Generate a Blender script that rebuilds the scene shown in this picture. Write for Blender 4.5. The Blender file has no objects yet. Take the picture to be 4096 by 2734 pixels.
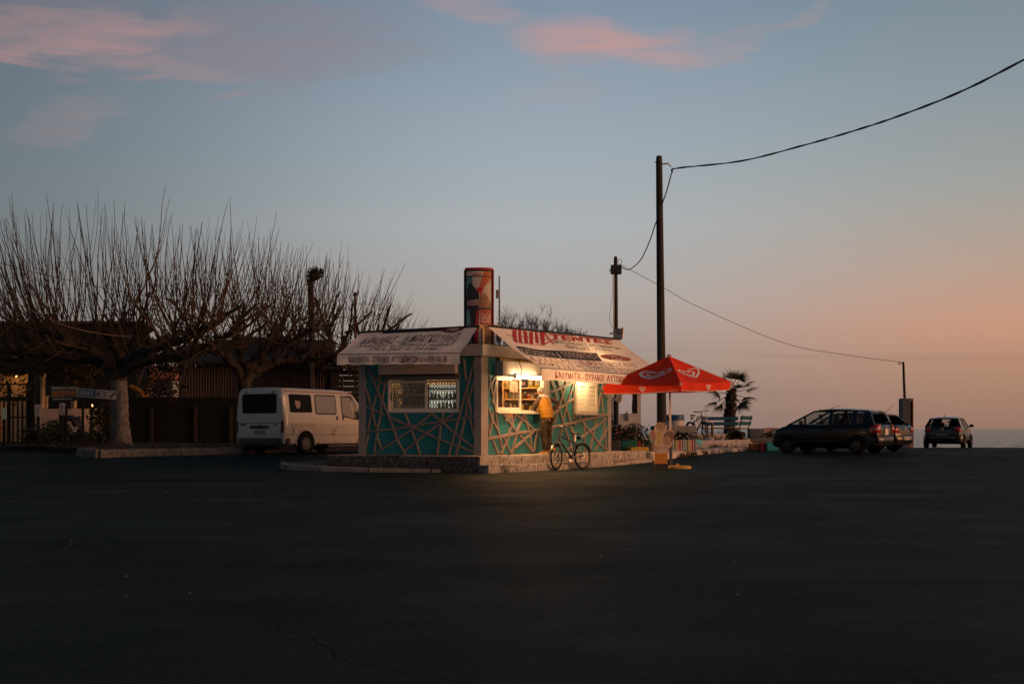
import bpy, math, random
from mathutils import Vector, Matrix, noise as mnoise
scene = bpy.context.scene
R = math.radians
# ------------------------------------------------------------------ camera
F = 4800.0          # focal length in photograph pixels (4096 wide)
CH = 1.04           # lens height above the road
cam_data = bpy.data.cameras.new('camera')
cam = bpy.data.objects.new('camera', cam_data)
scene.collection.objects.link(cam)
cam.location = (0, 0, CH)
cam.rotation_euler = (R(90), 0, 0)
cam_data.sensor_width = 36
cam_data.lens = F / 4096 * 36
cam_data.shift_y = (1714 - 1367) / 4096
cam_data.clip_start = 0.1
cam_data.clip_end = 20000
scene.camera = cam
vs = scene.view_settings
vs.view_transform = 'Standard'
vs.look = 'None'
vs.exposure = 0
vs.gamma = 1
vs.use_curve_mapping = False
scene.render.engine = 'CYCLES'
scene.cycles.use_denoising = True
scene.cycles.max_bounces = 7
scene.cycles.transparent_max_bounces = 16
scene.cycles.sample_clamp_indirect = 4

def lin(c):
    return c / 12.92 if c <= 0.04045 else ((c + 0.055) / 1.055) ** 2.4
def rgb(r, g, b, k=1.0):
    return (lin(r / 255) * k, lin(g / 255) * k, lin(b / 255) * k, 1)

# ------------------------------------------------------------------ sky
SUN_AZ, SUN_EL = 19.0, 4.5      # degrees behind the +X axis, above the horizon
Ls = Vector((math.cos(R(SUN_AZ)) * math.cos(R(SUN_EL)), -math.sin(R(SUN_AZ)) * math.cos(R(SUN_EL)), math.sin(R(SUN_EL))))
world = bpy.data.worlds.new('World')
scene.world = world
world.use_nodes = True
wt = world.node_tree
for n in list(wt.nodes):
    wt.nodes.remove(n)
class NT:
    def __init__(s, t):
        s.t = t
    def n(s, typ, **kw):
        o = s.t.nodes.new(typ)
        for k, v in kw.items():
            setattr(o, k, v)
        return o
    def put(s, sock, v):
        if v is None:
            return
        if hasattr(v, 'is_output'):
            s.t.links.new(v, sock)
        else:
            sock.default_value = v
    def math(s, op, a, b=None, c=None, clamp=False):
        o = s.n('ShaderNodeMath', operation=op)
        o.use_clamp = clamp
        for i, v in enumerate((a, b, c)):
            s.put(o.inputs[i], v)
        return o.outputs[0]
    def mix(s, fac, a, b, mode='MIX'):
        o = s.n('ShaderNodeMix', data_type='RGBA', blend_type=mode)
        s.put(o.inputs[0], fac)
        s.put(o.inputs[6], a)
        s.put(o.inputs[7], b)
        return o.outputs[2]
    def ramp(s, fac, stops, interp='LINEAR'):
        o = s.n('ShaderNodeValToRGB')
        cr = o.color_ramp
        cr.interpolation = interp
        while len(cr.elements) < len(stops):
            cr.elements.new(0.5)
        for e, (p, c) in zip(cr.elements, stops):
            e.position = p
            e.color = c if len(c) == 4 else (*c, 1)
        s.put(o.inputs[0], fac)
        return o.outputs[0]
    def smooth(s, v, a, b):
        o = s.n('ShaderNodeMapRange', interpolation_type='SMOOTHSTEP')
        s.put(o.inputs[0], v)
        o.inputs[1].default_value = a
        o.inputs[2].default_value = b
        return o.outputs[0]
    def noise(s, vec, scale, detail=4, rough=0.55, dist=0.0):
        o = s.n('ShaderNodeTexNoise')
        s.put(o.inputs['Vector'], vec)
        o.inputs['Scale'].default_value = scale
        o.inputs['Detail'].default_value = detail
        o.inputs['Roughness'].default_value = rough
        o.inputs['Distortion'].default_value = dist
        return o.outputs[0]
w = NT(wt)
tc = w.n('ShaderNodeTexCoord')
sep = w.n('ShaderNodeSeparateXYZ')
wt.links.new(tc.outputs['Generated'], sep.inputs[0])
dx, dy, dz = sep.outputs
hor = w.math('SQRT', w.math('ADD', w.math('MULTIPLY', dx, dx), w.math('MULTIPLY', dy, dy)))
el = w.math('ABSOLUTE', w.math('ARCTAN2', dz, hor))            # elevation, radians; the mirrored sky stands below the horizon
elf = w.math('DIVIDE', el, math.pi / 2)
def deg(d):
    return d / 90.0
cool = w.ramp(elf, [(0, rgb(114, 99, 95)), (deg(3), rgb(118, 106, 102)), (deg(6), rgb(114, 111, 111)), (deg(9.5), rgb(107, 115, 121)),
                    (deg(14), rgb(97, 111, 122)), (deg(20), rgb(83, 99, 113)), (deg(32), rgb(54, 73, 90)), (deg(55), rgb(33, 47, 62)), (1, rgb(27, 39, 53))])
mid = w.ramp(elf, [(0, rgb(140, 119, 112)), (deg(3), rgb(155, 140, 132)), (deg(6), rgb(169, 162, 158)), (deg(9.5), rgb(167, 171, 174)),
                   (deg(14), rgb(149, 162, 174)), (deg(20), rgb(121, 139, 157)), (deg(32), rgb(62, 82, 100)), (deg(55), rgb(34, 48, 64)), (1, rgb(26, 38, 52))])
warm = w.ramp(elf, [(0, rgb(148, 115, 100)), (deg(2), rgb(168, 128, 108)), (deg(4.6), rgb(196, 145, 121)), (deg(7.5), rgb(178, 154, 139)),
                    (deg(11), rgb(154, 156, 152)), (deg(15), rgb(132, 147, 155)), (deg(20), rgb(112, 131, 143)), (deg(32), rgb(68, 87, 102)), (deg(55), rgb(37, 50, 65)), (1, rgb(27, 39, 53))])
az = w.math('ARCTAN2', dx, dy)                                    # 0 straight ahead, + to the right
f1 = w.smooth(az, R(-27), R(2))
f2 = w.smooth(az, R(2), R(25))
# behind the camera the left and right sides meet again
back = w.smooth(w.math('ABSOLUTE', az), R(135), R(178))
col = w.mix(f1, cool, mid)
col = w.mix(f2, col, warm)
col = w.mix(back, col, cool)
# glow round the place where the sun has just gone down
dotn = w.n('ShaderNodeVectorMath', operation='DOT_PRODUCT')
wt.links.new(tc.outputs['Generated'], dotn.inputs[0])
dotn.inputs[1].default_value = (math.cos(R(SUN_AZ)), -math.sin(R(SUN_AZ)), 0)
glow = w.math('MULTIPLY', w.smooth(dotn.outputs['Value'], 0.45, 1.0), w.math('SUBTRACT', 1.0, w.smooth(el, R(2), R(26))))
col = w.mix(glow, col, (1.05, 0.47, 0.2, 1))
# thin clouds: direction projected on a plane ahead of the viewer's coast
ys = w.math('MAXIMUM', w.math('ABSOLUTE', dy), 0.15)
cu = w.math('DIVIDE', dx, ys)
cv = w.math('DIVIDE', w.math('ABSOLUTE', dz), ys)
cvec = w.n('ShaderNodeCombineXYZ')
wt.links.new(w.math('MULTIPLY', cu, 1.0), cvec.inputs[0])
wt.links.new(w.math('MULTIPLY', cv, 2.6), cvec.inputs[1])
wt.links.new(dy, cvec.inputs[2])
warp = w.noise(cvec.outputs[0], 3.4, 5, 0.62, 0.9)
fine = w.noise(cvec.outputs[0], 9.0, 6, 0.65, 0.6)
wisp = w.math('ADD', w.math('MULTIPLY', warp, 0.7), w.math('MULTIPLY', fine, 0.3))
svv = w.n('ShaderNodeCombineXYZ')
wt.links.new(w.math('ADD', w.math('MULTIPLY', cu, 1.0), w.math('MULTIPLY', cv, 1.2)), svv.inputs[0])
wt.links.new(w.math('MULTIPLY', cv, 5.5), svv.inputs[1])
wt.links.new(dy, svv.inputs[2])
combed = w.noise(svv.outputs[0], 7.0, 7, 0.62, 0.8)
def cloud(px, py, rx, ry, rot, sharp=0.0):
    u0, v0 = (px - 2048) / F, (1714 - py) / F
    a = R(rot)
    du = w.math('SUBTRACT', w.math('ADD', cu, w.math('MULTIPLY', w.math('SUBTRACT', warp, 0.5), 0.17)), u0)
    dv = w.math('SUBTRACT', w.math('ADD', cv, w.math('MULTIPLY', w.math('SUBTRACT', combed, 0.5), 0.075)), v0)
    p = w.math('ADD', w.math('MULTIPLY', du, math.cos(a)), w.math('MULTIPLY', dv, math.sin(a)))
    q = w.math('ADD', w.math('MULTIPLY', du, -math.sin(a)), w.math('MULTIPLY', dv, math.cos(a)))
    p = w.math('DIVIDE', p, rx / F)
    q = w.math('DIVIDE', q, ry / F)
    d2 = w.math('ADD', w.math('MULTIPLY', p, p), w.math('MULTIPLY', q, q))
    return w.math('SUBTRACT', 1.0, w.smooth(d2, sharp, 1.0))
ahead = w.smooth(dy, 0.1, 0.4)
def total(items):
    acc = None
    for args, k in items:
        c = w.math('MULTIPLY', cloud(*args), k)
        acc = c if acc is None else w.math('MAXIMUM', acc, c)
    return acc
pink = total([((210, 125, 700, 130, 3), 0.50), ((560, 275, 460, 70, -6), 0.34), ((180, 470, 360, 100, 12), 0.22),
              ((2440, 185, 440, 150, -4), 0.85), ((2980, 150, 480, 48, 24), 0.30), ((2330, 250, 280, 90, 10), 0.6), ((1950, 20, 330, 70, -12), 0.3), ((2200, 375, 350, 40, 3), 0.15)])
mauve = total([((900, 150, 1000, 240, 2), 0.62), ((60, 60, 800, 240, 0), 0.4)])
tex = w.smooth(w.math('ADD', w.math('MULTIPLY', wisp, 0.5), w.math('MULTIPLY', combed, 0.5)), 0.33, 0.66)
tex2 = w.math('ADD', w.math('MULTIPLY', tex, 0.65), 0.35)
everywhere = w.math('MULTIPLY', w.smooth(w.noise(cvec.outputs[0], 1.3, 5, 0.6, 0.5), 0.52, 0.8), 0.16)
col = w.mix(w.math('MULTIPLY', w.math('MULTIPLY', mauve, tex2), ahead), col, rgb(140, 122, 130))
col = w.mix(everywhere, col, rgb(165, 136, 134))
texp = w.math('ADD', w.math('MULTIPLY', tex, 0.72), 0.22)
col = w.mix(w.math('MULTIPLY', w.math('MULTIPLY', pink, texp), ahead), col, rgb(200, 146, 137))
# low bank of faint streaks above the sea
sv = w.n('ShaderNodeCombineXYZ')
wt.links.new(w.math('MULTIPLY', cu, 1.2), sv.inputs[0])
wt.links.new(w.math('MULTIPLY', cv, 60.0), sv.inputs[1])
streak = w.math('MULTIPLY', w.smooth(w.noise(sv.outputs[0], 1.6, 3, 0.5), 0.45, 0.7), w.math('MULTIPLY', w.smooth(el, R(0.3), R(1.5)), w.math('SUBTRACT', 1.0, w.smooth(el, R(3), R(5)))))
col = w.mix(w.math('MULTIPLY', streak, 0.16), col, rgb(120, 98, 96))
nishita = w.n('ShaderNodeTexSky', sky_type='NISHITA')
nishita.sun_disc = False
nishita.sun_elevation = R(2.0)
nishita.sun_rotation = R(90 + SUN_AZ)
bg1 = w.n('ShaderNodeBackground')
wt.links.new(col, bg1.inputs[0])
bg1.inputs[1].default_value = 1.04
bg2 = w.n('ShaderNodeBackground')
wt.links.new(nishita.outputs[0], bg2.inputs[0])
bg2.inputs[1].default_value = 0.01
add = w.n('ShaderNodeAddShader')
wt.links.new(bg1.outputs[0], add.inputs[0])
wt.links.new(bg2.outputs[0], add.inputs[1])
wo = w.n('ShaderNodeOutputWorld')
wt.links.new(add.outputs[0], wo.inputs[0])
# ------------------------------------------------------------------ sun (the last glow, low over the sea to the right)
sd = bpy.data.lights.new('sun', 'SUN')
sun = bpy.data.objects.new('sun', sd)
scene.collection.objects.link(sun)
sd.energy = 3.3
sd.angle = R(48)
sd.color = (1.0, 0.44, 0.20)
sun.rotation_euler = Ls.to_track_quat('Z', 'Y').to_euler()
sun.location = (40, -20, 12)

# ------------------------------------------------------------------ materials
MATS = {}
def mat(name, col, rough=0.7, metal=0.0, spec=0.4, var=0.0, scale=4.0, col2=None, lo=0.45, hi=0.6, bump=0.0, bscale=30.0, trans=0.0, emit=None, estr=0.0, coat=0.0, stretch=(1, 1, 1), ior=None):
    if name in MATS:
        return MATS[name]
    m = bpy.data.materials.new(name)
    m.use_nodes = True
    t = NT(m.node_tree)
    bs = m.node_tree.nodes['Principled BSDF']
    out = m.node_tree.nodes['Material Output']
    c = (*col[:3], 1)
    bs.inputs['Roughness'].default_value = rough
    bs.inputs['Metallic'].default_value = metal
    bs.inputs['Specular IOR Level'].default_value = spec
    if ior:
        bs.inputs['IOR'].default_value = ior
    if coat:
        bs.inputs['Coat Weight'].default_value = coat
        bs.inputs['Coat Roughness'].default_value = 0.06
    cs = None
    if var or col2 or bump:
        tcn = t.n('ShaderNodeTexCoord')
        mp = t.n('ShaderNodeMapping')
        mp.inputs['Scale'].default_value = stretch
        m.node_tree.links.new(tcn.outputs['Object'], mp.inputs[0])
        vec = mp.outputs[0]
    cs = c
    if var:
        nz = t.noise(vec, scale, 6, 0.6)
        a = tuple(max(0, x * (1 - var)) for x in col[:3]) + (1,)
        b = tuple(x * (1 + var) for x in col[:3]) + (1,)
        cs = t.ramp(nz, [(0.3, a), (0.7, b)])
    if col2:
        nz2 = t.noise(vec, scale * 1.7, 8, 0.66, 0.4)
        cs = t.mix(t.smooth(nz2, lo, hi), cs, (*col2[:3], 1))
    t.put(bs.inputs['Base Color'], cs)
    if bump:
        bn = t.n('ShaderNodeBump')
        bn.inputs['Strength'].default_value = bump
        bn.inputs['Distance'].default_value = 0.02
        m.node_tree.links.new(t.noise(vec, bscale, 5, 0.6), bn.inputs['Height'])
        m.node_tree.links.new(bn.outputs[0], bs.inputs['Normal'])
    if emit:
        bs.inputs['Emission Color'].default_value = (*emit[:3], 1)
        bs.inputs['Emission Strength'].default_value = estr
    if trans:
        tl = t.n('ShaderNodeBsdfTranslucent')
        t.put(tl.inputs[0], cs)
        mx = t.n('ShaderNodeMixShader')
        mx.inputs[0].default_value = trans
        m.node_tree.links.new(bs.outputs[0], mx.inputs[1])
        m.node_tree.links.new(tl.outputs[0], mx.inputs[2])
        m.node_tree.links.new(mx.outputs[0], out.inputs[0])
    MATS[name] = m
    return m
def glass(name, tint, gloss=0.12, rough=0.03):
    if name in MATS:
        return MATS[name]
    m = bpy.data.materials.new(name)
    m.use_nodes = True
    t = NT(m.node_tree)
    nt = m.node_tree
    nt.nodes.remove(nt.nodes['Principled BSDF'])
    out = nt.nodes['Material Output']
    tr = t.n('ShaderNodeBsdfTransparent')
    tr.inputs[0].default_value = (*tint[:3], 1)
    gl = t.n('ShaderNodeBsdfGlossy')
    gl.inputs['Roughness'].default_value = rough
    fr = t.n('ShaderNodeFresnel')
    fr.inputs[0].default_value = 1.5
    mx = t.n('ShaderNodeMixShader')
    gm = t.n('ShaderNodeNewGeometry')
    nt.links.new(t.math('MULTIPLY', t.math('ADD', t.math('MULTIPLY', fr.outputs[0], 0.8), gloss, clamp=True), t.math('SUBTRACT', 1.0, gm.outputs['Backfacing'])), mx.inputs[0])
    nt.links.new(tr.outputs[0], mx.inputs[1])
    nt.links.new(gl.outputs[0], mx.inputs[2])
    nt.links.new(mx.outputs[0], out.inputs[0])
    MATS[name] = m
    return m

# ------------------------------------------------------------------ mesh helpers
def W(px, py, D):
    """world point of a photograph pixel at depth D"""
    return Vector(((px - 2048) / F * D, D, CH - (py - 1714) / F * D))
def link(o):
    scene.collection.objects.link(o)
    return o
ROOTM = {}
def thing(name, label, cat, loc=(0, 0, 0), rz=0.0, group=None, rx=0.0, ry=0.0, scale=1.0):
    o = bpy.data.objects.new(name, None)
    o.empty_display_size = 0.2
    link(o)
    o.location = loc
    o.rotation_euler = (rx, ry, rz)
    o.scale = (scale, scale, scale)
    ROOTM[o.name] = Matrix.LocRotScale(Vector(loc), o.rotation_euler.copy(), Vector((scale,) * 3))
    tag(o, label, cat, group)
    return o
def tag(o, label=None, cat=None, group=None, kind=None):
    if label: o['label'] = label
    if cat: o['category'] = cat
    if group: o['group'] = group
    if kind: o['kind'] = kind
    return o
class MB:
    def __init__(s):
        s.v, s.f, s.mi, s.cur = [], [], [], 0
    def add(s, vs, fs):
        b = len(s.v)
        s.v += [Vector(p) for p in vs]
        for f in fs:
            s.f.append(tuple(b + i for i in f))
            s.mi.append(s.cur)
        return s
    def quad(s, a, b, c, d):
        return s.add([a, b, c, d], [(0, 1, 2, 3)])
    def hexa(s, p):
        """8 points: bottom ring 0-3, top ring 4-7"""
        return s.add(p, [(3, 2, 1, 0), (4, 5, 6, 7), (0, 1, 5, 4), (1, 2, 6, 5), (2, 3, 7, 6), (3, 0, 4, 7)])
    def box(s, c, size, M=None, bev=0.0):
        x, y, z = (k / 2 for k in size)
        c = Vector(c)
        if bev:
            b = min(bev, x * .9, y * .9, z * .9)
            pts = []
            # rounded box: three nested rings of an octagonal section along z
            rings = [(-z, b), (-z + b, 0), (z - b, 0), (z, b)]
            for zz, ins in rings:
                X, Y = x - ins, y - ins
                q = max(b - ins * 0.0, 0.001)
                pts += [(-X + q, -Y, zz), (X - q, -Y, zz), (X, -Y + q, zz), (X, Y - q, zz), (X - q, Y, zz), (-X + q, Y, zz), (-X, Y - q, zz), (-X, -Y + q, zz)]
            fs = [tuple(range(7, -1, -1)), tuple(range(24, 32))]
            for k in range(3):
                for i in range(8):
                    j = (i + 1) % 8
                    fs.append((k * 8 + i, k * 8 + j, k * 8 + 8 + j, k * 8 + 8 + i))
        else:
            pts = [(-x, -y, -z), (x, -y, -z), (x, y, -z), (-x, y, -z), (-x, -y, z), (x, -y, z), (x, y, z), (-x, y, z)]
            fs = [(3, 2, 1, 0), (4, 5, 6, 7), (0, 1, 5, 4), (1, 2, 6, 5), (2, 3, 7, 6), (3, 0, 4, 7)]
        pts = [Vector(p) for p in pts]
        if M is not None:
            pts = [M @ p for p in pts]
        return s.add([p + c for p in pts], fs)
    def prism(s, poly, ext):
        """polygon (list of points) extruded by the vector ext"""
        n = len(poly)
        ext = Vector(ext)
        a = [Vector(p) for p in poly]
        fs = [tuple(range(n - 1, -1, -1)), tuple(range(n, 2 * n))]
        for i in range(n):
            j = (i + 1) % n
            fs.append((i, j, n + j, n + i))
        return s.add(a + [p + ext for p in a], fs)
    def tube(s, pts, rad, n=6, caps=True, flat=1.0):
        pts = [Vector(p) for p in pts]
        m = len(pts)
        if not hasattr(rad, '__len__'):
            rad = [rad] * m
        vs, fs = [], []
        up = None
        for i in range(m):
            if i == 0: d = pts[1] - pts[0]
            elif i == m - 1: d = pts[-1] - pts[-2]
            else: d = pts[i + 1] - pts[i - 1]
            if d.length < 1e-9: d = Vector((0, 0, 1))
            d.normalize()
            if up is None:
                up = Vector((0, 0, 1)) if abs(d.z) < 0.9 else Vector((1, 0, 0))
            a = d.cross(up)
            if a.length < 1e-6: a = d.orthogonal()
            a.normalize()
            b = a.cross(d).normalized()
            up = b
            for k in range(n):
                t = 2 * math.pi * k / n
                vs.append(pts[i] + (a * math.cos(t) + b * math.sin(t) * flat) * rad[i])
        for i in range(m - 1):
            for k in range(n):
                j = (k + 1) % n
                fs.append((i * n + k, i * n + j, i * n + n + j, i * n + n + k))
        if caps:
            fs.append(tuple(range(n - 1, -1, -1)))
            fs.append(tuple(range((m - 1) * n, m * n)))
        return s.add(vs, fs)
    def lathe(s, prof, n=16, M=None, closed=False):
        """profile of (r, z) turned about z"""
        vs, fs = [], []
        for r, z in prof:
            for k in range(n):
                t = 2 * math.pi * k / n
                p = Vector((r * math.cos(t), r * math.sin(t), z))
                vs.append(M @ p if M is not None else p)
        m = len(prof)
        for i in range(m - 1 + (1 if closed else 0)):
            i2 = (i + 1) % m
            for k in range(n):
                j = (k + 1) % n
                fs.append((i * n + k, i * n + j, i2 * n + j, i2 * n + k))
        if not closed:
            if prof[0][0] > 1e-4: fs.append(tuple(range(n - 1, -1, -1)))
            if prof[-1][0] > 1e-4: fs.append(tuple(range((m - 1) * n, m * n)))
        return s.add(vs, fs)
    def grid(s, fn, nu, nv):
        vs = [fn(i / nu, j / nv) for j in range(nv + 1) for i in range(nu + 1)]
        fs = [(j * (nu + 1) + i, j * (nu + 1) + i + 1, (j + 1) * (nu + 1) + i + 1, (j + 1) * (nu + 1) + i) for j in range(nv) for i in range(nu)]
        return s.add(vs, fs)
    def rings(s, rings, closed=True, caps=True):
        n = len(rings[0])
        vs = [p for r in rings for p in r]
        fs = []
        for i in range(len(rings) - 1):
            for k in range(n if closed else n - 1):
                j = (k + 1) % n
                fs.append((i * n + k, i * n + j, i * n + n + j, i * n + n + k))
        if caps:
            fs.append(tuple(range(n - 1, -1, -1)))
            fs.append(tuple(range((len(rings) - 1) * n, len(rings) * n)))
        return s.add(vs, fs)
    def xform(s, M, start=0):
        for i in range(start, len(s.v)):
            s.v[i] = M @ s.v[i]
        return s
    def mesh(s, name, mats, smooth=False):
        me = bpy.data.meshes.new(name)
        me.from_pydata([tuple(p) for p in s.v], [], s.f)
        for m in (mats if isinstance(mats, (list, tuple)) else [mats]):
            me.materials.append(m)
        me.polygons.foreach_set('material_index', s.mi)
        if smooth:
            me.polygons.foreach_set('use_smooth', [True] * len(s.f))
            try:
                me.set_sharp_from_angle(angle=R(smooth if smooth is not True else 40))
            except Exception:
                pass
        me.update()
        return me
    def build(s, name, mats, parent=None, smooth=False, local=False, **tags):
        o = bpy.data.objects.new(name, s.mesh(name, mats, smooth))
        link(o)
        if parent is not None:
            o.parent = parent
            if not local and parent.name in ROOTM:
                o.matrix_parent_inverse = ROOTM[parent.name].inverted()
        tag(o, **tags)
        return o
def put(name, me, parent, M=None):
    """another object on shared mesh data"""
    o = bpy.data.objects.new(name, me)
    link(o)
    o.parent = parent
    if M is not None:
        o.matrix_basis = M
    return o
def copy_tree(o, parent=None):
    kids = [c for c in scene.objects if c.parent == o] if False else list(o.children)
    c = o.copy()
    link(c)
    if parent is not None:
        c.parent = parent
        c.matrix_parent_inverse = o.matrix_parent_inverse.copy()
    for k in kids:
        copy_tree(k, c)
    return c
_tc = {}
def text2d(s, bold=0.0, shear=0.0, spacing=1.0):
    """outline of a word as triangles in the unit box, plus its width / height"""
    key = (s, bold, shear, spacing)
    if key in _tc:
        return _tc[key]
    cu = bpy.data.curves.new('txt', 'FONT')
    cu.body = s
    cu.size = 1
    cu.offset = bold
    cu.shear = shear
    cu.space_character = spacing
    cu.resolution_u = 3
    cu.fill_mode = 'FRONT'
    o = bpy.data.objects.new('txt', cu)
    link(o)
    dg = bpy.context.evaluated_depsgraph_get()
    me = o.evaluated_get(dg).to_mesh()
    vs = [(v.co.x, v.co.y) for v in me.vertices]
    fs = [tuple(p.vertices) for p in me.polygons]
    o.evaluated_get(dg).to_mesh_clear()
    bpy.data.objects.remove(o)
    bpy.data.curves.remove(cu)
    if not vs:
        vs, fs = [(0, 0), (1, 0), (1, 1)], [(0, 1, 2)]
    x0, x1 = min(v[0] for v in vs), max(v[0] for v in vs)
    y0, y1 = min(v[1] for v in vs), max(v[1] for v in vs)
    r = ([((x - x0) / (x1 - x0), (y - y0) / (y1 - y0)) for x, y in vs], fs, (x1 - x0) / max(1e-6, y1 - y0))
    _tc[key] = r
    return r
def lettering(mb, s, fn, bold=0.0, shear=0.0, spacing=1.0):
    vs, fs, asp = text2d(s, bold, shear, spacing)
    mb.add([fn(u, v) for u, v in vs], fs)
def stroke(mb, pts, width, fn):
    """flat ribbon along a 2-D path, mapped by fn(u, v)"""
    n = len(pts)
    L, Rr = [], []
    for i in range(n):
        a = Vector(pts[max(0, i - 1)]); b = Vector(pts[min(n - 1, i + 1)])
        d = (b - a)
        d = d.normalized() if d.length > 1e-9 else Vector((1, 0))
        nn = Vector((-d.y, d.x)) * (width[i] if hasattr(width, '__len__') else width) / 2
        p = Vector(pts[i])
        L.append(fn(*(p + nn))); Rr.append(fn(*(p - nn)))
    mb.add(L + Rr, [(i, i + 1, n + i + 1, n + i) for i in range(n - 1)])
def sstep(a, b, x):
    t = min(1, max(0, (x - a) / (b - a)))
    return t * t * (3 - 2 * t)
def gz(x, y):
    """height of the road"""
    z = (0.2 + 0.08 * sstep(5, -3, x)) * sstep(30, 37, y - 0.3 * x)
    z += 0.012 * mnoise.noise(Vector((x * 0.13, y * 0.13, 0)))
    k = sstep(5, 9, x)
    z -= 0.07 * k * sstep(52, 58, y)
    if y > 58.0:
        z -= k * min(2.2, (y - 58.0) * 0.4)
    return z
# ------------------------------------------------------------------ road, sea, pavements
def asphalt_mat():
    m = bpy.data.materials.new('asphalt')
    m.use_nodes = True
    t = NT(m.node_tree)
    L = m.node_tree.links
    bs = m.node_tree.nodes['Principled BSDF']
    vec = t.n('ShaderNodeTexCoord').outputs['Object']
    grain = t.math('ADD', t.math('MULTIPLY', t.noise(vec, 14, 6, 0.75), 0.6), t.math('MULTIPLY', t.noise(vec, 60, 3, 0.7), 0.4))
    patch = t.noise(vec, 0.35, 6, 0.6, 0.6)
    mp = t.n('ShaderNodeMapping')
    mp.inputs['Scale'].default_value = (0.25, 1.2, 1)
    mp.inputs['Rotation'].default_value = (0, 0, 0.35)
    L.new(vec, mp.inputs[0])
    tracks = t.noise(mp.outputs[0], 0.9, 5, 0.6, 0.5)
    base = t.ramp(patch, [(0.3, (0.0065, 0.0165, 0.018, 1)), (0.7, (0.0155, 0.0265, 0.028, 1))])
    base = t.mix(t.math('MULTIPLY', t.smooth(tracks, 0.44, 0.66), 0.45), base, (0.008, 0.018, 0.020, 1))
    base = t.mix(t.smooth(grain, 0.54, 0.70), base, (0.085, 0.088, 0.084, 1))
    vor = t.n('ShaderNodeTexVoronoi', feature='DISTANCE_TO_EDGE')
    L.new(vec, vor.inputs['Vector'])
    vor.inputs['Scale'].default_value = 0.16
    wob = t.n('ShaderNodeVectorMath', operation='ADD')
    L.new(vec, wob.inputs[0])
    nz = t.n('ShaderNodeTexNoise')
    L.new(vec, nz.inputs['Vector'])
    nz.inputs['Scale'].default_value = 1.1
    nz.inputs['Detail'].default_value = 4
    L.new(nz.outputs['Color'], wob.inputs[1])
    L.new(wob.outputs[0], vor.inputs['Vector'])
    crack = t.math('MULTIPLY', t.math('SUBTRACT', 1.0, t.smooth(vor.outputs['Distance'], 0.0008, 0.0028)), t.smooth(patch, 0.45, 0.6))
    base = t.mix(t.math('MULTIPLY', crack, 0.75), base, (0.008, 0.009, 0.01, 1))
    L.new(base, bs.inputs['Base Color'])
    polish = t.smooth(t.math('ADD', t.math('MULTIPLY', t.noise(vec, 0.5, 9, 0.72), 0.7), t.math('MULTIPLY', tracks, 0.3)), 0.28, 0.76)
    L.new(t.math('SUBTRACT', 0.80, t.math('MULTIPLY', polish, 0.16)), bs.inputs['Roughness'])
    L.new(t.math('ADD', 0.022, t.math('MULTIPLY', polish, 0.055)), bs.inputs['Specular IOR Level'])
    bn = t.n('ShaderNodeBump')
    bn.inputs['Strength'].default_value = 0.75
    bn.inputs['Distance'].default_value = 0.012
    L.new(t.math('SUBTRACT', t.noise(vec, 55, 3, 0.6), t.math('MULTIPLY', crack, 0.8)), bn.inputs['Height'])
    L.new(bn.outputs[0], bs.inputs['Normal'])
    return m
mb = MB()
xs = [-130, -100, -80, -60, -50, -42] + [-36 + i for i in range(0, 73)] + [38, 42, 48, 56, 66, 80, 100, 130]
ys = [-60, -30, -12, -6] + [i * 1.0 for i in range(-3, 28)] + [27.5 + 0.5 * i for i in range(0, 75)] + [66, 70, 80, 95, 115, 140]
vs_, fs_ = [], []
for y in ys:
    for x in xs:
        vs_.append((x, y, gz(x, y)))
nx = len(xs)
for j in range(len(ys) - 1):
    for i in range(nx - 1):
        fs_.append((j * nx + i, j * nx + i + 1, (j + 1) * nx + i + 1, (j + 1) * nx + i))
mb.add(vs_, fs_)
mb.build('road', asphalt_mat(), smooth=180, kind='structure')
def road_patch(pts, m, label_z=.004):
    mb = MB()
    P = []
    for i in range(len(pts)):
        a, b = Vector(pts[i]), Vector(pts[(i + 1) % len(pts)])
        for k in range(8):
            q = a.lerp(b, k / 8)
            q += Vector((mnoise.noise(Vector((q.x * 1.7, q.y * 1.7, 4))), mnoise.noise(Vector((q.x * 1.7, q.y * 1.7, 8))))) * .07
            P.append(Vector((q.x, q.y, gz(q.x, q.y) + label_z)))
    c = sum(P, Vector()) / len(P); c.z = gz(c.x, c.y) + label_z
    mb.add(P + [c], [(i, (i + 1) % len(P), len(P)) for i in range(len(P))])
    mb.build('road_patch', m, kind='structure')
M_tar = mat('fresh_tar', (0.007, 0.015, 0.016), .75, var=.3, scale=9, bump=.4, bscale=60, spec=.04)
M_oldtar = mat('worn_tar', (0.028, 0.046, 0.048), .8, var=.35, scale=14, bump=.5, bscale=50, spec=.05)
road_patch([(-9.5, 23.2), (-5.2, 23.5), (-5.0, 25.0), (-9.8, 24.7)], M_tar)
road_patch([(1.5, 19.4), (6.8, 20.0), (6.6, 21.6), (1.2, 21.0)], M_tar)
dg_ = thing('drain_cover', 'flat dark rectangular drain cover set in the road at the left', 'drain cover', tuple(W(425, 1968, 19.6)))
dp = W(425, 1968, 19.6)
mb = MB(); mb.box((dp.x, dp.y, gz(dp.x, dp.y) + .006), (.42, .8, .012)); mb.build('plate', mat('cast_iron', (0.006, 0.0065, 0.007), .6), dg_)
for k in range(6):
    mb = MB(); mb.box((dp.x, dp.y - .32 + k * .128, gz(dp.x, dp.y) + .0145), (.34, .05, .005)); mb.build('bar', MATS['cast_iron'], dg_)
rnd = random.Random(60)
mb = MB()
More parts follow.
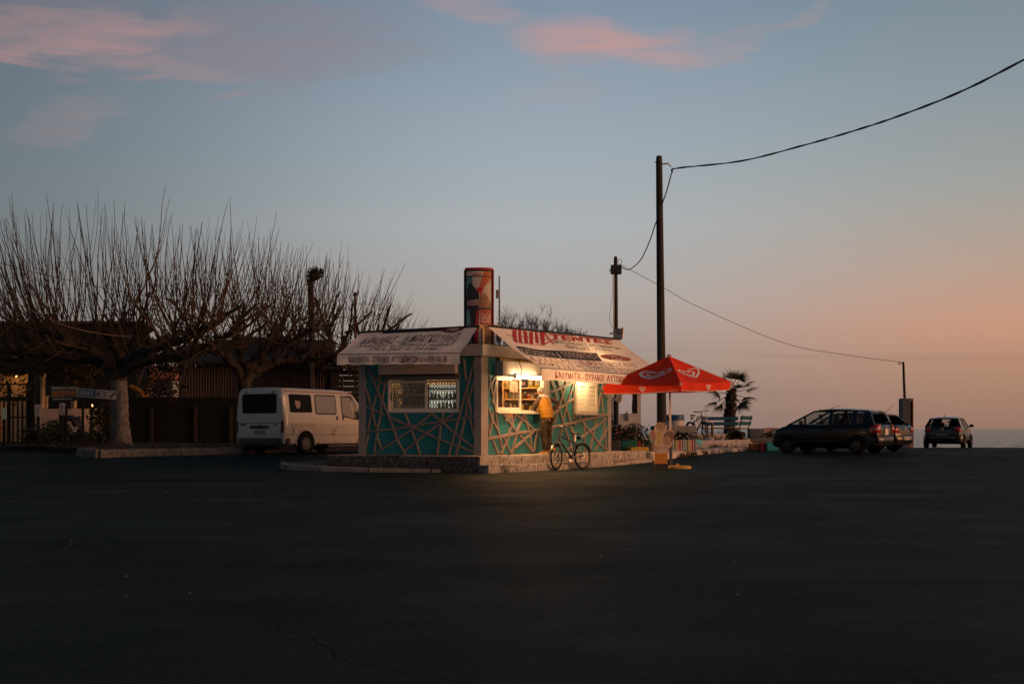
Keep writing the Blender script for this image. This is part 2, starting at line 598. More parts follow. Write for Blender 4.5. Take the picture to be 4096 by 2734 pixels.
for k in range(260):
    y = rnd.uniform(7, 40); x = rnd.uniform(-.42, .42) * y
    if mnoise.noise(Vector((x * .25, y * .25, 3))) < .02: continue
    r_ = rnd.uniform(.006, .018) * (1 + y / 40)
    z = gz(x, y)
    a_ = rnd.uniform(0, 6)
    mb.add([(x + r_ * math.cos(a_), y + r_ * math.sin(a_), z), (x + r_ * math.cos(a_ + 2.1), y + r_ * math.sin(a_ + 2.1), z), (x + r_ * math.cos(a_ + 4.2), y + r_ * math.sin(a_ + 4.2), z), (x, y, z + r_ * .9)], [(0, 1, 3), (1, 2, 3), (2, 0, 3)])
mb.build('gravel', mat('grit_stone', (0.06, 0.062, 0.06), .9, var=.4, scale=3), kind='stuff')
# sea
def sea_mat():
    m = bpy.data.materials.new('sea_water')
    m.use_nodes = True
    t = NT(m.node_tree)
    L = m.node_tree.links
    bs = m.node_tree.nodes['Principled BSDF']
    vec = t.n('ShaderNodeTexCoord').outputs['Object']
    bs.inputs['Base Color'].default_value = (0.035, 0.045, 0.05, 1)
    bs.inputs['Roughness'].default_value = 0.22
    bs.inputs['IOR'].default_value = 1.33
    mp = t.n('ShaderNodeMapping')
    mp.inputs['Scale'].default_value = (0.30, 0.085, 1)
    L.new(vec, mp.inputs[0])
    a = t.noise(mp.outputs[0], 1.2, 6, 0.6, 0.3)
    bn = t.n('ShaderNodeBump')
    bn.inputs['Strength'].default_value = 1.0
    bn.inputs['Distance'].default_value = 1.1
    L.new(a, bn.inputs['Height'])
    L.new(bn.outputs[0], bs.inputs['Normal'])
    return m
mb = MB()
random.seed(5)
SEAZ = -1.15
ynear = [60 * 1.011 ** i for i in range(200)]
def seaf(u, v):
    y = ynear[int(round(v * (len(ynear) - 1)))]
    x = -10 + u * (40 + y * 0.75)
    a = 0.16 * mnoise.noise(Vector((x * 0.22, y * 0.45, 0))) + 0.09 * mnoise.noise(Vector((x * .6, y * 1.1, 4)))
    return Vector((x, y, SEAZ + a))
mb.grid(seaf, 220, len(ynear) - 1)
y1 = ynear[-1]
for q in [((-10, 60), (-10, y1), (-9000, y1), (-9000, 60)), ((30 + 60 * .75, 60), (9000, 60), (9000, y1), (30 + y1 * .75, y1)), ((-9000, y1), (9000, y1), (9000, 15000), (-9000, 15000))]:
    mb.quad(*[(x, y, SEAZ) for x, y in q])
mb.build('sea', sea_mat(), smooth=180, kind='structure')

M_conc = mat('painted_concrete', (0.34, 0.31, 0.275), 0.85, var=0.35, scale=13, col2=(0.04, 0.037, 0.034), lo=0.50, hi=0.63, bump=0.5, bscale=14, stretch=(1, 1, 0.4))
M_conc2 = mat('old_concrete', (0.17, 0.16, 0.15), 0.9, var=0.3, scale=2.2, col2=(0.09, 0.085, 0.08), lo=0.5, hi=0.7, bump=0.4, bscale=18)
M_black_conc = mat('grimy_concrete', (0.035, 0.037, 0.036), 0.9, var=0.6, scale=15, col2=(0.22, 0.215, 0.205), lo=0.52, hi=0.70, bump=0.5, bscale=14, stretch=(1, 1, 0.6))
M_floor = mat('terracotta_floor', (0.33, 0.23, 0.17), 0.8, var=0.2, scale=3, bump=0.2)

# ------------------------------------------------------------------ kiosk frame of reference
A_R = R(55)
KC = Vector((-0.755, 28.99))
kr = Vector((math.cos(A_R), math.sin(A_R)))
kl = Vector((-0.945, 0.327)).normalized()
nR = Vector((kr.y, -kr.x))
nL = Vector((-kl.y * -1, kl.x)) * 1.0
nL = Vector((-0.327, -0.945)).normalized()
FLOOR = 0.40
FACE = {'R': (kr, nR), 'L': (kl, nL)}
def K(face, u, z, n=0.0):
    d, nn = FACE[face]
    p = KC + d * u + nn * n
    return Vector((p.x, p.y, z))
def onface(face, px, py, n=0.0):
    """(distance along the wall, height) of the wall point seen at a photograph pixel"""
    d, nn = FACE[face]
    c = KC + nn * n
    k = (px - 2048) / F
    u = (k * c.y - c.x) / (d.x - k * d.y)
    D = c.y + d.y * u
    return u, CH - (py - 1714) / F * D
def kbox(mb, face, u0, u1, z0, z1, n0, n1):
    p = [K(face, u0, z0, n0), K(face, u1, z0, n0), K(face, u1, z0, n1), K(face, u0, z0, n1)]
    return mb.hexa(p + [Vector((q.x, q.y, z1)) for q in [K(face, u0, z1, n0), K(face, u1, z1, n0), K(face, u1, z1, n1), K(face, u0, z1, n1)]])
LR = onface('R', 2440, 1790)[0]
LL = onface('L', 1438, 1790)[0]
kR = KC + kr * LR
kLf = KC + kl * LL
kB = kR + kl * LL
def plan(pts, z):
    return [Vector((p.x, p.y, z)) for p in pts]
def z1c(x, y): return (1300 + x * .5739, 1020 + y * .574)
def z2c(x, y): return (1900 + x * .4592, 1200 + y * .4592)
def z2b(x, y): return (2160 + x * .26786, 1480 + y * .26786)

# plinth: upper platform, lower step, apron ------------------------------------------------
def corner_off(a, b):
    """plan corner where a line a outside the left wall meets one b outside the right wall"""
    # solve KC + kl*s + nL*a = KC + kr*q + nR*b
    rx, ry = nR.x * b - nL.x * a, nR.y * b - nL.y * a
    det = kl.x * -kr.y + kr.x * kl.y
    s_ = (rx * -kr.y + kr.x * ry) / det
    return KC + kl * s_ + nL * a
c1 = corner_off(0.85, 0.50)
c2 = corner_off(1.0, 0.80)
endR = kR + kr * 1.2
c1i = corner_off(0.76, 0.41)
p_up = [c1i, endR + nR * 0.41, endR - nR * 0.6, kB + kr * 0.4, kLf + kl * 0.45 - nL * 1.0, kLf + kl * 0.40 + nL * 0.74]
mb = MB()
mb.prism(plan(p_up, 0.0), (0, 0, FLOOR - 0.02))
mb.build('platform', M_conc, kind='structure', smooth=False)
mb = MB()
mb.prism(plan([c1 + (kl * 0.02), endR + nR * 0.49, endR - nR * 0.6, kB + kr * 0.4, kLf + kl * 0.44 - nL * 1.0, kLf + kl * 0.44 + nL * 0.84], FLOOR - 0.02), (0, 0, 0.02))
mb.build('platform_floor', M_floor, kind='structure')
# rough nosing stones along the platform edge, each slightly uneven
random.seed(11)
def edge_stones(nm, a, b, z0, z1, depth, out, m, parent=None, nseg=None, seed=0):
    """row of cast kerb stones from a to b (plan), outward direction out"""
    rnd = random.Random(seed)
    L_ = (b - a).length
    nseg = nseg or max(1, int(L_ / 0.9))
    d = (b - a).normalized()
    for i in range(nseg):
        mb = MB()
        s0, s1 = L_ * i / nseg + 0.006, L_ * (i + 1) / nseg - 0.006
        dz = rnd.uniform(-0.012, 0.006)
        do = rnd.uniform(-0.008, 0.012)
        N = 8
        rings = []
        for k in range(N + 1):
            s_ = s0 + (s1 - s0) * k / N
            wz = 0.008 * mnoise.noise(Vector((s_ * 3.1, seed, 1.0)))
            wo_ = 0.010 * mnoise.noise(Vector((s_ * 2.3, seed, 7.0)))
            p = a + d * s_
            def q(o_, z_): 
                pp = p + out * (o_ + do + wo_)
                return Vector((pp.x, pp.y, z_ + (dz + wz if z_ > z0 else 0)))
            rings.append([q(-depth, z0), q(0, z0), q(0.004, (z0 + z1) / 2), q(0, z1 - 0.03), q(-0.012, z1 - 0.01), q(-0.035, z1), q(-depth, z1)])
        mb.rings(rings)
        mb.build('kerb_stone', m, parent, smooth=45)
# right side: two steps with stone fronts
st = thing('step', 'two grimy white concrete steps along the lit front of the kiosk', 'steps', (c2.x, c2.y, 0))
st['kind'] = 'structure'
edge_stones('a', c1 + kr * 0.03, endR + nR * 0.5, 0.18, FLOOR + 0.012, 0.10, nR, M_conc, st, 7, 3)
mb = MB()
e2 = endR + nR * 0.80 - kr * 0.1
mb.prism(plan([c2 + kr * 0.05, e2, e2 - nR * 0.34, c1 - nR * 0.02], -0.10), (0, 0, 0.285))
mb.build('tread', M_conc2, st)
edge_stones('b', c2 + kr * 0.03, e2, -0.08, 0.20, 0.10, nR, M_conc, st, 7, 9)
# left side front of the platform: dark, mouldy
stl = thing('kerb', 'mouldy black and white stone front of the platform on its shaded left side', 'kerb', (c1.x - 1.5, c1.y, 0))
stl['kind'] = 'structure'
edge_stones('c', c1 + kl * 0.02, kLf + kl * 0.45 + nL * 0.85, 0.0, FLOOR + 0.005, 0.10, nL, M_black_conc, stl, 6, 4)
# low apron of the pavement in front of it
ap = [Vector((W(2030, 1888, 28.7).x, 28.55)), Vector((-1.9, 28.55)), Vector((-3.4, 28.75)), Vector((-4.6, 29.15)), Vector((-5.5, 29.7)), Vector((-5.75, 30.3)), Vector((-4.6, 30.9)), Vector((-3.5, 30.2)), Vector((-1.0, 29.0))]
mb = MB()
n_ = len(ap)
top = [Vector((p.x, p.y, z)) for p, z in zip(ap, (0.06, 0.07, 0.09, 0.12, 0.15, 0.19, 0.24, 0.22, 0.14))]
bot = [Vector((p.x, p.y, -0.1)) for p in ap]
mb.add(bot + top, [tuple(range(n_, 2 * n_))] + [(i, (i + 1) % n_, n_ + (i + 1) % n_, n_ + i) for i in range(n_)])
mb.build('pavement', mat('dark_paving', (0.045, 0.045, 0.046), 0.85, var=0.35, scale=2, bump=0.4), kind='structure')
for i in range(5):
    a_, b_ = ap[i], ap[i + 1]
    za, zb = top[i].z, top[i + 1].z
    mb = MB()
    d = (b_ - a_).normalized()
    o_ = Vector((d.y, -d.x))
    if o_.y > 0: o_ = -o_
    a2, b2 = a_ + d * .01, b_ - d * .01
    P = []
    for p, z in ((a2, za), (b2, zb)):
        P.append([Vector((p.x, p.y, -0.1)) , Vector((p.x + o_.x * .13, p.y + o_.y * .13, -0.1)), Vector((p.x + o_.x * .13, p.y + o_.y * .13, z - .005)), Vector((p.x + o_.x * .10, p.y + o_.y * .10, z + .018)), Vector((p.x, p.y, z + .018))])
    mb.rings(P)
    if i == 0:
        apk = thing('kerb', 'low worn kerb curving round the dark pavement left of the steps', 'kerb', (-3, 28.7, 0))
        apk['kind'] = 'structure'
    mb.build('kerb_stone', M_conc2, apk)

# ------------------------------------------------------------------ kiosk
M_teal = mat('teal_paint', (0.008, 0.155, 0.168), 0.55, var=0.12, scale=3, col2=(0.035, 0.15, 0.145), lo=0.56, hi=0.75)
M_rib = mat('rib_paint', (0.20, 0.158, 0.142), 0.65, var=0.10, scale=4)
M_trim = mat('trim_paint', (0.235, 0.215, 0.21), 0.65, var=0.12, scale=3, col2=(0.25, 0.22, 0.2), lo=0.6, hi=0.75)
M_alu = mat('window_frame_white', (0.55, 0.52, 0.46), 0.4, var=0.06)
M_box = mat('box_beige', (0.36, 0.325, 0.31), 0.6, var=0.1)
M_dark = mat('dark_void', (0.012, 0.012, 0.013), 0.8)
M_inner = mat('inner_wall', (0.62, 0.48, 0.34), 0.8, var=0.1)
kiosk = thing('kiosk', 'small teal street kiosk with pale crisscross ribs, lit serving window and corner on the steps', 'kiosk', (KC.x, KC.y, FLOOR))
# openings
Lw = (onface('L', *z1c(935, 1090))[0], onface('L', *z1c(440, 1090))[0], onface('L', *z1c(700, 1096))[1], onface('L', *z1c(700, 842))[1])
Rw = (onface('R', *z2c(180, 970))[0], onface('R', *z2c(640, 970))[0], onface('R', *z2c(300, 974))[1], onface('R', *z2c(300, 648))[1])
Sw = (onface('R', *z2c(868, 986))[0], onface('R', *z2c(1064, 986))[0], onface('R', *z2c(960, 987))[1], onface('R', *z2c(960, 712))[1])
ZT = 2.80
def wall_panel(face, L_, holes, parent):
    mb = MB()
    u = 0.0
    for (u0, u1, z0, z1) in holes:
        kbox(mb, face, u, u0, FLOOR, ZT, -0.12, 0)
        kbox(mb, face, u0, u1, FLOOR, z0, -0.12, 0)
        kbox(mb, face, u0, u1, z1, ZT, -0.12, 0)
        u = u1
    kbox(mb, face, u, L_, FLOOR, ZT, -0.12, 0)
    return mb.build('wall', M_teal, parent)
wR = wall_panel('R', LR, [Rw, Sw], kiosk)
wL = wall_panel('L', LL, [Lw], kiosk)
wR['label'] = 'teal wall lit warm by the lamp over the serving window'
wL['label'] = 'teal wall in blue shade under the shorter awning'
mb = MB()
for a_, b_ in ((kR, kB), (kB, kLf)):
    d = (b_ - a_).normalized()
    nn = Vector((d.y, -d.x))
    mb.hexa(plan([a_, b_, b_ - nn * .12, a_ - nn * .12], FLOOR) + plan([a_, b_, b_ - nn * .12, a_ - nn * .12], ZT))
mb.build('wall', M_inner, kiosk)
mb = MB()
mb.prism(plan([KC, kR, kB, kLf], FLOOR + .002), (0, 0, 0.01))
mb.build('floor', mat('kiosk_floor', (0.2, 0.17, 0.14)), kiosk)
# roof slab with fascia
o = .13
ro = [KC + (nL + nR) * o / (1 + nL.dot(nR)), kR + (nR + kr) * o, kB + (-nL + kr) * o, kLf + (nL + kl) * o]
mb = MB()
mb.prism(plan(ro, 2.80), (0, 0, 0.28))
roof = mb.build('roof', mat('roof_fascia', (0.36, 0.34, 0.325), 0.6, var=0.15, scale=2), kiosk)
mb = MB()
o = .10
rt = [KC + (nL + nR) * o / (1 + nL.dot(nR)), kR + (nR + kr) * o, kB + (-nL + kr) * o, kLf + (nL + kl) * o]
mb.prism(plan(rt, 3.08), (0, 0, 0.02))
mb.build('roof_felt', M_dark, roof)
# corner posts
def post(pts):
    mb = MB()
    mb.prism(plan(pts, FLOOR - .0), (0, 0, ZT - FLOOR))
    return mb.build('corner_post', M_trim, kiosk)
o = .035
cc = KC + (nL + nR) * o / (1 + nL.dot(nR))
post([KC + kl * .16, KC + kl * .16 + nL * o, cc, KC + kr * .25 + nR * o, KC + kr * .25, KC])
u_ = onface('L', 1464, 1790)[0]
post([kLf, kLf + nL * o + kl * .01, KC + kl * u_ + nL * o, KC + kl * u_])
u_ = onface('R', *z2c(1152, 1300))[0]
post([KC + kr * u_, KC + kr * u_ + nR * o, kR + nR * o + kr * .01, kR])
# crisscross ribs -----------------------------------------------------------
def rib(face, pts, width, parent, holes, umax, umin):
    """one moulded rib following a polyline on a wall (pts in wall coordinates)"""
    mb = MB()
    n = len(pts)
    Lp, Rp = [], []
    for i in range(n):
        a = Vector(pts[max(0, i - 1)]); b = Vector(pts[min(n - 1, i + 1)])
        d = (b - a).normalized()
        nn = Vector((-d.y, d.x)) * width / 2
        p = Vector(pts[i])
        Lp.append(p + nn); Rp.append(p - nn)
    T = 0.034 + random.uniform(-.0006, .0006)
    rings = []
    for i in range(n):
        l_, r_ = Lp[i], Rp[i]
        def c(p): return (min(umax, max(umin, p.x)), min(ZT, max(FLOOR + .005, p.y)))
        l_, r_ = c(l_), c(r_)
        m1 = (l_[0] * .8 + r_[0] * .2, l_[1] * .8 + r_[1] * .2)
        m2 = (l_[0] * .2 + r_[0] * .8, l_[1] * .2 + r_[1] * .8)
        rings.append([K(face, *l_, -0.002), K(face, *m1, T), K(face, *m2, T), K(face, *r_, -0.002)])
    mb.rings(rings)
    for i in range(1, n - 1):      # the moulding swells where ribs cross
        p = Vector(pts[i])
        if umin + .1 < p.x < umax - .1 and FLOOR + .1 < p.y < ZT - .1:
            rr = width * random.uniform(.70, .85)
            asp_ = 1.0 if face == 'L' else .62
            o8 = [(p.x + rr * math.cos(a_), p.y + rr * asp_ * math.sin(a_)) for a_ in [2 * math.pi * k / 8 for k in range(8)]]
            mb.add([K(face, *q, -.002) for q in o8] + [K(face, p.x + (q[0] - p.x) * .8, p.y + (q[1] - p.y) * .8, T + .0005) for q in o8], [tuple(range(8, 16))] + [(k, (k + 1) % 8, 8 + (k + 1) % 8, 8 + k) for k in range(8)])
    mb.build('rib', M_rib, parent)
LRIBS = [
 [(295,765),(340,880),(440,1110),(480,1210),(505,1290),(560,1388)], [(280,1230),(470,1212),(600,1190),(830,1158),(1044,1122)],
 [(345,1388),(500,1285),(620,1200),(745,1103)], [(735,1098),(820,1165),(905,1240),(1044,1345)], [(552,1365),(635,1300),(705,1240),(795,1178)],
 [(448,1133),(620,1200),(705,1240),(790,1280),(905,1322)], [(558,1102),(592,1184)], [(602,1215),(635,1300),(662,1388)], [(806,1176),(797,1280),(780,1388)],
 [(822,1098),(815,1165)], [(895,1102),(826,1152)], [(1040,745),(985,950),(930,1140),(905,1240),(862,1388)], [(965,715),(985,880)], [(1038,890),(1000,1010),(980,1120)],
 [(988,955),(1022,1112)], [(972,1145),(948,1255)], [(1013,1140),(1042,1262)], [(330,835),(385,880),(430,912)], [(384,832),(387,880),(368,925)], [(432,848),(398,1005)],
 [(288,935),(330,1075),(357,1205)], [(362,965),(330,1075),(300,1215)], [(283,1058),(330,1078),(390,1098),(418,1115)], [(392,1015),(390,1100),(364,1215)],
 [(366,1235),(344,1375)], [(363,1262),(392,1345)], [(302,1245),(284,1335)], [(898,1318),(935,1332),(1042,1372)], [(942,1280),(914,1388)], [(700,1230),(735,1100)][:0]]
RRIBS2 = [
 [(95,560),(130,730),(165,895),(192,1120),(210,1190),(237,1337)], [(182,648),(130,740),(93,812)], [(178,690),(158,830),(148,900)], [(98,925),(145,1040),(182,1112)],
 [(150,975),(143,1040),(120,1190)], [(98,1070),(126,1195)], [(94,1206),(210,1190),(360,1160),(555,1130),(660,1110),(860,1066),(950,1040),(1158,995)],
 [(233,982),(318,1088),(362,1160),(480,1312)][:3], [(352,982),(316,1090),(288,1165)], [(422,982),(362,1155),(318,1337)], [(352,998),(440,1060),(505,1122)],
 [(428,996),(450,1080),(463,1135)], [(248,1198),(266,1240),(218,1337)], [(292,1188),(266,1245),(312,1337)], [(148,1212),(197,1337)],
 [(386,1176),(422,1215),(494,1314)], [(504,1148),(425,1215),(342,1288)], [(476,1148),(492,1322)], [(542,1118),(513,1322)]]
RRIBS2B = [
 [(150,138),(210,300),(270,560),(338,785)], [(245,138),(330,370),(430,720),(522,1065)], [(136,328),(260,285),(370,230),(485,178)], [(388,150),(370,230),(330,370),(270,570),(208,795)],
 [(500,168),(465,300),(392,500),(336,765)], [(155,695),(270,580),(410,490),(505,418)], [(493,300),(494,560),(500,735)], [(326,868),(248,1085)], [(182,878),(136,1035)],
 [(356,838),(472,1195)], [(428,795),(518,1055)], [(661,648),(655,740),(660,1215)], [(536,655),(640,790),(735,910),(870,1085),(992,1205)], [(856,635),(800,900),(742,1185)],
 [(605,1015),(735,910),(840,838),(985,706)], [(992,876),(950,960),(875,1085),(806,1212)], [(943,715),(955,960),(987,1195)], [(940,195),(900,380),(850,642)], [(845,235),(990,405)], [(913,355),(940,655)],
 [(375,1215),(470,1128)], [(140,1090),(205,1215)]]
random.seed(2)
for pl in LRIBS:
    if len(pl) > 1:
        rib('L', [onface('L', *z1c(*p)) for p in pl], 0.060, wL, None, LL - .16, .15)
uend = onface('R', *z2c(1152, 1300))[0]
for pl in RRIBS2:
    rib('R', [onface('R', *z2c(*p)) for p in pl], 0.088, wR, None, uend, .24)
for pl in RRIBS2B:
    rib('R', [onface('R', *z2b(*p)) for p in pl], 0.082, wR, None, uend, .24)
# flat coloured note and worn patch on the lit wall
mb = MB()
u0, z0 = onface('R', *z2c(255, 1052)); u1, z1 = onface('R', *z2c(322, 985))
kbox(mb, 'R', u0, u1, z0, z1, 0.03, 0.034)
pst = mb.build('paper_notice', mat('paper_grey', (0.35, 0.33, 0.30), var=0.5, scale=9, col2=(0.1, 0.16, 0.25), lo=.5, hi=.55), wR)
mb = MB()
kbox(mb, 'R', u0 + (u1 - u0) * .35, u1 - .02, z0 + (z1 - z0) * .55, z1 - .03, 0.0345, 0.037)
mb.build('orange_label', mat('label_orange', (0.65, 0.25, 0.05)), pst)
# cable conduit by the shuttered window
mb = MB()
u_, _ = onface('R', *z2b(522, 600))
mb.tube([K('R', u_, 1.2, .02), K('R', u_, ZT - .05, .02)], .012)
mb.tube([K('R', u_, 1.2, .02), K('R', u_ - .03, 1.1, .02)], .02)
mb.build('conduit', M_trim, wR)
# windows ------------------------------------------------------------------
def frame(mb, face, u0, u1, z0, z1, t, n0, n1):
    kbox(mb, face, u0, u1, z0, z0 + t, n0, n1)
    kbox(mb, face, u0, u1, z1 - t, z1, n0, n1)
    kbox(mb, face, u0, u0 + t, z0 + t, z1 - t, n0, n1)
    kbox(mb, face, u1 - t, u1, z0 + t, z1 - t, n0, n1)
G_shop = glass('shop_glass', (0.9, 0.92, 0.9), 0.04, 0.02)
# left window: sliding sashes behind a folding grille
u0, u1, z0, z1 = Lw
mb = MB()
frame(mb, 'L', u0, u1, z0, z1, .05, -.08, .025)
win = mb.build('window', M_alu, kiosk, label='sliding window with a folding grille under the shorter awning')
mb = MB()
kbox(mb, 'L', u0 - .05, u1 + .05, z1 - .10, z1 + .07, .0255, .06)
mb.build('shutter_rail', mat('grey_metal', (0.12, 0.12, 0.13), 0.5), win)
mb = MB()
um = u0 + (u1 - u0) * .47
frame(mb, 'L', um - .03, u1 - .052, z0 + .052, z1 - .11, .055, -.055, -.03)
mb.build('sash', M_alu, win)
mb = MB()
kbox(mb, 'L', u1 - .085, u1 - .07, z0 + .3, z0 + .5, -.03, -.015)
mb.build('handle', M_dark, win)
mb = MB()
frame(mb, 'L', u0 + .052, um + .05, z0 + .052, z1 - .11, .045, -.078, -.057)
mb.build('sash', M_alu, win)
mb = MB()
kbox(mb, 'L', um + .03, u1 - .11, z0 + .11, z1 - .17, -.045, -.041)
mb.build('pane', G_shop, win)
mb = MB()
kbox(mb, 'L', u0 + .1, um, z0 + .10, z1 - .16, -.07, -.066)
mb.build('pane', G_shop, win)
mb = MB()     # folding scissor grille
npan = 24
du = (u1 - u0 - .1) / npan
for i in range(npan + 1):
    uu = u0 + .05 + du * i
    kbox(mb, 'L', uu - .006, uu + .006, z0 + .05, z1 - .1, -.118, -.106)
rows = 3
gh = (z1 - z0 - .2) / rows
for rrow in range(rows):
    zc = z0 + .1 + gh * (rrow + .35)
    for i in range(npan):
        ua, ub = u0 + .05 + du * i, u0 + .05 + du * (i + 1)
        for s_ in (1, -1):
            mb.tube([K('L', ua, zc - s_ * .075, -.1), K('L', ub, zc + s_ * .075, -.1)], .007, 4)
            mb.tube([K('L', ua, zc + .15 - s_ * .075, -.1), K('L', ub, zc + .15 + s_ * .075, -.1)], .007, 4)
mb.build('folding_grille', mat('grille_metal', (0.10, 0.09, 0.08), 0.5, metal=.5), win)
# shutter box above the left window
def shutter_box(face, u0, u1, z0, z1, dep, label):
    mb = MB()
    kbox(mb, face, u0, u1, z0, z1, 0.0, dep)
    b = mb.build('shutter_box', M_box, kiosk, label=label)
    mb = MB()
    kbox(mb, face, u0 + .04, u1 - .04, z0 - .02, z0 - .001, .03, dep - .03)
    mb.build('slot', M_dark, b)
    return b
a_ = onface('L', *z1c(905, 830), .22)
b_ = onface('L', *z1c(372, 830), .22)
shutter_box('L', a_[0], b_[0], onface('L', *z1c(640, 828), .22)[1], onface('L', *z1c(640, 735), .22)[1], .22, 'grey shutter box above the grilled window')
a_ = onface('R', *z2c(244, 650), .25)
b_ = onface('R', *z2c(640, 650), .25)
zb_, zt_ = onface('R', *z2c(260, 648), .25)[1], onface('R', *z2c(260, 528), .25)[1]
shutter_box('R', a_[0], b_[0], zb_, zt_, .25, 'warm lit beige shutter box above the serving window')
mb = MB()
kbox(mb, 'R', a_[0] + .1, b_[0], zt_ + .02, ZT - .01, 0.0, .08)
mb.build('soffit_board', mat('old_board', (0.28, 0.17, 0.06), .8, var=.4, scale=5), kiosk)
mb = MB()
uu = a_[0] + (b_[0] - a_[0]) * .36
mb.tube([K('R', uu - .1, ZT - .02, .27), K('R', uu - .02, zt_ - .05, .265), K('R', uu + .06, zt_ - .2, .262), K('R', uu + .03, zb_ - .02, .262)], .008, 5)
mb.build('cable', M_dark, kiosk)
# serving window
u0, u1, z0, z1 = Rw
RPANE = onface('R', *z2c(397, 900))[0]
ROPEN = onface('R', *z2c(592, 900))[0]
mb = MB()
frame(mb, 'R', u0, u1, z0, z1, .055, -.1, .03)
kbox(mb, 'R', ROPEN, u1 - .056, z0 + .056, z1 - .056, -.09, .02)
sv_ = mb.build('serving_window', M_alu, kiosk, label='open sliding serving window where the man leans')
mb = MB()
kbox(mb, 'R', u0 - .03, u1 + .03, z0 - .035, z0 - .001, -.1, .10)
mb.build('sill', M_alu, sv_)
mb = MB()
frame(mb, 'R', u0 + .057, RPANE + .06, z0 + .057, z1 - .057, .06, -.06, -.02)
mb.build('sash', M_alu, sv_)
mb = MB()
kbox(mb, 'R', u0 + .117, RPANE, z0 + .117, z1 - .117, -.045, -.04)
mb.build('pane', glass('serving_glass', (0.92, 0.9, 0.85), 0.05, 0.02), sv_)
# posters and stickers on the pane (inside)
for (ax, ay, bx, by, cc_) in ((318, 705, 385, 800, (0.55, 0.45, 0.42)), (250, 700, 300, 720, (0.6, 0.28, 0.1))):
    mb = MB()
    ua, za = onface('R', *z2c(ax, by)); ub, zb = onface('R', *z2c(bx, ay))
    kbox(mb, 'R', ua, ub, za, zb, -.052, -.048)
    mb.build('poster', mat('poster_%d' % ax, cc_, .7, var=.5, scale=11, col2=(0.12, 0.08, 0.08), lo=.55, hi=.6), sv_)
mb = MB()
ua, za = onface('R', *z2c(224, 760))
mb.lathe([(0, -.075), (.035, -.06), (.05, -.03), (.042, .02), (.02, .055), (0, .075)], 10, Matrix.Translation(K('R', ua, za, -.25)))
mb.build('lemon_ornament', mat('lemon', (0.75, 0.6, 0.05), .4), sv_, smooth=True)
# shuttered window
u0, u1, z0, z1 = Sw
mb = MB()
frame(mb, 'R', u0, u1, z0, z1, .05, -.08, .03)
sw_ = mb.build('shuttered_window', M_alu, kiosk, label='closed two leaf window with pale shutters')
um = (u0 + u1) / 2
for a_, b_ in ((u0 + .051, um - .004), (um + .004, u1 - .051)):
    mb = MB()
    frame(mb, 'R', a_, b_, z0 + .051, z1 - .051, .075, -.02, .045)
    lf = mb.build('shutter_leaf', M_alu, sw_)
    me0 = None
    nsl = 5
    for k in range(nsl):
        zz = z0 + .127 + (z1 - z0 - .254) * k / nsl
        h_ = (z1 - z0 - .254) / nsl
        mb = MB()
        p = [K('R', a_ + .076, zz + .004, -.005), K('R', b_ - .076, zz + .004, -.005), K('R', b_ - .076, zz + .004, .019), K('R', a_ + .076, zz + .004, .019)]
        q = [K('R', a_ + .076, zz + h_ - .004, -.01), K('R', b_ - .076, zz + h_ - .004, -.01), K('R', b_ - .076, zz + h_ - .004, .015), K('R', a_ + .076, zz + h_ - .004, .015)]
        mb.hexa(p + q)
        o_ = mb.build('slat', M_alu, lf)
mb = MB()
kbox(mb, 'R', u0 - .08, u1 + .1, z0 - .045, z0 - .003, 0.0, .09)
mb.build('sill', M_trim, sw_)
# small return box at the far end of the kiosk
mb = MB()
q0 = kR + kr * .02
mb.hexa(plan([q0 + nR * .0, q0 + kr * .22 + nR * .0, q0 + kr * .22 - nR * 1.6, q0 - nR * 1.6], 1.95) + plan([q0, q0 + kr * .22, q0 + kr * .22 - nR * 1.6, q0 - nR * 1.6], 2.3))
mb.build('shutter_box', M_box, kiosk, label='beige box on the far end wall')

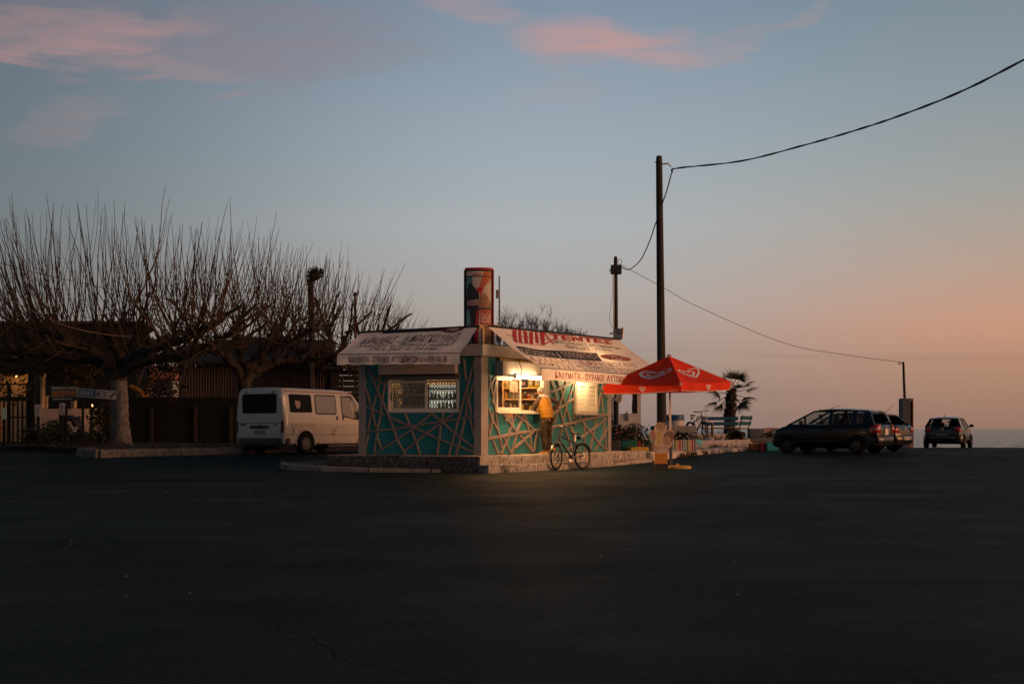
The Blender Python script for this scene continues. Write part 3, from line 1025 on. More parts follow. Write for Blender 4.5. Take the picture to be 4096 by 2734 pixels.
# interior: shelving and goods ---------------------------------------------------
def shelf_unit(nm, label, c, wdt, zs, facing, goods, seed, lit=False):
    """open shelves at c (plan centre) facing the direction 'facing'; goods are things of their own"""
    rnd = random.Random(seed)
    ang = math.atan2(facing.y, facing.x) + math.pi / 2
    t_ = thing('shelf_unit', label, 'shelves', (c.x, c.y, FLOOR + .012), ang)
    M_w = mat('shelf_wood', (0.55, 0.34, 0.14), .6, var=.15)
    mb = MB(); mb.box((0, .19, zs[-1] / 2 + .35), (wdt, .02, zs[-1] + .7)); mb.build('back_panel', mat('shelf_back', (0.2, 0.12, 0.06), .8), t_, local=True)
    for s_ in (-1, 1):
        mb = MB(); mb.box((s_ * (wdt / 2 + .016), 0, zs[-1] / 2 + .35), (.03, .4, zs[-1] + .7)); mb.build('side_panel', M_w, t_, local=True)
    for z in zs:
        mb = MB(); mb.box((0, -.002, z), (wdt - .004, .36, .025)); mb.build('shelf', M_w, t_, local=True)
    M = ROOTM[t_.name]
    cnames = ['orange', 'red', 'yellow', 'navy', 'grey', 'dark red', 'green', 'tan', 'brown']
    cols = [(0.35, 0.15, 0.015), (0.3, 0.04, 0.015), (0.35, 0.25, 0.04), (0.03, 0.035, 0.09), (0.22, 0.2, 0.18), (0.16, 0.015, 0.015), (0.03, 0.10, 0.04), (0.3, 0.22, 0.11), (0.06, 0.025, 0.015)]
    NTH = 'first second third fourth fifth sixth seventh eighth ninth tenth eleventh twelfth thirteenth fourteenth'.split()
    ORD = ['lowest', 'second', 'third', 'fourth', 'top']
    for zi, z in enumerate(zs):
        x = -wdt / 2 + .08
        kk_ = 0
        while x < wdt / 2 - .08:
            kind = goods[zi % len(goods)]
            if kind == 'bag':
                w_, h_ = rnd.uniform(.15, .2), rnd.uniform(.2, .27)
                ci = rnd.randrange(len(cols))
                mb = MB()
                d_ = .05
                rg = []
                for k in range(6):
                    tt = k / 5
                    th = d_ * math.sin(math.pi * tt) ** .6 + .004
                    ww = w_ / 2 * (1 - .08 * math.sin(math.pi * tt))
                    rg.append([Vector((-ww, 0, h_ * tt)), Vector((-ww * .5, -th, h_ * tt)), Vector((ww * .5, -th, h_ * tt)), Vector((ww, 0, h_ * tt)), Vector((ww * .5, th, h_ * tt)), Vector((-ww * .5, th, h_ * tt))])
                mb.rings(rg)
                s0 = len(mb.v)
                mb.cur = 1
                mb.box((0, -d_ - .001, h_ * .5), (w_ * .6, .004, h_ * .35))
                nmx, lab, cat = 'snack_bag', None, 'snack bag'
                mats_ = [mat('bag_%d' % ci, cols[ci], .35, var=.3, scale=8), mat('bag_%d' % ((ci + 2) % len(cols)), cols[(ci + 2) % len(cols)], .35)]
            else:
                w_, h_ = rnd.uniform(.07, .1), rnd.uniform(.1, .22)
                ci = rnd.randrange(len(cols))
                mb = MB()
                mb.lathe([(w_ * .44, 0), (w_ * .45, h_ * .7), (w_ * .3, h_ * .82), (w_ * .2, h_ * .85)], 8)
                mb.cur = 1
                mb.lathe([(w_ * .22, h_ * .85), (w_ * .22, h_), (0.001, h_ * 1.01)], 8)
                nmx, cat = 'jar', 'jar'
                mats_ = [mat('bag_%d' % ci, cols[ci], .35, var=.3, scale=8), mat('lid', (0.5, 0.45, 0.4), .4)]
            P = M @ Vector((x + w_ / 2 - .07, rnd.uniform(-.06, .02), z + .0128))
            mb.xform(Matrix.Translation(P) @ Matrix.Rotation(ang + rnd.uniform(-.1, .1), 4, 'Z'))
            g = mb.build(nmx, mats_, None)
            kk_ += 1
            tag(g, '%s %s, %s from the left on the %s shelf %s' % (cnames[ci], 'snack bag' if nmx == 'snack_bag' else 'sweet jar', NTH[min(kk_ - 1, 13)], ORD[min(zi, 4)], 'behind the serving window' if lit else 'behind the grille'), cat, 'goods on the shelves behind the ' + ('serving window' if lit else 'grille'))
            x += w_ + rnd.uniform(.01, .03)
    return t_
cR = Vector((W(2128, 1600, 32.4).x, 32.4))
shelf_unit('a', 'wooden shelves of snack bags behind the open serving window', cR, 1.5, [.55, .84, 1.10, 1.42, 1.72], Vector((-.12, -1)), ['bag', 'bag', 'jar', 'jar', 'bag'], 21, True)
cL_ = Vector((W(1628, 1600, 31.3).x, 31.3))
shelf_unit('b', 'shelves of jars and bags behind the folding grille', cL_, .95, [.9, 1.2, 1.52, 1.84], Vector((0.1, -1)), ['jar', 'bag', 'jar', 'bag'], 33)
# lit drinks fridge behind the right half of the grille
fx, fy = W(1772, 1600, 30.75).x, 30.75
fr = thing('drinks_fridge', 'lit white drinks fridge behind the right half of the folding grille', 'fridge', (fx, fy, FLOOR + .012))
M_fw = mat('fridge_white', (0.5, 0.5, 0.48), .4)
mb = MB(); mb.box((fx, fy + .28, 1.3), (.72, .03, 1.75)); mb.build('lit_back', mat('fridge_glow', (0.8, 0.8, 0.78), emit=(.95, .95, .78), estr=.6), fr)
for s_ in (-1, 1):
    mb = MB(); mb.box((fx + s_ * .375, fy + .05, 1.3), (.03, .48, 1.75)); mb.build('side_panel', M_dark, fr)
for k, z in enumerate((1.28, 1.56, 1.80, 2.06)):
    mb = MB(); mb.box((fx, fy + .06, z), (.715, .40, .03)); mb.build('shelf', M_dark, fr)
rb_ = random.Random(19)
for k, z in enumerate((1.296, 1.576, 1.816)):
    for j in range(7):
        if rb_.random() < .22: continue
        mb = MB(); h_ = rb_.uniform(.13, .2)
        mb.lathe([(.036, 0), (.036, h_ * .6), (.014, h_ * .82), (.014, h_), (0.001, h_)], 8, Matrix.Translation((fx - .29 + j * .097, fy - .02 + rb_.uniform(-.03, .06), z)))
        b_ = mb.build('bottle', mat('bottle_%d' % (j % 3), ((0.02, 0.012, 0.01), (0.25, 0.13, 0.02), (0.03, 0.08, 0.04))[j % 3], .2), None, smooth=40)
        tag(b_, '%s drink bottle, %s place from the left on the %s shelf of the lit fridge' % (('dark', 'amber', 'green')[j % 3], 'first second third fourth fifth sixth seventh'.split()[j], ('lower', 'middle', 'upper')[k]), 'bottle', 'bottles in the lit fridge')
# warm lamps inside
def point(nm, loc, en, col, size):
    l = bpy.data.lights.new(nm, 'POINT'); l.energy = en; l.color = col; l.shadow_soft_size = size
    o = bpy.data.objects.new(nm, l); link(o); o.location = loc
    return o
point('ceiling_light', (-0.05, 31.0, 2.55), 150, (1, .56, .24), .12)
point('ceiling_light', (-1.35, 29.95, 2.6), 3, (1, .85, .62), .10)
def ceiling_bulb(x, y, z, label, colr):
    t_ = thing('ceiling_lamp', label, 'lamp', (x, y, 2.8))
    mb = MB(); mb.lathe([(.09, 0), (.09, -.03), (.03, -.05)], 12); mb.build('lamp_base', M_alu, t_, local=True)
    mb = MB(); mb.lathe([(.03, -.05), (.055, -.075), (.05, -.10), (0.001, -.115)], 12); mb.build('bulb', mat('bulb_' + str(int(z * 100)), (1, 1, 1), emit=colr, estr=6), t_, local=True)
ceiling_bulb(-0.05, 31.0, 2.62, 'small ceiling lamp inside the kiosk above the serving window shelves', (1, .75, .45))
ceiling_bulb(-1.35, 29.95, 2.6, 'small ceiling lamp inside the kiosk behind the folding grille', (1, .9, .7))
# fluorescent tube over the serving window -----------------------------------------
ua = onface('R', *z2c(352, 672), .42)[0]
ub = onface('R', *z2c(582, 672), .42)[0]
zt = onface('R', *z2c(400, 668), .42)[1]
fl = thing('tube_lamp', 'glowing white tube lamp above the serving window', 'lamp', tuple(K('R', (ua + ub) / 2, zt, .42)))
mb = MB(); kbox(mb, 'R', ua - .03, ub + .03, zt + .05, zt + .075, .39, .44); mb.build('lamp_housing', M_dark, fl)
mb = MB(); mb.tube([K('R', ua, zt, .415), K('R', ub, zt, .415)], .042, 12)
mb.build('glowing_tube', mat('tube_glow', (1, 1, 1), emit=(1.0, .62, .29), estr=60), fl, smooth=True)
for uu in (ua, ub):
    mb = MB(); mb.tube([K('R', uu, zt + .05, .2), K('R', uu, zt + .05, .40)], .012, 5); mb.build('bracket', M_dark, fl)
    mb = MB(); mb.tube([K('R', uu - .03, zt, .415), K('R', uu + .03, zt, .415)], .046, 8); mb.build('end_cap', M_alu, fl)
al = bpy.data.lights.new('tube_light', 'AREA')
al.shape = 'RECTANGLE'; al.size = (ub - ua); al.size_y = .07; al.energy = 105; al.color = (1, .46, .17)
ao = bpy.data.objects.new('tube_light', al); link(ao)
ao.location = K('R', (ua + ub) / 2, zt - .05, .415)
ao.rotation_euler = (R(-46), 0, A_R)
lb_u, lb_z = onface('R', *z2c(975, 668), .28)
lb = thing('bulb_lamp', 'warm bulb lamp tucked under the awning above the pale shutters', 'lamp', tuple(K('R', lb_u, lb_z, .28)))
mb = MB(); mb.tube([K('R', lb_u, lb_z + .12, 0), K('R', lb_u, lb_z + .13, .2), K('R', lb_u, lb_z + .07, .28)], .014, 6); mb.build('arm', M_dark, lb)
mb = MB(); mb.lathe([(.02, .07), (.045, .02), (.045, -.02), (0.001, -.06)], 12, Matrix.Translation(K('R', lb_u, lb_z, .28))); mb.build('bulb', mat('bulb_glow', (1, 1, 1), emit=(1, .78, .42), estr=14), lb, smooth=True)
o_ = point('bulb_light', K('R', lb_u, lb_z - .02, .36), 80, (1, .60, .25), .06)
# ------------------------------------------------------------------ awnings
M_cloth = mat('awning_cloth', (0.80, 0.75, 0.70), .8, var=.10, scale=2.5, col2=(0.42, 0.38, 0.34), lo=.58, hi=.8, trans=.22)
P_red = mat('print_red', (0.36, 0.02, 0.025), .7, var=.3, scale=12, col2=(0.5, 0.32, 0.28), lo=.6, hi=.7)
P_fade = mat('print_faded_red', (0.42, 0.12, 0.09), .7, var=.4, scale=9, col2=(0.55, 0.42, 0.38), lo=.5, hi=.66)
P_black = mat('print_black', (0.012, 0.012, 0.015), .7, col2=(0.2, 0.18, 0.17), scale=10, lo=.62, hi=.75)
P_brown = mat('print_brown', (0.09, 0.055, 0.05), .7, var=.4, scale=6, col2=(0.3, 0.25, 0.23), lo=.55, hi=.7)
P_cream = mat('print_cream', (0.62, 0.56, 0.48), .7)
def awning(label, tl, tr, bl, br, vh, sag, seed, vend):
    """cloth between a top rail tl-tr and front bar bl-br with a valance vh deep; returns the thing and the surface functions"""
    t_ = thing('awning', label, 'awning', tuple((tl + tr) / 2))
    nrm = (tr - tl).cross(bl - tl).normalized()
    if nrm.z < 0: nrm = -nrm
    def S(u, v, off=0.0):
        p = (tl * (1 - u) + tr * u) * (1 - v) + (bl * (1 - u) + br * u) * v
        s_ = math.sin(math.pi * min(1, max(0, v)))
        rp = .034 * mnoise.noise(Vector((u * 6, v * 2.2, seed))) + .012 * math.sin(u * 34 + seed + v * 4) * s_ * (.4 + .6 * mnoise.noise(Vector((u * 3, v * 3, seed + 5))))
        edge = (abs(u - .5) * 2) ** 6
        return p + nrm * (rp * s_ - sag * s_ * (1 - .5 * edge) + off)
    outw = (bl - tl); outw.z = 0; outw.normalize()
    def V(u, v, off=0.0):
        p = bl * (1 - u) + br * u
        rp = .028 * math.sin(u * 30 + seed) * v + .035 * mnoise.noise(Vector((u * 7, v * 1.5, seed + 9))) * v
        curl = vend * max(0, (u if vend > 0 else 1 - u) - .94) / .06 * v
        hh = vh + .008 * math.sin(u * 50)
        return p + outw * (.012 + rp + off + abs(curl) * -.05) - Vector((0, 0, 1)) * (hh * v + .004)
    mb = MB(); mb.grid(lambda u, v: S(u, v), 44, 16)
    cl = mb.build('canopy_cloth', M_cloth, t_, smooth=180)
    mb = MB(); mb.grid(lambda u, v: V(u, v), 44, 5)
    vl = mb.build('valance', M_cloth, t_, smooth=180)
    mb = MB(); mb.tube([tl + (tl - tr).normalized() * .05, tr + (tr - tl).normalized() * .05], .035, 8)
    mb.build('top_rail', M_dark, t_)
    mb = MB(); mb.tube([bl, br], .016, 6); mb.build('front_bar', mat('rail_metal', (0.3, 0.29, 0.28), .45, metal=.6), t_)
    return t_, cl, vl, S, V
LD = lambda u, z, n: K('L', u, z, n)
tlL, trL = W(1443, 1330, 29.96), W(1911, 1306, 28.96)
pj = 1.17
blL = W(1350, 1416, 28.75); brL = W(1839.6, 1411, 27.86)
awL, clL, vlL, SL, VL = awning('shorter grey white awning with phone number lettering over the shaded grilled window', tlL, trL, blL, brL, .25, .045, 1.0, -.0)
mb = MB(); 
# the rolled part of the print that shows at the top edge
mb.add([SL(.20 + .55 * i / 20, .0 + .085 * (i % 1), .008) for i in range(21)] + [SL(.20 + .55 * i / 20, .085 if i < 20 else .03, .008) for i in range(21)], [(i, i + 1, 22 + i, 21 + i) for i in range(20)])
mb.build('printed_band', P_black, clL)
mb = MB()
el_ = [SL(.80 + .105 * math.cos(t), max(.003, .0 + .17 * math.sin(t)), .008) for t in [math.pi * k / 16 for k in range(17)]]
mb.add(el_, [tuple(range(17))])
mb.build('printed_oval', mat('oval_brown', (0.13, 0.03, 0.03), .7), clL)
def on_cloth(S, u0, u1, v0, v1, off, lean=0.0):
    """text box on the cloth: u0..u1 across, v0 (top of letters) .. v1 (foot)"""
    return lambda a, b: S(u0 + (u1 - u0) * a + lean * b, v1 + (v0 - v1) * b, off)
mb = MB(); lettering(mb, '1985', on_cloth(SL, .76, .85, .025, .11, .013), .01); mb.build('lettering', P_cream, clL)
mb = MB(); lettering(mb, 'Α.ΡΑΔΕΑΣ - Δ.ΦΡΑΓΚΟΥΛΗΣ', on_cloth(SL, .085, .90, .20, .53, .012), .003, .12, 1.16); mb.build('lettering', P_brown, clL)
mb = MB(); lettering(mb, 'ΑΛΦΕΙΟΥ 81 ΠΥΡΓΟΣ ΗΛΕΙΑΣ', on_cloth(SL, .10, .895, .565, .69, .012), .003, .1, 1.16); mb.build('lettering', P_black, clL)
mb = MB(); lettering(mb, 'ΤΗΛ.26210 34346', on_cloth(SL, .22, .78, .725, .84, .012), .003, .1, 1.18); mb.build('lettering', P_black, clL)
mb = MB(); lettering(mb, 'ΚΑΛΥΜΑΤΑ - ΟΥΡΑΝΟΙ  ΑΥΤΟΚΙΝΗΤΩΝ-κιν.6970 160138', lambda a, b: VL(.10 + .80 * a, .82 - .60 * b, .006), .014, 0, 1.08); mb.build('lettering', mat('print_darkred', (0.16, 0.03, 0.035), .7), vlL)
# pipe frame on the corner that carries both rails
mb = MB(); pc = W(1932, 1306, 29.05)
mb.tube([Vector((pc.x, pc.y, 3.1)), Vector((pc.x, pc.y, 3.5))], .035, 8)
mb.tube([W(1911, 1306, 28.96), pc, W(1950, 1304, 29.05)], .05, 8)
mb.build('rail_bracket', mat('yellow_pipe', (0.45, 0.3, 0.14), .5, var=.3), kiosk)
mb = MB(); mb.tube([K('L', 3.0, 2.95, .15), blL + Vector((.05, .03, 0))], .018)
mb.build('support_arm', MATS['rail_metal'], awL)
# the long awning over the lit front
tlR, trR = W(1950, 1304, 29.1), W(2474, 1357, 34.35)
blR = W(2166, 1471, 28.17); brR = W(2678, 1509, 33.4)
awR, clR, vlR, SR, VR = awning('long white advertising awning over the lit serving front', tlR, trR, blR, brR, .27, .085, 4.0, 0)
mb = MB(); mb.tube([K('R', LR - .5, 2.95, .15), brR + Vector((-.1, 0, 0))], .018)
mb.build('support_arm', MATS['rail_metal'], awR)
def uvR(px, py):
    """awning coordinates of a photograph pixel (nearest sampled point)"""
    best = None
    for i in range(61):
        for j in range(41):
            p = SR(i / 60, j / 40)
            d = (2048 + p.x / p.y * F - px) ** 2 + (1714 - (p.z - CH) / p.y * F - py) ** 2
            if best is None or d < best[0]:
                best = (d, i / 60, j / 40)
    return best[1], best[2]
def zr(x, y): return (1960 + x * .30651, 1280 + y * .3063)
def quadR(p):   # four zoom points tl, tr, br, bl -> bilinear map on the cloth
    q = [Vector(uvR(*zr(*c))) for c in p]
    def f(off):
        def g(a, b):
            top_ = q[0] * (1 - a) + q[1] * a
            bot_ = q[3] * (1 - a) + q[2] * a
            w_ = bot_ * (1 - b) + top_ * b
            return SR(w_.x, w_.y, off)
        return g
    return f
def banner(txt, p, m, bold=.02, shear=0, off=.012, spacing=1.0):
    mb = MB(); lettering(mb, txt, quadR(p)(off), bold, shear, spacing); return mb.build('lettering', m, clR)
banner('ΤΕΝΤΕΣ', [(765, 172), (1592, 255), (1592, 332), (800, 262)], P_red, .05, 0, .012)
banner('ΜΟΥΣΑΜΑΔΕΣ ΑΥΤΟΚΙΝΗΤΩΝ', [(832, 268), (1672, 360), (1700, 392), (850, 298)], P_black, .004, 0, .012, 1.15)
banner('ΠΕΡΣΙΔΕΣ - ΣΤΟΡΙΑ', [(980, 336), (1580, 382), (1615, 412), (1000, 368)], P_black, .004, 0, .012, 1.15)
f_ = quadR([(340, 345), (1395, 440), (1462, 532), (445, 462)])
mb = MB(); mb.grid(lambda a, b: f_(.009)(a, b), 24, 3); mb.build('printed_band', P_black, clR)
banner('ΚΑΤΑΣΚΕΥΗ & ΤΟΠΟΘΕΤΗΣΗ', [(372, 362), (1380, 450), (1425, 518), (440, 446)], P_cream, .010, 0, .014, 1.15)
banner('Α.ΡΑΔΕΑΣ - Δ.ΦΡΑΓΚΟΥΛΗΣ', [(490, 462), (1880, 575), (1940, 622), (545, 545)], P_fade, .004, 0, .012, 1.15)
banner('ΑΛΦΕΙΟΥ 81 ΠΥΡΓΟΣ ΗΛΕΙΑΣ', [(600, 552), (1960, 645), (1990, 668), (640, 585)], P_black, .004, 0, .012, 1.18)
banner('ΤΗΛ.26210 34346', [(845, 606), (1920, 672), (1950, 698), (880, 640)], P_black, .004, 0, .012, 1.18)
f_ = quadR([(1445, 440), (1835, 478), (1835, 555), (1445, 512)])
mb = MB(); g_ = f_(.010)
mb.add([g_(.5 + .5 * math.cos(t), .5 + .5 * math.sin(t)) for t in [2 * math.pi * k / 28 for k in range(28)]], [tuple(range(28))])
mb.build('printed_oval', mat('oval_rust', (0.36, 0.10, 0.05), .7, var=.3, scale=5), clR)
banner('Από το', [(1510, 450), (1770, 476), (1772, 506), (1515, 486)], P_cream, .0, .3, .016)
banner('1985', [(1580, 500), (1760, 518), (1762, 545), (1585, 530)], P_cream, .02, .2, .014)
# painted striped tent picture
for k in range(6):
    f_ = quadR([(295 + k * 72, 128 + k * 6.5), (335 + k * 72, 132 + k * 6.5), (352 + k * 72, 298 + k * 6.5), (302 + k * 72, 280 + k * 6.5)])
    mb = MB(); mb.grid(lambda a, b: f_(.012)(a, b), 1, 4)
    mb.build('printed_stripe', P_red, clR)
for pa, pb in (((290, 126), (690, 163)), ((210, 210), (770, 268)), ((690, 163), (828, 322)), ((320, 285), (690, 332)), ((690, 332), (830, 250))):
    a2, b2 = Vector(uvR(*zr(*pa))), Vector(uvR(*zr(*pb)))
    mb = MB(); stroke(mb, [a2.lerp(b2, k / 8) for k in range(9)], .012, lambda u, v: SR(u, v, .013)); mb.build('printed_line', P_red, clR)
f_ = quadR([(800, 255), (1670, 348), (1670, 354), (802, 262)])
mb = MB(); mb.grid(lambda a, b: f_(.013)(a, b), 12, 1); mb.build('printed_line', P_red, clR)
a_u = (1960 + 780 * .3065 - 2166) / 512
mb = MB(); lettering(mb, 'ΚΑΛΥΜΑΤΑ - ΟΥΡΑΝΟΙ  ΑΥΤΟΚΙΝΗΤΩΝ-κιν.6970 160138', lambda a, b: VR(.085 + .86 * a, .84 - .64 * b, .006), .016, 0, 1.08); mb.build('lettering', P_red, vlR)
# loose flap of the awning's far corner hanging beside the end post
mb = MB(); fc = [W(2489, 1570, 35.2), W(2472, 1568, 35.3), W(2456, 1600, 35.25), W(2481, 1613, 35.1), W(2490, 1594, 35.15)]
mb.prism(fc, (0.004, .01, 0)); mb.build('loose_flap', M_cloth, awR)
# ------------------------------------------------------------------ drinks column on the roof
M_blk = mat('black_frame', (0.02, 0.02, 0.022), .5)
dsx, dsy = -0.83, 30.3
ds = thing('advertising_column', 'tall drinks advertising box standing on the kiosk roof corner', 'sign', (dsx, dsy, 3.1))
DW, DH, DDp = .70, 1.92, .40
def A(u, v, off=0.0):
    v = v * 1.707 if v < .29 else (.495 + (v - .29) * .73 if v < .86 else .911 + (v - .86) * .636)
    return Vector((dsx - DW / 2 + DW * u, dsy - DDp / 2 - .09 * (1 - (2 * u - 1) ** 2) - off, 3.1 + DH * v))
mb = MB()
pl = [A(i / 12, 0) for i in range(13)] + [Vector((dsx + DW / 2, dsy + DDp / 2, 3.1)), Vector((dsx - DW / 2, dsy + DDp / 2, 3.1))]
mb.prism(pl, (0, 0, DH))
mb.build('box', M_blk, ds)
mb = MB()
pl = [A(i / 12, 1, .03) for i in range(13)] + [Vector((dsx + DW / 2 + .02, dsy + DDp / 2, 3.1 + DH)), Vector((dsx - DW / 2 - .02, dsy + DDp / 2, 3.1 + DH))]
mb.prism(pl, (0, 0, .05)); mb.build('top_cap', mat('sign_red', (0.42, 0.015, 0.015), .45), ds)
for s_ in (-1, 1):
    mb = MB(); mb.box((dsx + s_ * (DW / 2 + .012), dsy - DDp / 2, 3.1 + DH / 2), (.03, .06, DH - .01)); mb.build('edge_strip', MATS['sign_red'] if s_ > 0 else M_blk, ds)
def art(name, poly, colr, off, rough=.3, n=8, **kw):
    """flat print on the bowed front, polygon given as (u, v)"""
    mb = MB()
    # subdivide edges so that the print follows the bow
    q = []
    for i in range(len(poly)):
        a, b = Vector(poly[i]), Vector(poly[(i + 1) % len(poly)])
        for k in range(n):
            q.append(a.lerp(b, k / n))
    # fan strips: triangulate through blender's ngon
    mb.add([A(p.x, p.y, off) for p in q], [tuple(range(len(q)))])
    return mb.build(name, mat('art_%s' % name, colr, rough, **kw), ds)
def panel(name, u0, u1, v0, v1, colr, off, **kw):
    mb = MB(); mb.grid(lambda a, b: A(u0 + (u1 - u0) * a, v0 + (v1 - v0) * b, off), 14, 2)
    return mb.build(name, mat('panel_' + name, colr, .3, **kw), ds)
panel('header_panel', .06, .94, .875, .965, (0.50, 0.46, 0.40), .004)
panel('picture_panel', .06, .94, .30, .855, (0.46, 0.41, 0.35), .004, var=.2, scale=3)
panel('picture_panel', .06, .94, .01, .285, (0.30, 0.24, 0.2), .004, var=.2, scale=3)
def area(name, pts_l, pts_r, colr, off, **kw):
    """band between two edge lists of equal length (u, v)"""
    mb = MB()
    n = len(pts_l)
    vs, fs = [], []
    for (a, b) in zip(pts_l, pts_r):
        for k in range(5):
            p = Vector(a).lerp(Vector(b), k / 4)
            vs.append(A(p.x, p.y, off))
    for i in range(n - 1):
        for k in range(4):
            fs.append((i * 5 + k, i * 5 + k + 1, i * 5 + 6 + k, i * 5 + 5 + k))
    mb.add(vs, fs)
    return mb.build(name, mat('art_' + name + str(int(off * 1e4)), colr, .3, **kw), ds)
area('printed_ice', [(.06, .855), (.06, .6), (.06, .30)], [(.26, .855), (.30, .6), (.40, .30)], (0.10, 0.24, 0.26), .006, var=.5, scale=9)
area('printed_ice', [(.06, .285), (.06, .15), (.06, .01)], [(.20, .285), (.24, .15), (.25, .01)], (0.10, 0.24, 0.26), .0061, var=.5, scale=9)
area('printed_bottle', [(.13, .745), (.13, .70), (.09, .60), (.07, .5), (.07, .30)], [(.27, .745), (.28, .70), (.46, .60), (.52, .5), (.50, .30)], (0.018, 0.012, 0.012), .008)
area('printed_label', [(.08, .41), (.08, .335)], [(.50, .425), (.50, .345)], (0.32, 0.16, 0.15), .010, var=.6, scale=14)
area('printed_label', [(.12, .425), (.12, .412)], [(.50, .445), (.50, .43)], (0.5, 0.48, 0.46), .0101)
area('printed_ribbon', [(.70, .965), (.62, .85), (.55, .72), (.54, .6), (.53, .48)], [(.94, .965), (.94, .81), (.74, .70), (.62, .6), (.55, .48)], (0.40, 0.10, 0.03), .0075)
area('printed_ribbon', [(.44, .66), (.44, .60), (.50, .56)], [(.62, .67), (.66, .62), (.58, .56)], (0.40, 0.015, 0.02), .0085)
area('printed_glass', [(.62, .56), (.56, .48), (.53, .40), (.53, .30)], [(.72, .56), (.86, .46), (.94, .38), (.94, .30)], (0.26, 0.14, 0.08), .009, var=.5, scale=8)
area('printed_glass', [(.55, .285), (.57, .15), (.60, .01)], [(.94, .285), (.94, .15), (.94, .01)], (0.30, 0.16, 0.08), .0091, var=.5, scale=7)
area('printed_label', [(.55, .28), (.56, .20), (.58, .13)], [(.94, .28), (.94, .19), (.94, .14)], (0.38, 0.08, 0.03), .0102)
area('printed_bottle', [(.16, .285), (.20, .2), (.24, .01)], [(.52, .285), (.50, .2), (.44, .01)], (0.02, 0.012, 0.012), .0081)
area('printed_ribbon', [(.42, .27), (.36, .12), (.34, .01)], [(.50, .285), (.50, .16), (.46, .01)], (0.36, 0.015, 0.02), .0093)
# lettering of the maker as it stands on the header and on the glass
mb = MB()
lettering(mb, 'Coca-Cola', lambda a, b: A(.26 + .34 * a, .893 + .05 * b, .013), .01, .28, .92)
stroke(mb, [(.25, .902), (.32, .892), (.42, .893), (.52, .899), (.60, .898)], [.004, .009, .007, .009, .003], lambda u, v: A(u, v, .0131))
lettering(mb, 'Πιείτε', lambda a, b: A(.10 + .15 * a, .925 + .026 * b, .013), .0, .28)
mb.build('lettering', MATS['sign_red'], ds)
mb = MB()
lettering(mb, 'Coca-Cola', lambda a, b: A(.58 + .33 * a, .205 + .05 * b, .0125), .01, .28, .92)
stroke(mb, [(.58, .198), (.66, .188), (.76, .187), (.84, .193), (.92, .19)], [.004, .010, .008, .01, .003], lambda u, v: A(u, v, .0126))
mb.build('lettering', P_cream, ds)
for v_ in (.862, .29):
    mb = MB(); mb.grid(lambda a, b: A(a, v_ - .008 + .016 * b, .016), 14, 1); mb.build('cross_bar', M_blk, ds)
# aerial beside it
ant = thing('aerial_mast', 'thin aerial mast with a small box beside the drinks column', 'mast', (-0.32, 30.9, 3.1))
mb = MB(); mb.tube([(-.32, 30.9, 3.1), (-.33, 30.9, 4.97)], [.028, .02], 6); mb.build('mast', M_conc2, ant)
mb = MB(); mb.box((-.38, 30.87, 4.5), (.07, .05, .22), bev=.01); mb.build('antenna_box', M_trim, ant)
mb = MB(); mb.tube([(-.5, 30.85, 3.72), (-.31, 30.87, 3.68)], .014); mb.build('clamp', M_alu, ant)

# ------------------------------------------------------------------ person at the window
PX, PY = 0.90, 30.86
fdir = Vector((-nR.x, -nR.y, 0)); rdir = Vector((fdir.y, -fdir.x, 0))
person = thing('person', 'grey haired person in mustard puffer vest and camouflage trousers leaning on the serving sill', 'person', (PX, PY, FLOOR + .002), math.atan2(-rdir.x * 0 + rdir.y, rdir.x))
def skin_obj(name, verts, edges, m, parent, root=0, lev=2, branch=.6):
    me = bpy.data.meshes.new(name)
    me.from_pydata([v[:3] for v in verts], edges, [])
    me.materials.append(m)
    o = bpy.data.objects.new(name, me)
    link(o)
    o.parent = parent
    md = o.modifiers.new('skin', 'SKIN')
    md.branch_smoothing = branch
    md.use_smooth_shade = True
    for i, v in enumerate(verts):
        sv = me.skin_vertices[0].data[i]
        sv.radius = (v[3], v[4] if len(v) > 4 else v[3])
        sv.use_root = (i == root)
    ss = o.modifiers.new('sub', 'SUBSURF')
    ss.levels = ss.render_levels = lev
    return o
M_skin = mat('skin', (0.48, 0.25, 0.15), .55)
M_hairg = mat('grey_hair', (0.34, 0.31, 0.28), .85, var=.4, scale=40)
V_ = [(0, 0, .94, .12, .09), (0, .03, 1.10, .12, .09), (0, .08, 1.28, .13, .09), (0, .13, 1.43, .09, .07), (-.005, .155, 1.50, .052), (-.02, .18, 1.565, .075, .085), (-.025, .185, 1.625, .078, .09), (-.025, .18, 1.665, .05),
      (-.03, .285, 1.585, .016),                                      # 8 nose
      (-.18, .11, 1.40, .052), (-.225, .22, 1.22, .045), (-.20, .30, 1.10, .04), (-.10, .42, 1.105, .033), (-.02, .50, 1.115, .025, .035),      # 9-13 left arm on the sill
      (.19, .09, 1.41, .052), (.34, -.01, 1.37, .045), (.45, -.06, 1.32, .04), (.36, .0, 1.18, .034), (.26, .04, 1.08, .03),    # 14-18 right arm akimbo
      (-.095, .0, .86, .085), (-.09, .03, .50, .06), (-.075, -.01, .09, .04), (-.08, .12, .03, .035, .04),        # 19-22 left leg
      (.095, .0, .86, .085), (.085, .03, .50, .06), (.06, -.03, .09, .04), (.07, .10, .03, .035, .04)]            # 23-26 right leg
E_ = [(0, 1), (1, 2), (2, 3), (3, 4), (4, 5), (5, 6), (6, 7), (5, 8), (3, 9), (9, 10), (10, 11), (11, 12), (12, 13), (3, 14), (14, 15), (15, 16), (16, 17), (17, 18),
      (0, 19), (19, 20), (20, 21), (21, 22), (0, 23), (23, 24), (24, 25), (25, 26)]
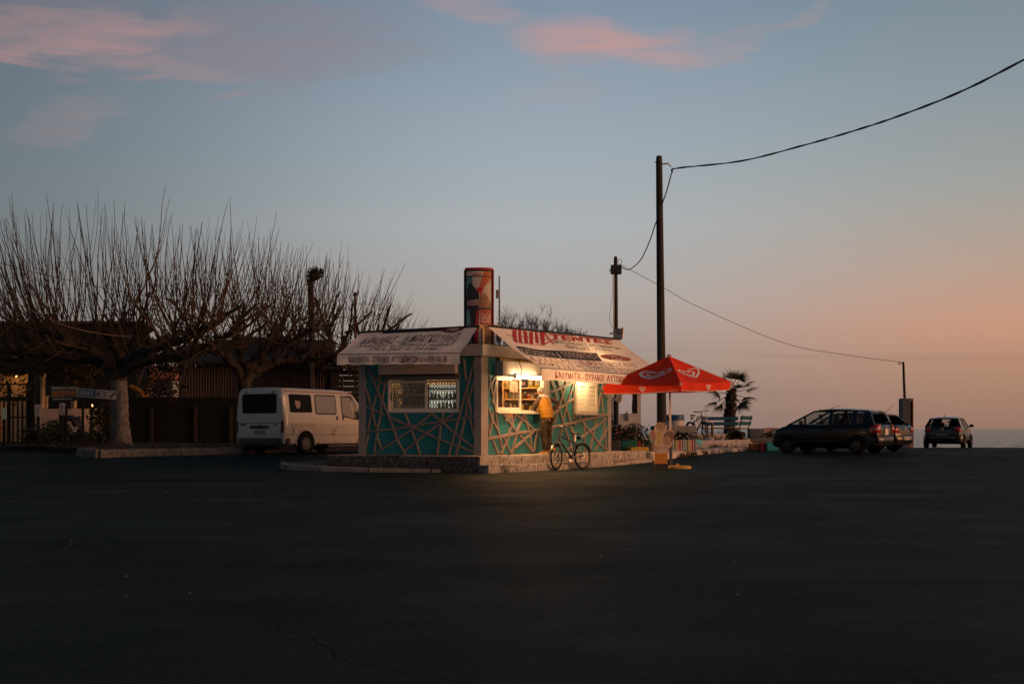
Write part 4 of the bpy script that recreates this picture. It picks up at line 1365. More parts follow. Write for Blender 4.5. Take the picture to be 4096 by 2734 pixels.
def fingers(wrist, fw, side, palm):
    """four fingers and a thumb rooted in the palm"""
    fw = Vector(fw).normalized(); side = Vector(side).normalized(); palm = Vector(palm).normalized()
    w0 = Vector(V_[wrist][:3])
    for k, ln in enumerate((.07, .08, .075, .06)):
        b_ = w0 + fw * .03 + side * (k - 1.5) * .02
        i0 = len(V_)
        V_.append((*b_, .010)); V_.append((*(b_ + fw * ln * .5 + palm * .006), .009)); V_.append((*(b_ + fw * ln * .85 + palm * .03), .007))
        E_.extend([(wrist, i0), (i0, i0 + 1), (i0 + 1, i0 + 2)])
    b_ = w0 - fw * .015 - side * .035
    i0 = len(V_)
    V_.append((*b_, .011)); V_.append((*(b_ + fw * .035 - side * .018 + palm * .012), .009))
    E_.extend([(wrist, i0), (i0, i0 + 1)])
fingers(13, (.6, .8, 0), (.8, -.6, 0), (0, 0, -1))
fingers(18, (-.6, .5, -.4), (.2, .5, .8), (-.7, -.4, 0))
body = skin_obj('body', V_, E_, M_skin, person)
# trousers
M_camo = mat('camouflage', (0.022, 0.017, 0.010), .9, var=.6, scale=11, col2=(0.11, 0.055, 0.018), lo=.54, hi=.58)
skin_obj('trousers', [(0, .0, .95, .155, .115), (-.095, .0, .84, .115, .12), (-.098, .025, .66, .112), (-.093, .03, .48, .102), (-.083, .0, .28, .096), (-.077, -.01, .09, .092),
                      (.095, .0, .84, .115, .12), (.093, .02, .66, .112), (.088, .03, .48, .102), (.068, -.01, .28, .096), (.062, -.03, .09, .092)],
         [(0, 1), (1, 2), (2, 3), (3, 4), (4, 5), (0, 6), (6, 7), (7, 8), (8, 9), (9, 10)], M_camo, person)
M_slv = mat('brown_sleeve', (0.055, 0.035, 0.025), .85, var=.35, scale=14, bump=.3, bscale=20)
skin_obj('jumper', [(0, .09, 1.30, .13, .10), (0, .12, 1.42, .10, .08), (-.185, .11, 1.405, .082), (-.23, .21, 1.24, .074), (-.205, .30, 1.11, .066), (-.12, .40, 1.11, .052),
                    (.195, .09, 1.415, .082), (.345, -.01, 1.37, .074), (.455, -.06, 1.315, .068), (.36, .0, 1.18, .058), (.28, .04, 1.09, .05)],
         [(0, 1), (1, 2), (2, 3), (3, 4), (4, 5), (1, 6), (6, 7), (7, 8), (8, 9), (9, 10)], M_slv, person)
# puffer vest: rings along the leaning spine with quilted bulges
rg = []
NZ = 34
for i in range(NZ + 1):
    t_ = i / NZ
    z = .90 + .56 * t_
    yb = .0 + .135 * max(0, (t_ - .1)) ** 1.1
    w_ = .195 + .025 * math.sin(t_ * 2.6) - .05 * max(0, t_ - .82) / .18
    d_ = .155 + .012 * math.sin(t_ * 3) - .02 * max(0, t_ - .85) / .15
    q_ = abs(math.sin(t_ * math.pi * 6.0)) ** .5
    bul = .0065 * q_ - .002
    ring = []
    for k in range(24):
        a_ = 2 * math.pi * k / 24
        ww = .004 * mnoise.noise(Vector((math.cos(a_) * 4, math.sin(a_) * 4, z * 18)))
        ring.append(Vector(((w_ + bul + ww) * math.cos(a_), yb + (d_ + bul + ww) * math.sin(a_), z + .012 * mnoise.noise(Vector((math.cos(a_) * 1.7, math.sin(a_) * 1.7, z * 3))))))
    rg.append(ring)
mb = MB(); mb.rings(rg)
mb.build('vest', mat('mustard_nylon', (0.25, 0.125, 0.004), .75, var=.15, scale=10), person, smooth=80, local=True)
# hood lying round the neck
mb = MB()
hp = [Vector((.115 * math.cos(a_), .115 + .085 * math.sin(a_) - .02, 1.455 + .02 * math.sin(a_ * 1) - .015 * math.cos(a_))) for a_ in [2 * math.pi * k / 16 for k in range(17)]]
mb.tube(hp, [.042 + .022 * (1 if .55 < k / 16 < .95 else 0) for k in range(17)], 8)
mb.build('hood', mat('grey_fleece', (0.34, 0.29, 0.26), .95, var=.2, scale=20, bump=.3), person, smooth=True, local=True)
# hair, ears, eyes, shoes
mb = MB()
vs_, fs_ = [], []
hc = Vector((-.025, .178, 1.61))
for j in range(9):
    for k in range(18):
        th = math.pi * .62 * j / 8
        a_ = 2 * math.pi * k / 18
        fr = max(0, math.sin(a_))      # forwards
        th2 = th * (1 - .42 * fr)
        r_ = .098 + .008 * mnoise.noise(Vector((a_ * 3, th * 6, 2)))
        vs_.append(hc + Vector((r_ * .86 * math.sin(th2) * math.cos(a_), r_ * 1.06 * math.sin(th2) * math.sin(a_), r_ * .98 * math.cos(th2))))
for j in range(8):
    for k in range(18):
        fs_.append((j * 18 + k, j * 18 + (k + 1) % 18, j * 18 + 18 + (k + 1) % 18, j * 18 + 18 + k))
mb.add(vs_, fs_)
mb.build('hair', M_hairg, person, smooth=True, local=True)
for s_ in (-1, 1):
    mb = MB(); mb.lathe([(0.001, -.03), (.014, -.015), (.016, .01), (0.001, .03)], 8, Matrix.Translation((-.025 + s_ * .085, .175, 1.59))); mb.build('ear', M_skin, body, smooth=True, local=True)
    mb = MB(); mb.lathe([(0.001, -.009), (.009, 0), (0.001, .009)], 8, Matrix.Translation((-.03 + s_ * .032, .262, 1.612))); mb.build('eye', M_dark, body, smooth=True, local=True)
    mb = MB()
    fx, fy = (-.08, -.01) if s_ < 0 else (.065, -.03)
    rg = []
    for i in range(8):
        t_ = i / 7
        w_ = .045 * (math.sin(math.pi * (t_ * .8 + .12)) ** .5)
        h_ = .055 * (1 - .45 * t_)
        rg.append([Vector((fx - w_, fy - .07 + .28 * t_, .0)), Vector((fx + w_, fy - .07 + .28 * t_, .0)), Vector((fx + w_ * .9, fy - .07 + .28 * t_, h_)), Vector((fx - w_ * .9, fy - .07 + .28 * t_, h_))])
    mb.rings(rg)
    mb.build('shoe', mat('sandal_tan', (0.55, 0.33, 0.10), .6), person, smooth=50, local=True)

# ------------------------------------------------------------------ bicycles
M_tyre = mat('tyre_rubber', (0.010, 0.010, 0.010), .85, spec=.12)
M_bfr = mat('bike_black', (0.015, 0.015, 0.017), .35, coat=.3)
M_steel = mat('steel', (0.45, 0.44, 0.42), .3, metal=1)
M_refl = mat('amber_reflector', (0.85, 0.38, 0.02), .25, emit=(0.9, .4, .02), estr=0.0)
def make_bike(label, loc, rz, lean, turn, mfr, group=None, bars=1.12):
    t_ = thing('bicycle', label, 'bicycle', loc, rz, group, rx=lean)
    Rw_ = .335
    def wheel(cx, turnM, rear):
        T = turnM @ Matrix.Translation((cx, 0, Rw_)) @ Matrix.Rotation(R(90), 4, 'X')
        mb = MB()
        mb.lathe([(Rw_ - .022 + .022 * math.cos(a_), .022 * math.sin(a_)) for a_ in [2 * math.pi * k / 8 for k in range(8)]], 40, T, closed=True)
        wh = mb.build('wheel', M_tyre, t_, smooth=True, local=True)
        mb = MB()
        mb.lathe([(Rw_ - .045, -.01), (Rw_ - .045, .01), (Rw_ - .062, .008), (Rw_ - .062, -.008)], 40, T, closed=True)
        mb.build('rim', M_bfr, wh, local=True)
        mb = MB()
        for k in range(28):
            a_ = 2 * math.pi * k / 28
            s_ = (-1) ** k * .025
            mb.tube([T @ Vector((.02 * math.cos(a_ + .8), .02 * math.sin(a_ + .8), s_)), T @ Vector(((Rw_ - .055) * math.cos(a_), (Rw_ - .055) * math.sin(a_), 0))], .0013, 3, False)
        mb.build('spokes', M_steel, wh, local=True)
        mb = MB(); mb.lathe([(.022, -.045), (.022, .045)], 10, T)
        if rear: mb.lathe([(.05, .03), (.05, .045), (.02, .06)], 14, T)
        mb.build('hub', M_steel, wh, local=True)
        mb = MB(); mb.lathe([(.075, -.034), (.075, -.03)], 18, T); mb.build('brake_disc', M_steel, wh, local=True)
        for a_ in (R(60), R(250)) if not rear else (R(10), R(190)):
            mb = MB()
            mb.box((0, 0, 0), (.09, .03, .012), bev=.004)
            mb.xform(T @ Matrix.Rotation(a_, 4, 'Z') @ Matrix.Translation((Rw_ - .11, 0, 0)) @ Matrix.Rotation(R(90), 4, 'Z'))
            mb.build('reflector', M_refl, wh, local=True)
        return wh
    I = Matrix.Identity(4)
    hx, hz = .875, .80      # head tube
    ax = Vector((-.30, 0, 1)).normalized()
    piv = Vector((hx, 0, hz))
    TM = Matrix.Translation(piv) @ Matrix.Rotation(turn, 4, ax) @ Matrix.Translation(-piv)
    wheel(0, I, True)
    wheel(1.06, TM, False)
    mb = MB()
    bb = Vector((.42, 0, .29)); st_ = Vector((.27, 0, .72)); hb = piv - ax * .06; ht = piv + ax * .08
    mb.tube([ht, hb], .025, 8); mb.tube([bb, st_], .019, 8); mb.tube([hb + Vector((-.01, 0, .01)), bb], .026, 8); mb.tube([ht + Vector((-.01, 0, -.03)), st_ + Vector((.01, 0, -.05))], .021, 8)
    for s_ in (-1, 1):
        mb.tube([bb + Vector((0, s_ * .03, 0)), Vector((0, s_ * .055, Rw_))], .011, 6)
        mb.tube([st_ + Vector((0, s_ * .02, -.06)), Vector((0, s_ * .055, Rw_))], .010, 6)
    mb.build('frame', mfr, t_, smooth=60, local=True)
    mb = MB()
    for s_ in (-1, 1):
        mb.tube([TM @ (hb - ax * .06 + Vector((0, s_ * .055, 0))), TM @ Vector((1.06, s_ * .055, Rw_))], [.019, .015], 8)
    mb.tube([TM @ (hb - ax * .06 + Vector((0, -.07, 0))), TM @ (hb - ax * .06 + Vector((0, .07, 0)))], .02, 6)
    mb.build('fork', mfr, t_, smooth=60, local=True)
    mb = MB()
    top_ = ht + ax * (bars - ht.z - .03)
    mb.tube([TM @ ht, TM @ top_, TM @ (top_ + Vector((.05, 0, .02)))], .017, 8)
    c_ = top_ + Vector((.05, 0, .02))
    mb.tube([TM @ (c_ + Vector((-.06, -.31, .03))), TM @ (c_ + Vector((-.02, -.12, .01))), TM @ c_, TM @ (c_ + Vector((-.02, .12, .01))), TM @ (c_ + Vector((-.06, .31, .03)))], .013, 8)
    hbr = mb.build('handlebar', M_bfr, t_, smooth=60, local=True)
    for s_ in (-1, 1):
        mb = MB(); mb.tube([TM @ (c_ + Vector((-.045, s_ * .21, .024))), TM @ (c_ + Vector((-.065, s_ * .325, .031)))], .018, 8); mb.build('grip', M_tyre, hbr, local=True)
        mb = MB(); mb.tube([TM @ (c_ + Vector((-.03, s_ * .17, .02))), TM @ (c_ + Vector((.03, s_ * .2, .0))), TM @ (c_ + Vector((.0, s_ * .29, .0)))], .007, 5); mb.build('brake_lever', M_steel, hbr, local=True)
        mb = MB(); mb.tube([TM @ (c_ + Vector((.02, s_ * .19, .0))), TM @ (c_ + Vector((.14, s_ * .12, -.02))), TM @ (c_ + Vector((.13, s_ * .05, -.2))), TM @ (hb + Vector((.03, s_ * .03, 0)))], .004, 4); mb.build('brake_cable', M_bfr, hbr, local=True)
    mb = MB()
    mb.tube([st_, st_ + Vector((-.045, 0, .17))], .014, 8)
    sp = mb.build('seat_post', M_steel, t_, local=True)
    sc_ = st_ + Vector((-.045, 0, .18))
    rg = []
    for i in range(9):
        t2 = i / 8
        x = .15 - .28 * t2
        w_ = .022 + .06 * sstep(.35, .95, t2)
        rg.append([sc_ + Vector((x, -w_, .0)), sc_ + Vector((x, -w_ * .7, .045)), sc_ + Vector((x, 0, .05 + .01 * t2)), sc_ + Vector((x, w_ * .7, .045)), sc_ + Vector((x, w_, .0)), sc_ + Vector((x, 0, -.01))])
    mb = MB(); mb.rings(rg); mb.build('saddle', M_bfr, t_, smooth=50, local=True)
    mb = MB(); mb.box(sc_ + Vector((-.12, 0, -.09)), (.08, .09, .09), bev=.02); mb.build('saddle_bag', M_tyre, t_, smooth=40, local=True)
    T = Matrix.Translation(bb) @ Matrix.Rotation(R(90), 4, 'X')
    mb = MB(); mb.lathe([(.09, .045), (.09, .05), (.06, .052), (.02, .05)], 24, T); mb.lathe([(.02, -.06), (.02, .06)], 8, T); mb.build('chainring', M_steel, t_, local=True)
    for s_, a_ in ((1, R(-50)), (-1, R(130))):
        mb = MB()
        e_ = bb + Vector((.17 * math.cos(a_), -s_ * .075, .17 * math.sin(a_)))
        mb.tube([bb + Vector((0, -s_ * .065, 0)), e_], .011, 6)
        cr = mb.build('crank', M_steel, t_, local=True)
        mb = MB(); mb.box(e_ + Vector((0, -s_ * .05, 0)), (.09, .09, .022)); mb.build('pedal', M_bfr, cr, local=True)
    mb = MB()
    for zz in (.085, -.085):
        mb.tube([bb + Vector((0, -.05, zz)), Vector((0, -.045, Rw_ + zz * .5))], .005, 4)
    mb.tube([Vector((0, -.045, Rw_)), Vector((.03, -.045, Rw_ - .1)), Vector((.06, -.045, Rw_ - .13))], .012, 5)
    mb.build('chain', M_tyre, t_, local=True)
    for cx, TT, a0, a1 in ((0, I, 40, 165), (1.06, TM, 25, 120)):
        mb = MB(); rg = []
        for k in range(12):
            a_ = R(a0 + (a1 - a0) * k / 11)
            rg.append([TT @ Vector((cx + (Rw_ + .03) * math.cos(a_), s_, Rw_ + (Rw_ + .03 + dz_) * math.sin(a_))) for s_, dz_ in ((-.03, -.008), (0, .004), (.03, -.008), (0, -.002))])
        mb.rings(rg); mb.build('mudguard', M_bfr, t_, smooth=60, local=True)
    mb = MB(); mb.tube([Vector((.02, .06, .3)), Vector((.12, .13, .02))], .008, 5); mb.build('kickstand', M_steel, t_, local=True)
    return t_
fw_ = Vector((1.116 - 1.826, 30.1 - 30.9)).normalized()
make_bike('black mountain bicycle with amber wheel reflectors leaning by the lit steps', (1.826, 30.9, gz(1.83, 30.9)), math.atan2(fw_.y, fw_.x), R(4), R(14), M_bfr)

# ------------------------------------------------------------------ red parasol
M_red = mat('parasol_red', (0.88, 0.050, 0.012), .8, var=.10, scale=3, trans=.32)
M_white = mat('white_print', (0.72, 0.68, 0.66), .6)
M_hem = mat('pale_hem', (0.62, 0.50, 0.44), .7)
uc = Vector((4.125, 31.5))
par = thing('parasol', 'open red parasol with white heart logos on a thin pole right of the kiosk', 'parasol', (4.16, 31.5, 0.0))
apex = Vector((uc.x, uc.y, 2.95))
cor = [Vector((uc.x - 1.75, uc.y - .085, 2.165)), Vector((uc.x + .05, uc.y - 1.70, 2.20)), Vector((uc.x + 1.64, uc.y + .085, 2.28)), Vector((uc.x - .085, uc.y + 1.75, 2.25))]
def heart(t):
    return (16 * math.sin(t) ** 3 / 34, (13 * math.cos(t) - 5 * math.cos(2 * t) - 2 * math.cos(3 * t) - .4 * math.cos(4 * t)) / 36)
def heart_logo(mb, fn):
    N = 40
    p = []
    for k in range(N + 1):
        t = .30 + (2 * math.pi - .75) * k / N
        x, y = heart(-t)
        sc = 1.0 + .10 * (k / N)
        p.append((x * sc, y * sc + .02))
    stroke(mb, p, [.05 + .08 * math.sin(math.pi * min(1, k / N * 1.15)) for k in range(N + 1)], fn)
    p = []
    for k in range(N + 1):
        t = -.15 + (2 * math.pi - .55) * k / N
        x, y = heart(t)
        p.append((x * .56, y * .56 + .035))
    stroke(mb, p, [.045 + .06 * math.sin(math.pi * k / N) for k in range(N + 1)], fn)
for i in range(4):
    a, b = cor[i], cor[(i + 1) % 4]
    nrm = (b - a).cross(apex - a).normalized()
    if nrm.z < 0: nrm = -nrm
    def pan(u, v, off=0.0, a=a, b=b, nrm=nrm):
        """u along the hem, v from hem to apex"""
        h = a * (1 - u) + b * u
        p = h * (1 - v) + apex * v
        sg = -.085 * math.sin(math.pi * min(1, v)) * math.sin(math.pi * u) - .03 * math.sin(math.pi * u) * (1 - v)
        wr = .012 * mnoise.noise(Vector((u * 5, v * 3, i * 7.0))) + .008 * math.sin(u * 40 + i) * (1 - v) ** 3
        return p + nrm * (sg + wr + off)
    mb = MB(); mb.grid(lambda u, v: pan(u, v * .985), 14, 10)
    cp = mb.build('canopy_panel', M_red, par, smooth=60)
    mid_ = (a + b) / 2
    ctr = mid_.lerp(apex, .42)
    ux = (b - a).normalized()
    uy = (apex - mid_).normalized()
    def lf(x, y, ctr=ctr, ux=ux, uy=uy, nrm=nrm, pan=pan, a=a, b=b, mid_=mid_):
        p = ctr + ux * x * .92 + uy * y * .50
        # drop the point on the panel
        L_ = (apex - mid_).length
        v = (p - mid_).dot(uy) / L_
        half = (b - a).length / 2 * (1 - v)
        u = .5 + .5 * ((p - mid_).dot(ux)) / max(.05, half)
        return pan(u, v, .010)
    if i < 2 or True:
        mb = MB(); heart_logo(mb, lf); mb.build('heart_logo', M_white, cp)
    out_ = Vector((nrm.x, nrm.y, 0)).normalized()
    def val(u, v, off=0.0, a=a, b=b, out_=out_):
        h = a * (1 - u) + b * u + nrm * (-.03 * math.sin(math.pi * u))
        wob = (.022 * math.sin(u * 22 + i) + .018 * mnoise.noise(Vector((u * 14, v, i * 3.0)))) * v
        return h + out_ * (.004 + off + wob - .02 * v) - Vector((0, 0, 1)) * (.21 * v)
    mb = MB(); mb.grid(lambda u, v: val(.012 + .976 * u, v), 24, 4)
    vl_ = mb.build('valance', M_red, par, smooth=60)
    mb = MB(); mb.grid(lambda u, v: val(.012 + .976 * u, .965 + .06 * v, .003), 24, 1); mb.build('hem', M_hem, vl_)
    mb = MB()
    cu_ = .52 if i == 0 else .55
    heart_logo(mb, lambda x, y: val(cu_ + x * .19 / 2.47, .5 - y * .15 / .21, .006))
    mb.build('heart_logo', M_white, vl_)
    # ribs
    mb = MB(); mb.tube([apex - Vector((0, 0, .05)), a - Vector((0, 0, .03)) + (apex - a) * .02], .011, 5); rb_ = mb.build('rib', M_alu, par)
    mb = MB(); mb.tube([Vector((uc.x, uc.y, 2.35)), apex.lerp(a, .5) - Vector((0, 0, .05))], .009, 5); mb.build('strut', M_alu, rb_)
mb = MB(); q_ = cor[2]
mb.prism([q_ + Vector((-.10, -.03, .05)), q_ + Vector((.10, -.01, -.02)), q_ + Vector((-.05, -.02, -.24)), q_ + Vector((-.12, -.02, -.05))], (0.003, .01, 0))
mb.build('corner_pocket', M_hem, par)
mb = MB(); q_ = cor[1]
mb.box(q_ + Vector((0.01, -.01, -.05)), (.05, .02, .09), bev=.008); mb.build('corner_pocket', M_hem, par)
mb = MB(); mb.lathe([(.07, 0), (.065, .035), (.03, .05)], 14, Matrix.Translation(apex - Vector((0, 0, .005)))); mb.build('top_cap', mat('cap_blue', (0.3, 0.36, 0.40), .5), par)
mb = MB(); mb.tube([(4.165, 31.5, .45), (4.13, 31.5, 2.9)], .027, 10); mb.build('pole', mat('pole_white', (0.55, 0.48, 0.42), .4), par, smooth=True)
mb = MB(); mb.tube([(4.17, 31.5, .09), (4.165, 31.5, .62)], .042, 10); mb.build('sleeve', mat('sleeve_dark', (0.03, 0.035, 0.04), .5, var=.3, scale=20), par)
mb = MB(); mb.box((4.21, 31.5, .56), (.07, .02, .03)); mb.build('sleeve_knob', M_steel, par)
bs_ = thing('concrete_weight', 'round yellow concrete foot carrying the red parasol', 'weight', (4.35, 31.5, -.02))
mb = MB(); mb.lathe([(.37, 0), (.38, .06), (.36, .10), (.05, .115), (.05, .16), (0.001, .16)], 28, Matrix.Translation((4.33, 31.5, -.03))); mb.build('disc', mat('yellow_concrete', (0.40, 0.25, 0.07), .85, var=.4, scale=5, bump=.3), bs_, smooth=40)

# ------------------------------------------------------------------ cut-out ice cream board
bd = thing('advertising_board', 'cut-out ice cream board with rounded lobes and an orange foot in front of the parasol', 'sign', (3.84, 31.0, gz(3.84, 31)))
def z7(x, y): return (2400 + x * .2169, 1560 + y * .2169)
def BD(x, y, off=0.0):
    px, py = z7(x, y)
    p = W(px, py, 31.0)
    return Vector((p.x, 31.0 - off, p.z))
outl = [(1003, 1360), (1003, 1160), (992, 1080), (962, 1000), (915, 895), (897, 815), (908, 762), (935, 740), (965, 735), (1008, 748), (1008, 690), (1018, 635), (1050, 602), (1120, 588), (1190, 600), (1232, 640), (1238, 690), (1225, 748), (1262, 728), (1310, 722), (1350, 748), (1368, 800), (1362, 880), (1345, 965), (1312, 1040), (1245, 1076), (1245, 1160), (1245, 1360)]
mb = MB(); mb.prism([BD(*p, -.02) for p in outl], (0, -.04, 0)); mb.build('board', mat('board_cream', (0.52, 0.40, 0.30), .55, var=.1, scale=6), bd)
wav = [(1004 + 241 * k / 30, 1160 + 9 * abs(math.sin(k * .66)) - 4) for k in range(31)]
mb = MB(); mb.prism([BD(1004, 1350, .0205)] + [BD(*p, .0205) for p in wav] + [BD(1244, 1350, .0205)], (0, -.003, 0)); mb.build('orange_panel', mat('board_orange', (0.50, 0.20, 0.025), .5, var=.1), bd)
p0, p1 = BD(1001, 1440), BD(1249, 1352)
mb = MB(); mb.box(((p0.x + p1.x) / 2, 31.0, (p0.z + p1.z) / 2 - .03), (p1.x - p0.x, .30, p1.z - p0.z + .06), bev=.01); mb.build('foot', mat('board_foot', (0.03, 0.022, 0.02), .6), bd)
Pm = {k: mat('board_' + k, c_, .6) for k, c_ in dict(line=(0.16, 0.10, 0.08), pink=(0.42, 0.22, 0.19), yellow=(0.50, 0.36, 0.06), teal=(0.20, 0.33, 0.27), brown=(0.22, 0.13, 0.10), sand=(0.50, 0.34, 0.18), olive=(0.25, 0.2, 0.07)).items()}
def blob(pts, k, off, nm='printed_shape'):
    mb = MB(); mb.add([BD(*p, off) for p in pts], [tuple(range(len(pts)))]); return mb.build(nm, Pm[k], bd)
def ell(cx, cy, rx, ry, rot=0, n=22):
    c_, s_ = math.cos(R(rot)), math.sin(R(rot))
    return [(cx + rx * math.cos(t) * c_ - ry * math.sin(t) * s_, cy + rx * math.cos(t) * s_ + ry * math.sin(t) * c_) for t in [2 * math.pi * k / n for k in range(n)]]
blob([(900, 830), (920, 770), (940, 860), (985, 1000), (985, 1060), (930, 930)], 'teal', .022)
blob(ell(985, 840, 42, 85, -12), 'pink', .0225); blob([(975, 860), (1000, 900), (985, 1080), (968, 1000)], 'brown', .023)
blob([(1045, 760), (1105, 790), (1120, 860), (1085, 1010), (1068, 1010)], 'yellow', .022)
blob(ell(1122, 655, 88, 52), 'sand', .022)
blob(ell(1268, 855, 95, 110, 30), 'brown', .022); blob(ell(1240, 915, 62, 66), 'sand', .0235); blob(ell(1240, 915, 26, 28), 'pink', .0245)
blob(ell(1030, 1050, 28, 40, -30), 'pink', .0225)
mb = MB()
def bl(u, v): return BD(u, v, .026)
stroke(mb, ell(1122, 655, 90, 54) + ell(1122, 655, 90, 54)[:1], 4, bl)
stroke(mb, ell(1240, 915, 70, 76) + ell(1240, 915, 70, 76)[:1], 6, bl)
stroke(mb, ell(1240, 915, 26, 28)[2:20], 4, bl)
stroke(mb, [(1062, 720), (1085, 712), (1140, 712), (1178, 722)], 6, bl); stroke(mb, [(1112, 715), (1108, 780)], 5, bl)
stroke(mb, ell(985, 840, 44, 88, -12)[10:22], 4, bl)
stroke(mb, [(1180, 985), (1250, 1010), (1270, 985), (1290, 990)], 6, bl)
rnd = random.Random(4)
for k in range(26):
    x, y = 1122 + rnd.uniform(-70, 70), 655 + rnd.uniform(-34, 34)
    stroke(mb, [(x, y), (x + rnd.uniform(-10, 10), y + rnd.uniform(-12, 12)), (x + rnd.uniform(-12, 12), y + rnd.uniform(-12, 12))], 5, bl)
for (cx, cy) in ((1110, 1060), (1200, 1060), (1045, 1112)):
    stroke(mb, [(cx - 36 + 6 * k, cy + rnd.uniform(-16, 16)) for k in range(12)], 4, bl)
mb.build('printed_line', Pm['line'], bd)

# ------------------------------------------------------------------ poles and cables
M_pole = mat('tarred_wood', (0.022, 0.019, 0.017), .85, var=.4, scale=3, bump=.4, bscale=12, stretch=(1, 1, .1))
def depth_pts(l):
    return [W(px, py, D) for px, py, D in l]
pole = thing('utility_pole', 'tall dark timber utility pole rising behind the parasol', 'utility pole', (4.62, 37.0, .1))
mb = MB(); mb.tube([(4.63, 37, .0), (4.62, 37, 1.5), (4.57, 37, 6), (4.535, 37, 9.3), (4.535, 37, 9.44)], [.150, .140, .115, .098, .085], 14); mb.build('post', M_pole, pole, smooth=50)
mb = MB(); mb.tube(depth_pts([(2649, 656, 36.95), (2672, 654, 36.9)]), .022, 6); mb.tube(depth_pts([(2672, 653, 36.9), (2685, 668, 36.9)]), .018, 5); mb.build('bracket', mat('weathered_wood', (0.4, 0.28, 0.2), .8), pole)
mb = MB(); mb.tube(depth_pts([(2618, 649, 37), (2626, 649, 37)]), .015, 5); mb.build('bolt', M_steel, pole)
mb = MB(); mb.tube([(4.475, 36.95, .1), (4.465, 36.95, 3.1)], .016, 6); mb.build('conduit', mat('blue_pipe', (0.10, 0.20, 0.24), .5), pole)
def smoothpath(pts, n=6):
    out = []
    P = [pts[0] * 2 - pts[1]] + pts + [pts[-1] * 2 - pts[-2]]
    for i in range(1, len(P) - 2):
        for k in range(n):
            t = k / n
            a, b, c, d = P[i - 1], P[i], P[i + 1], P[i + 2]
            out.append(.5 * ((2 * b) + (c - a) * t + (2 * a - 5 * b + 4 * c - d) * t * t + (3 * b - a - 3 * c + d) * t ** 3))
    out.append(pts[-1])
    return out
M_cable = mat('cable_black', (0.012, 0.012, 0.012), .6)
def cable(label, pts, r, m=M_cable, tw=False):
    mb = MB()
    pp = smoothpath(depth_pts(pts), 8)
    mb.tube(pp, r, 5)
    if tw:
        for ph in (0, math.pi):
            mb.tube([p + Vector((0, math.cos(i * .9 + ph), math.sin(i * .9 + ph))) * r * .8 for i, p in enumerate(pp)], r * .7, 4)
    o = mb.build('cable', m, None, smooth=True)
    return tag(o, label, 'cable')
cable('thick twisted black cable rising from the tall pole to the upper right', [(2690, 690, 36.9), (2708, 673, 36.8), (2964, 644, 35.0), (3219, 580, 32.4), (3420, 522, 30.0), (3596, 464, 27.8), (3836, 370, 24.6), (4096, 239, 21.5), (4420, 60, 18.5), (4800, -190, 15.5)], .019, tw=True)
cable('black cable looping from the tall pole down to the shorter pole', [(2692, 672, 36.85), (2684, 700, 36.8), (2668, 760, 36.85), (2650, 812, 36.87), (2636, 860, 37.6), (2620, 900, 39), (2598, 965, 42), (2565, 1035, 45.5), (2530, 1070, 48), (2510, 1078, 49), (2486, 1068, 49.8)], .02)
pole2 = thing('utility_pole', 'shorter dark utility pole with a junction box and floodlight behind the awning', 'utility pole', (4.32, 50, .5))
mb = MB(); mb.tube([W(2466, 1800, 50), W(2464, 1500, 50), W(2462.5, 1034, 50), W(2462, 1025, 50)], [.11, .10, .078, .05], 12); mb.build('post', M_pole, pole2, smooth=50)
mb = MB(); a_, b_ = W(2443, 1096, 49.9), W(2486, 1060, 49.9); mb.box((a_ + b_) / 2, (b_.x - a_.x, .3, b_.z - a_.z), bev=.02); jb = mb.build('junction_box', M_blk, pole2)
mb = MB(); mb.tube(depth_pts([(2437, 1080, 49.8), (2444, 1077, 49.8), (2444, 1086, 49.8), (2437, 1082, 49.8)]), .02, 5); mb.build('insulator', M_blk, jb)
mb = MB(); mb.tube(depth_pts([(2456, 1068, 49.85), (2455, 1350, 49.85)]), .024, 6); mb.build('conduit', mat('pale_pipe', (0.45, 0.36, 0.28), .5), pole2)
mb = MB(); mb.tube(smoothpath(depth_pts([(2452, 1100, 49.8), (2450, 1180, 49.8), (2440, 1250, 49.8), (2439, 1285, 49.8), (2450, 1310, 49.8)])), .008, 4); mb.build('wire', M_cable, pole2)
mb = MB(); mb.tube(smoothpath(depth_pts([(2470, 1050, 49.8), (2478, 1036, 49.8), (2486, 1042, 49.8), (2484, 1056, 49.8), (2476, 1056, 49.8)])), .009, 4); mb.build('wire', M_cable, pole2)
fl_ = thing('floodlight', 'unlit grey floodlight clamped to the shorter pole above the awning', 'floodlight', tuple(W(2475, 1335, 49.7)))
P = [W(2456, 1355, 49.55), W(2487, 1356, 49.5), W(2494, 1310, 49.5), W(2456, 1316, 49.55)]
mb = MB(); mb.prism(P, (0.02, .16, 0)); mb.build('housing', mat('lamp_grey', (0.20, 0.22, 0.24), .4), fl_)
mb = MB(); mb.prism([W(2489, 1356, 49.5), W(2492, 1356, 49.52), W(2496, 1308, 49.52), W(2493.5, 1309, 49.5)], (0, .18, 0)); mb.build('lens', mat('lens_pale', (0.6, 0.5, 0.4), .2), fl_)
mb = MB(); mb.tube(depth_pts([(2438, 1333, 49.75), (2452, 1329, 49.6), (2492, 1332, 49.45)]), .018, 5); mb.tube(depth_pts([(2438, 1333, 49.75), (2454, 1337, 49.9)]), .018, 5); mb.build('clamp', M_blk, fl_)
mb = MB(); mb.box(W(2474, 1318, 49.45), (.08, .05, .08)); mb.build('driver_box', M_blk, fl_)
cable('thin wire sloping from the shorter pole down to the shore pole', [(2474, 1054, 49.9), (2657, 1152, 50.5), (2790, 1225, 51), (3139, 1372, 52.6), (3400, 1421, 53.5), (3605, 1448, 54.2)], .011)
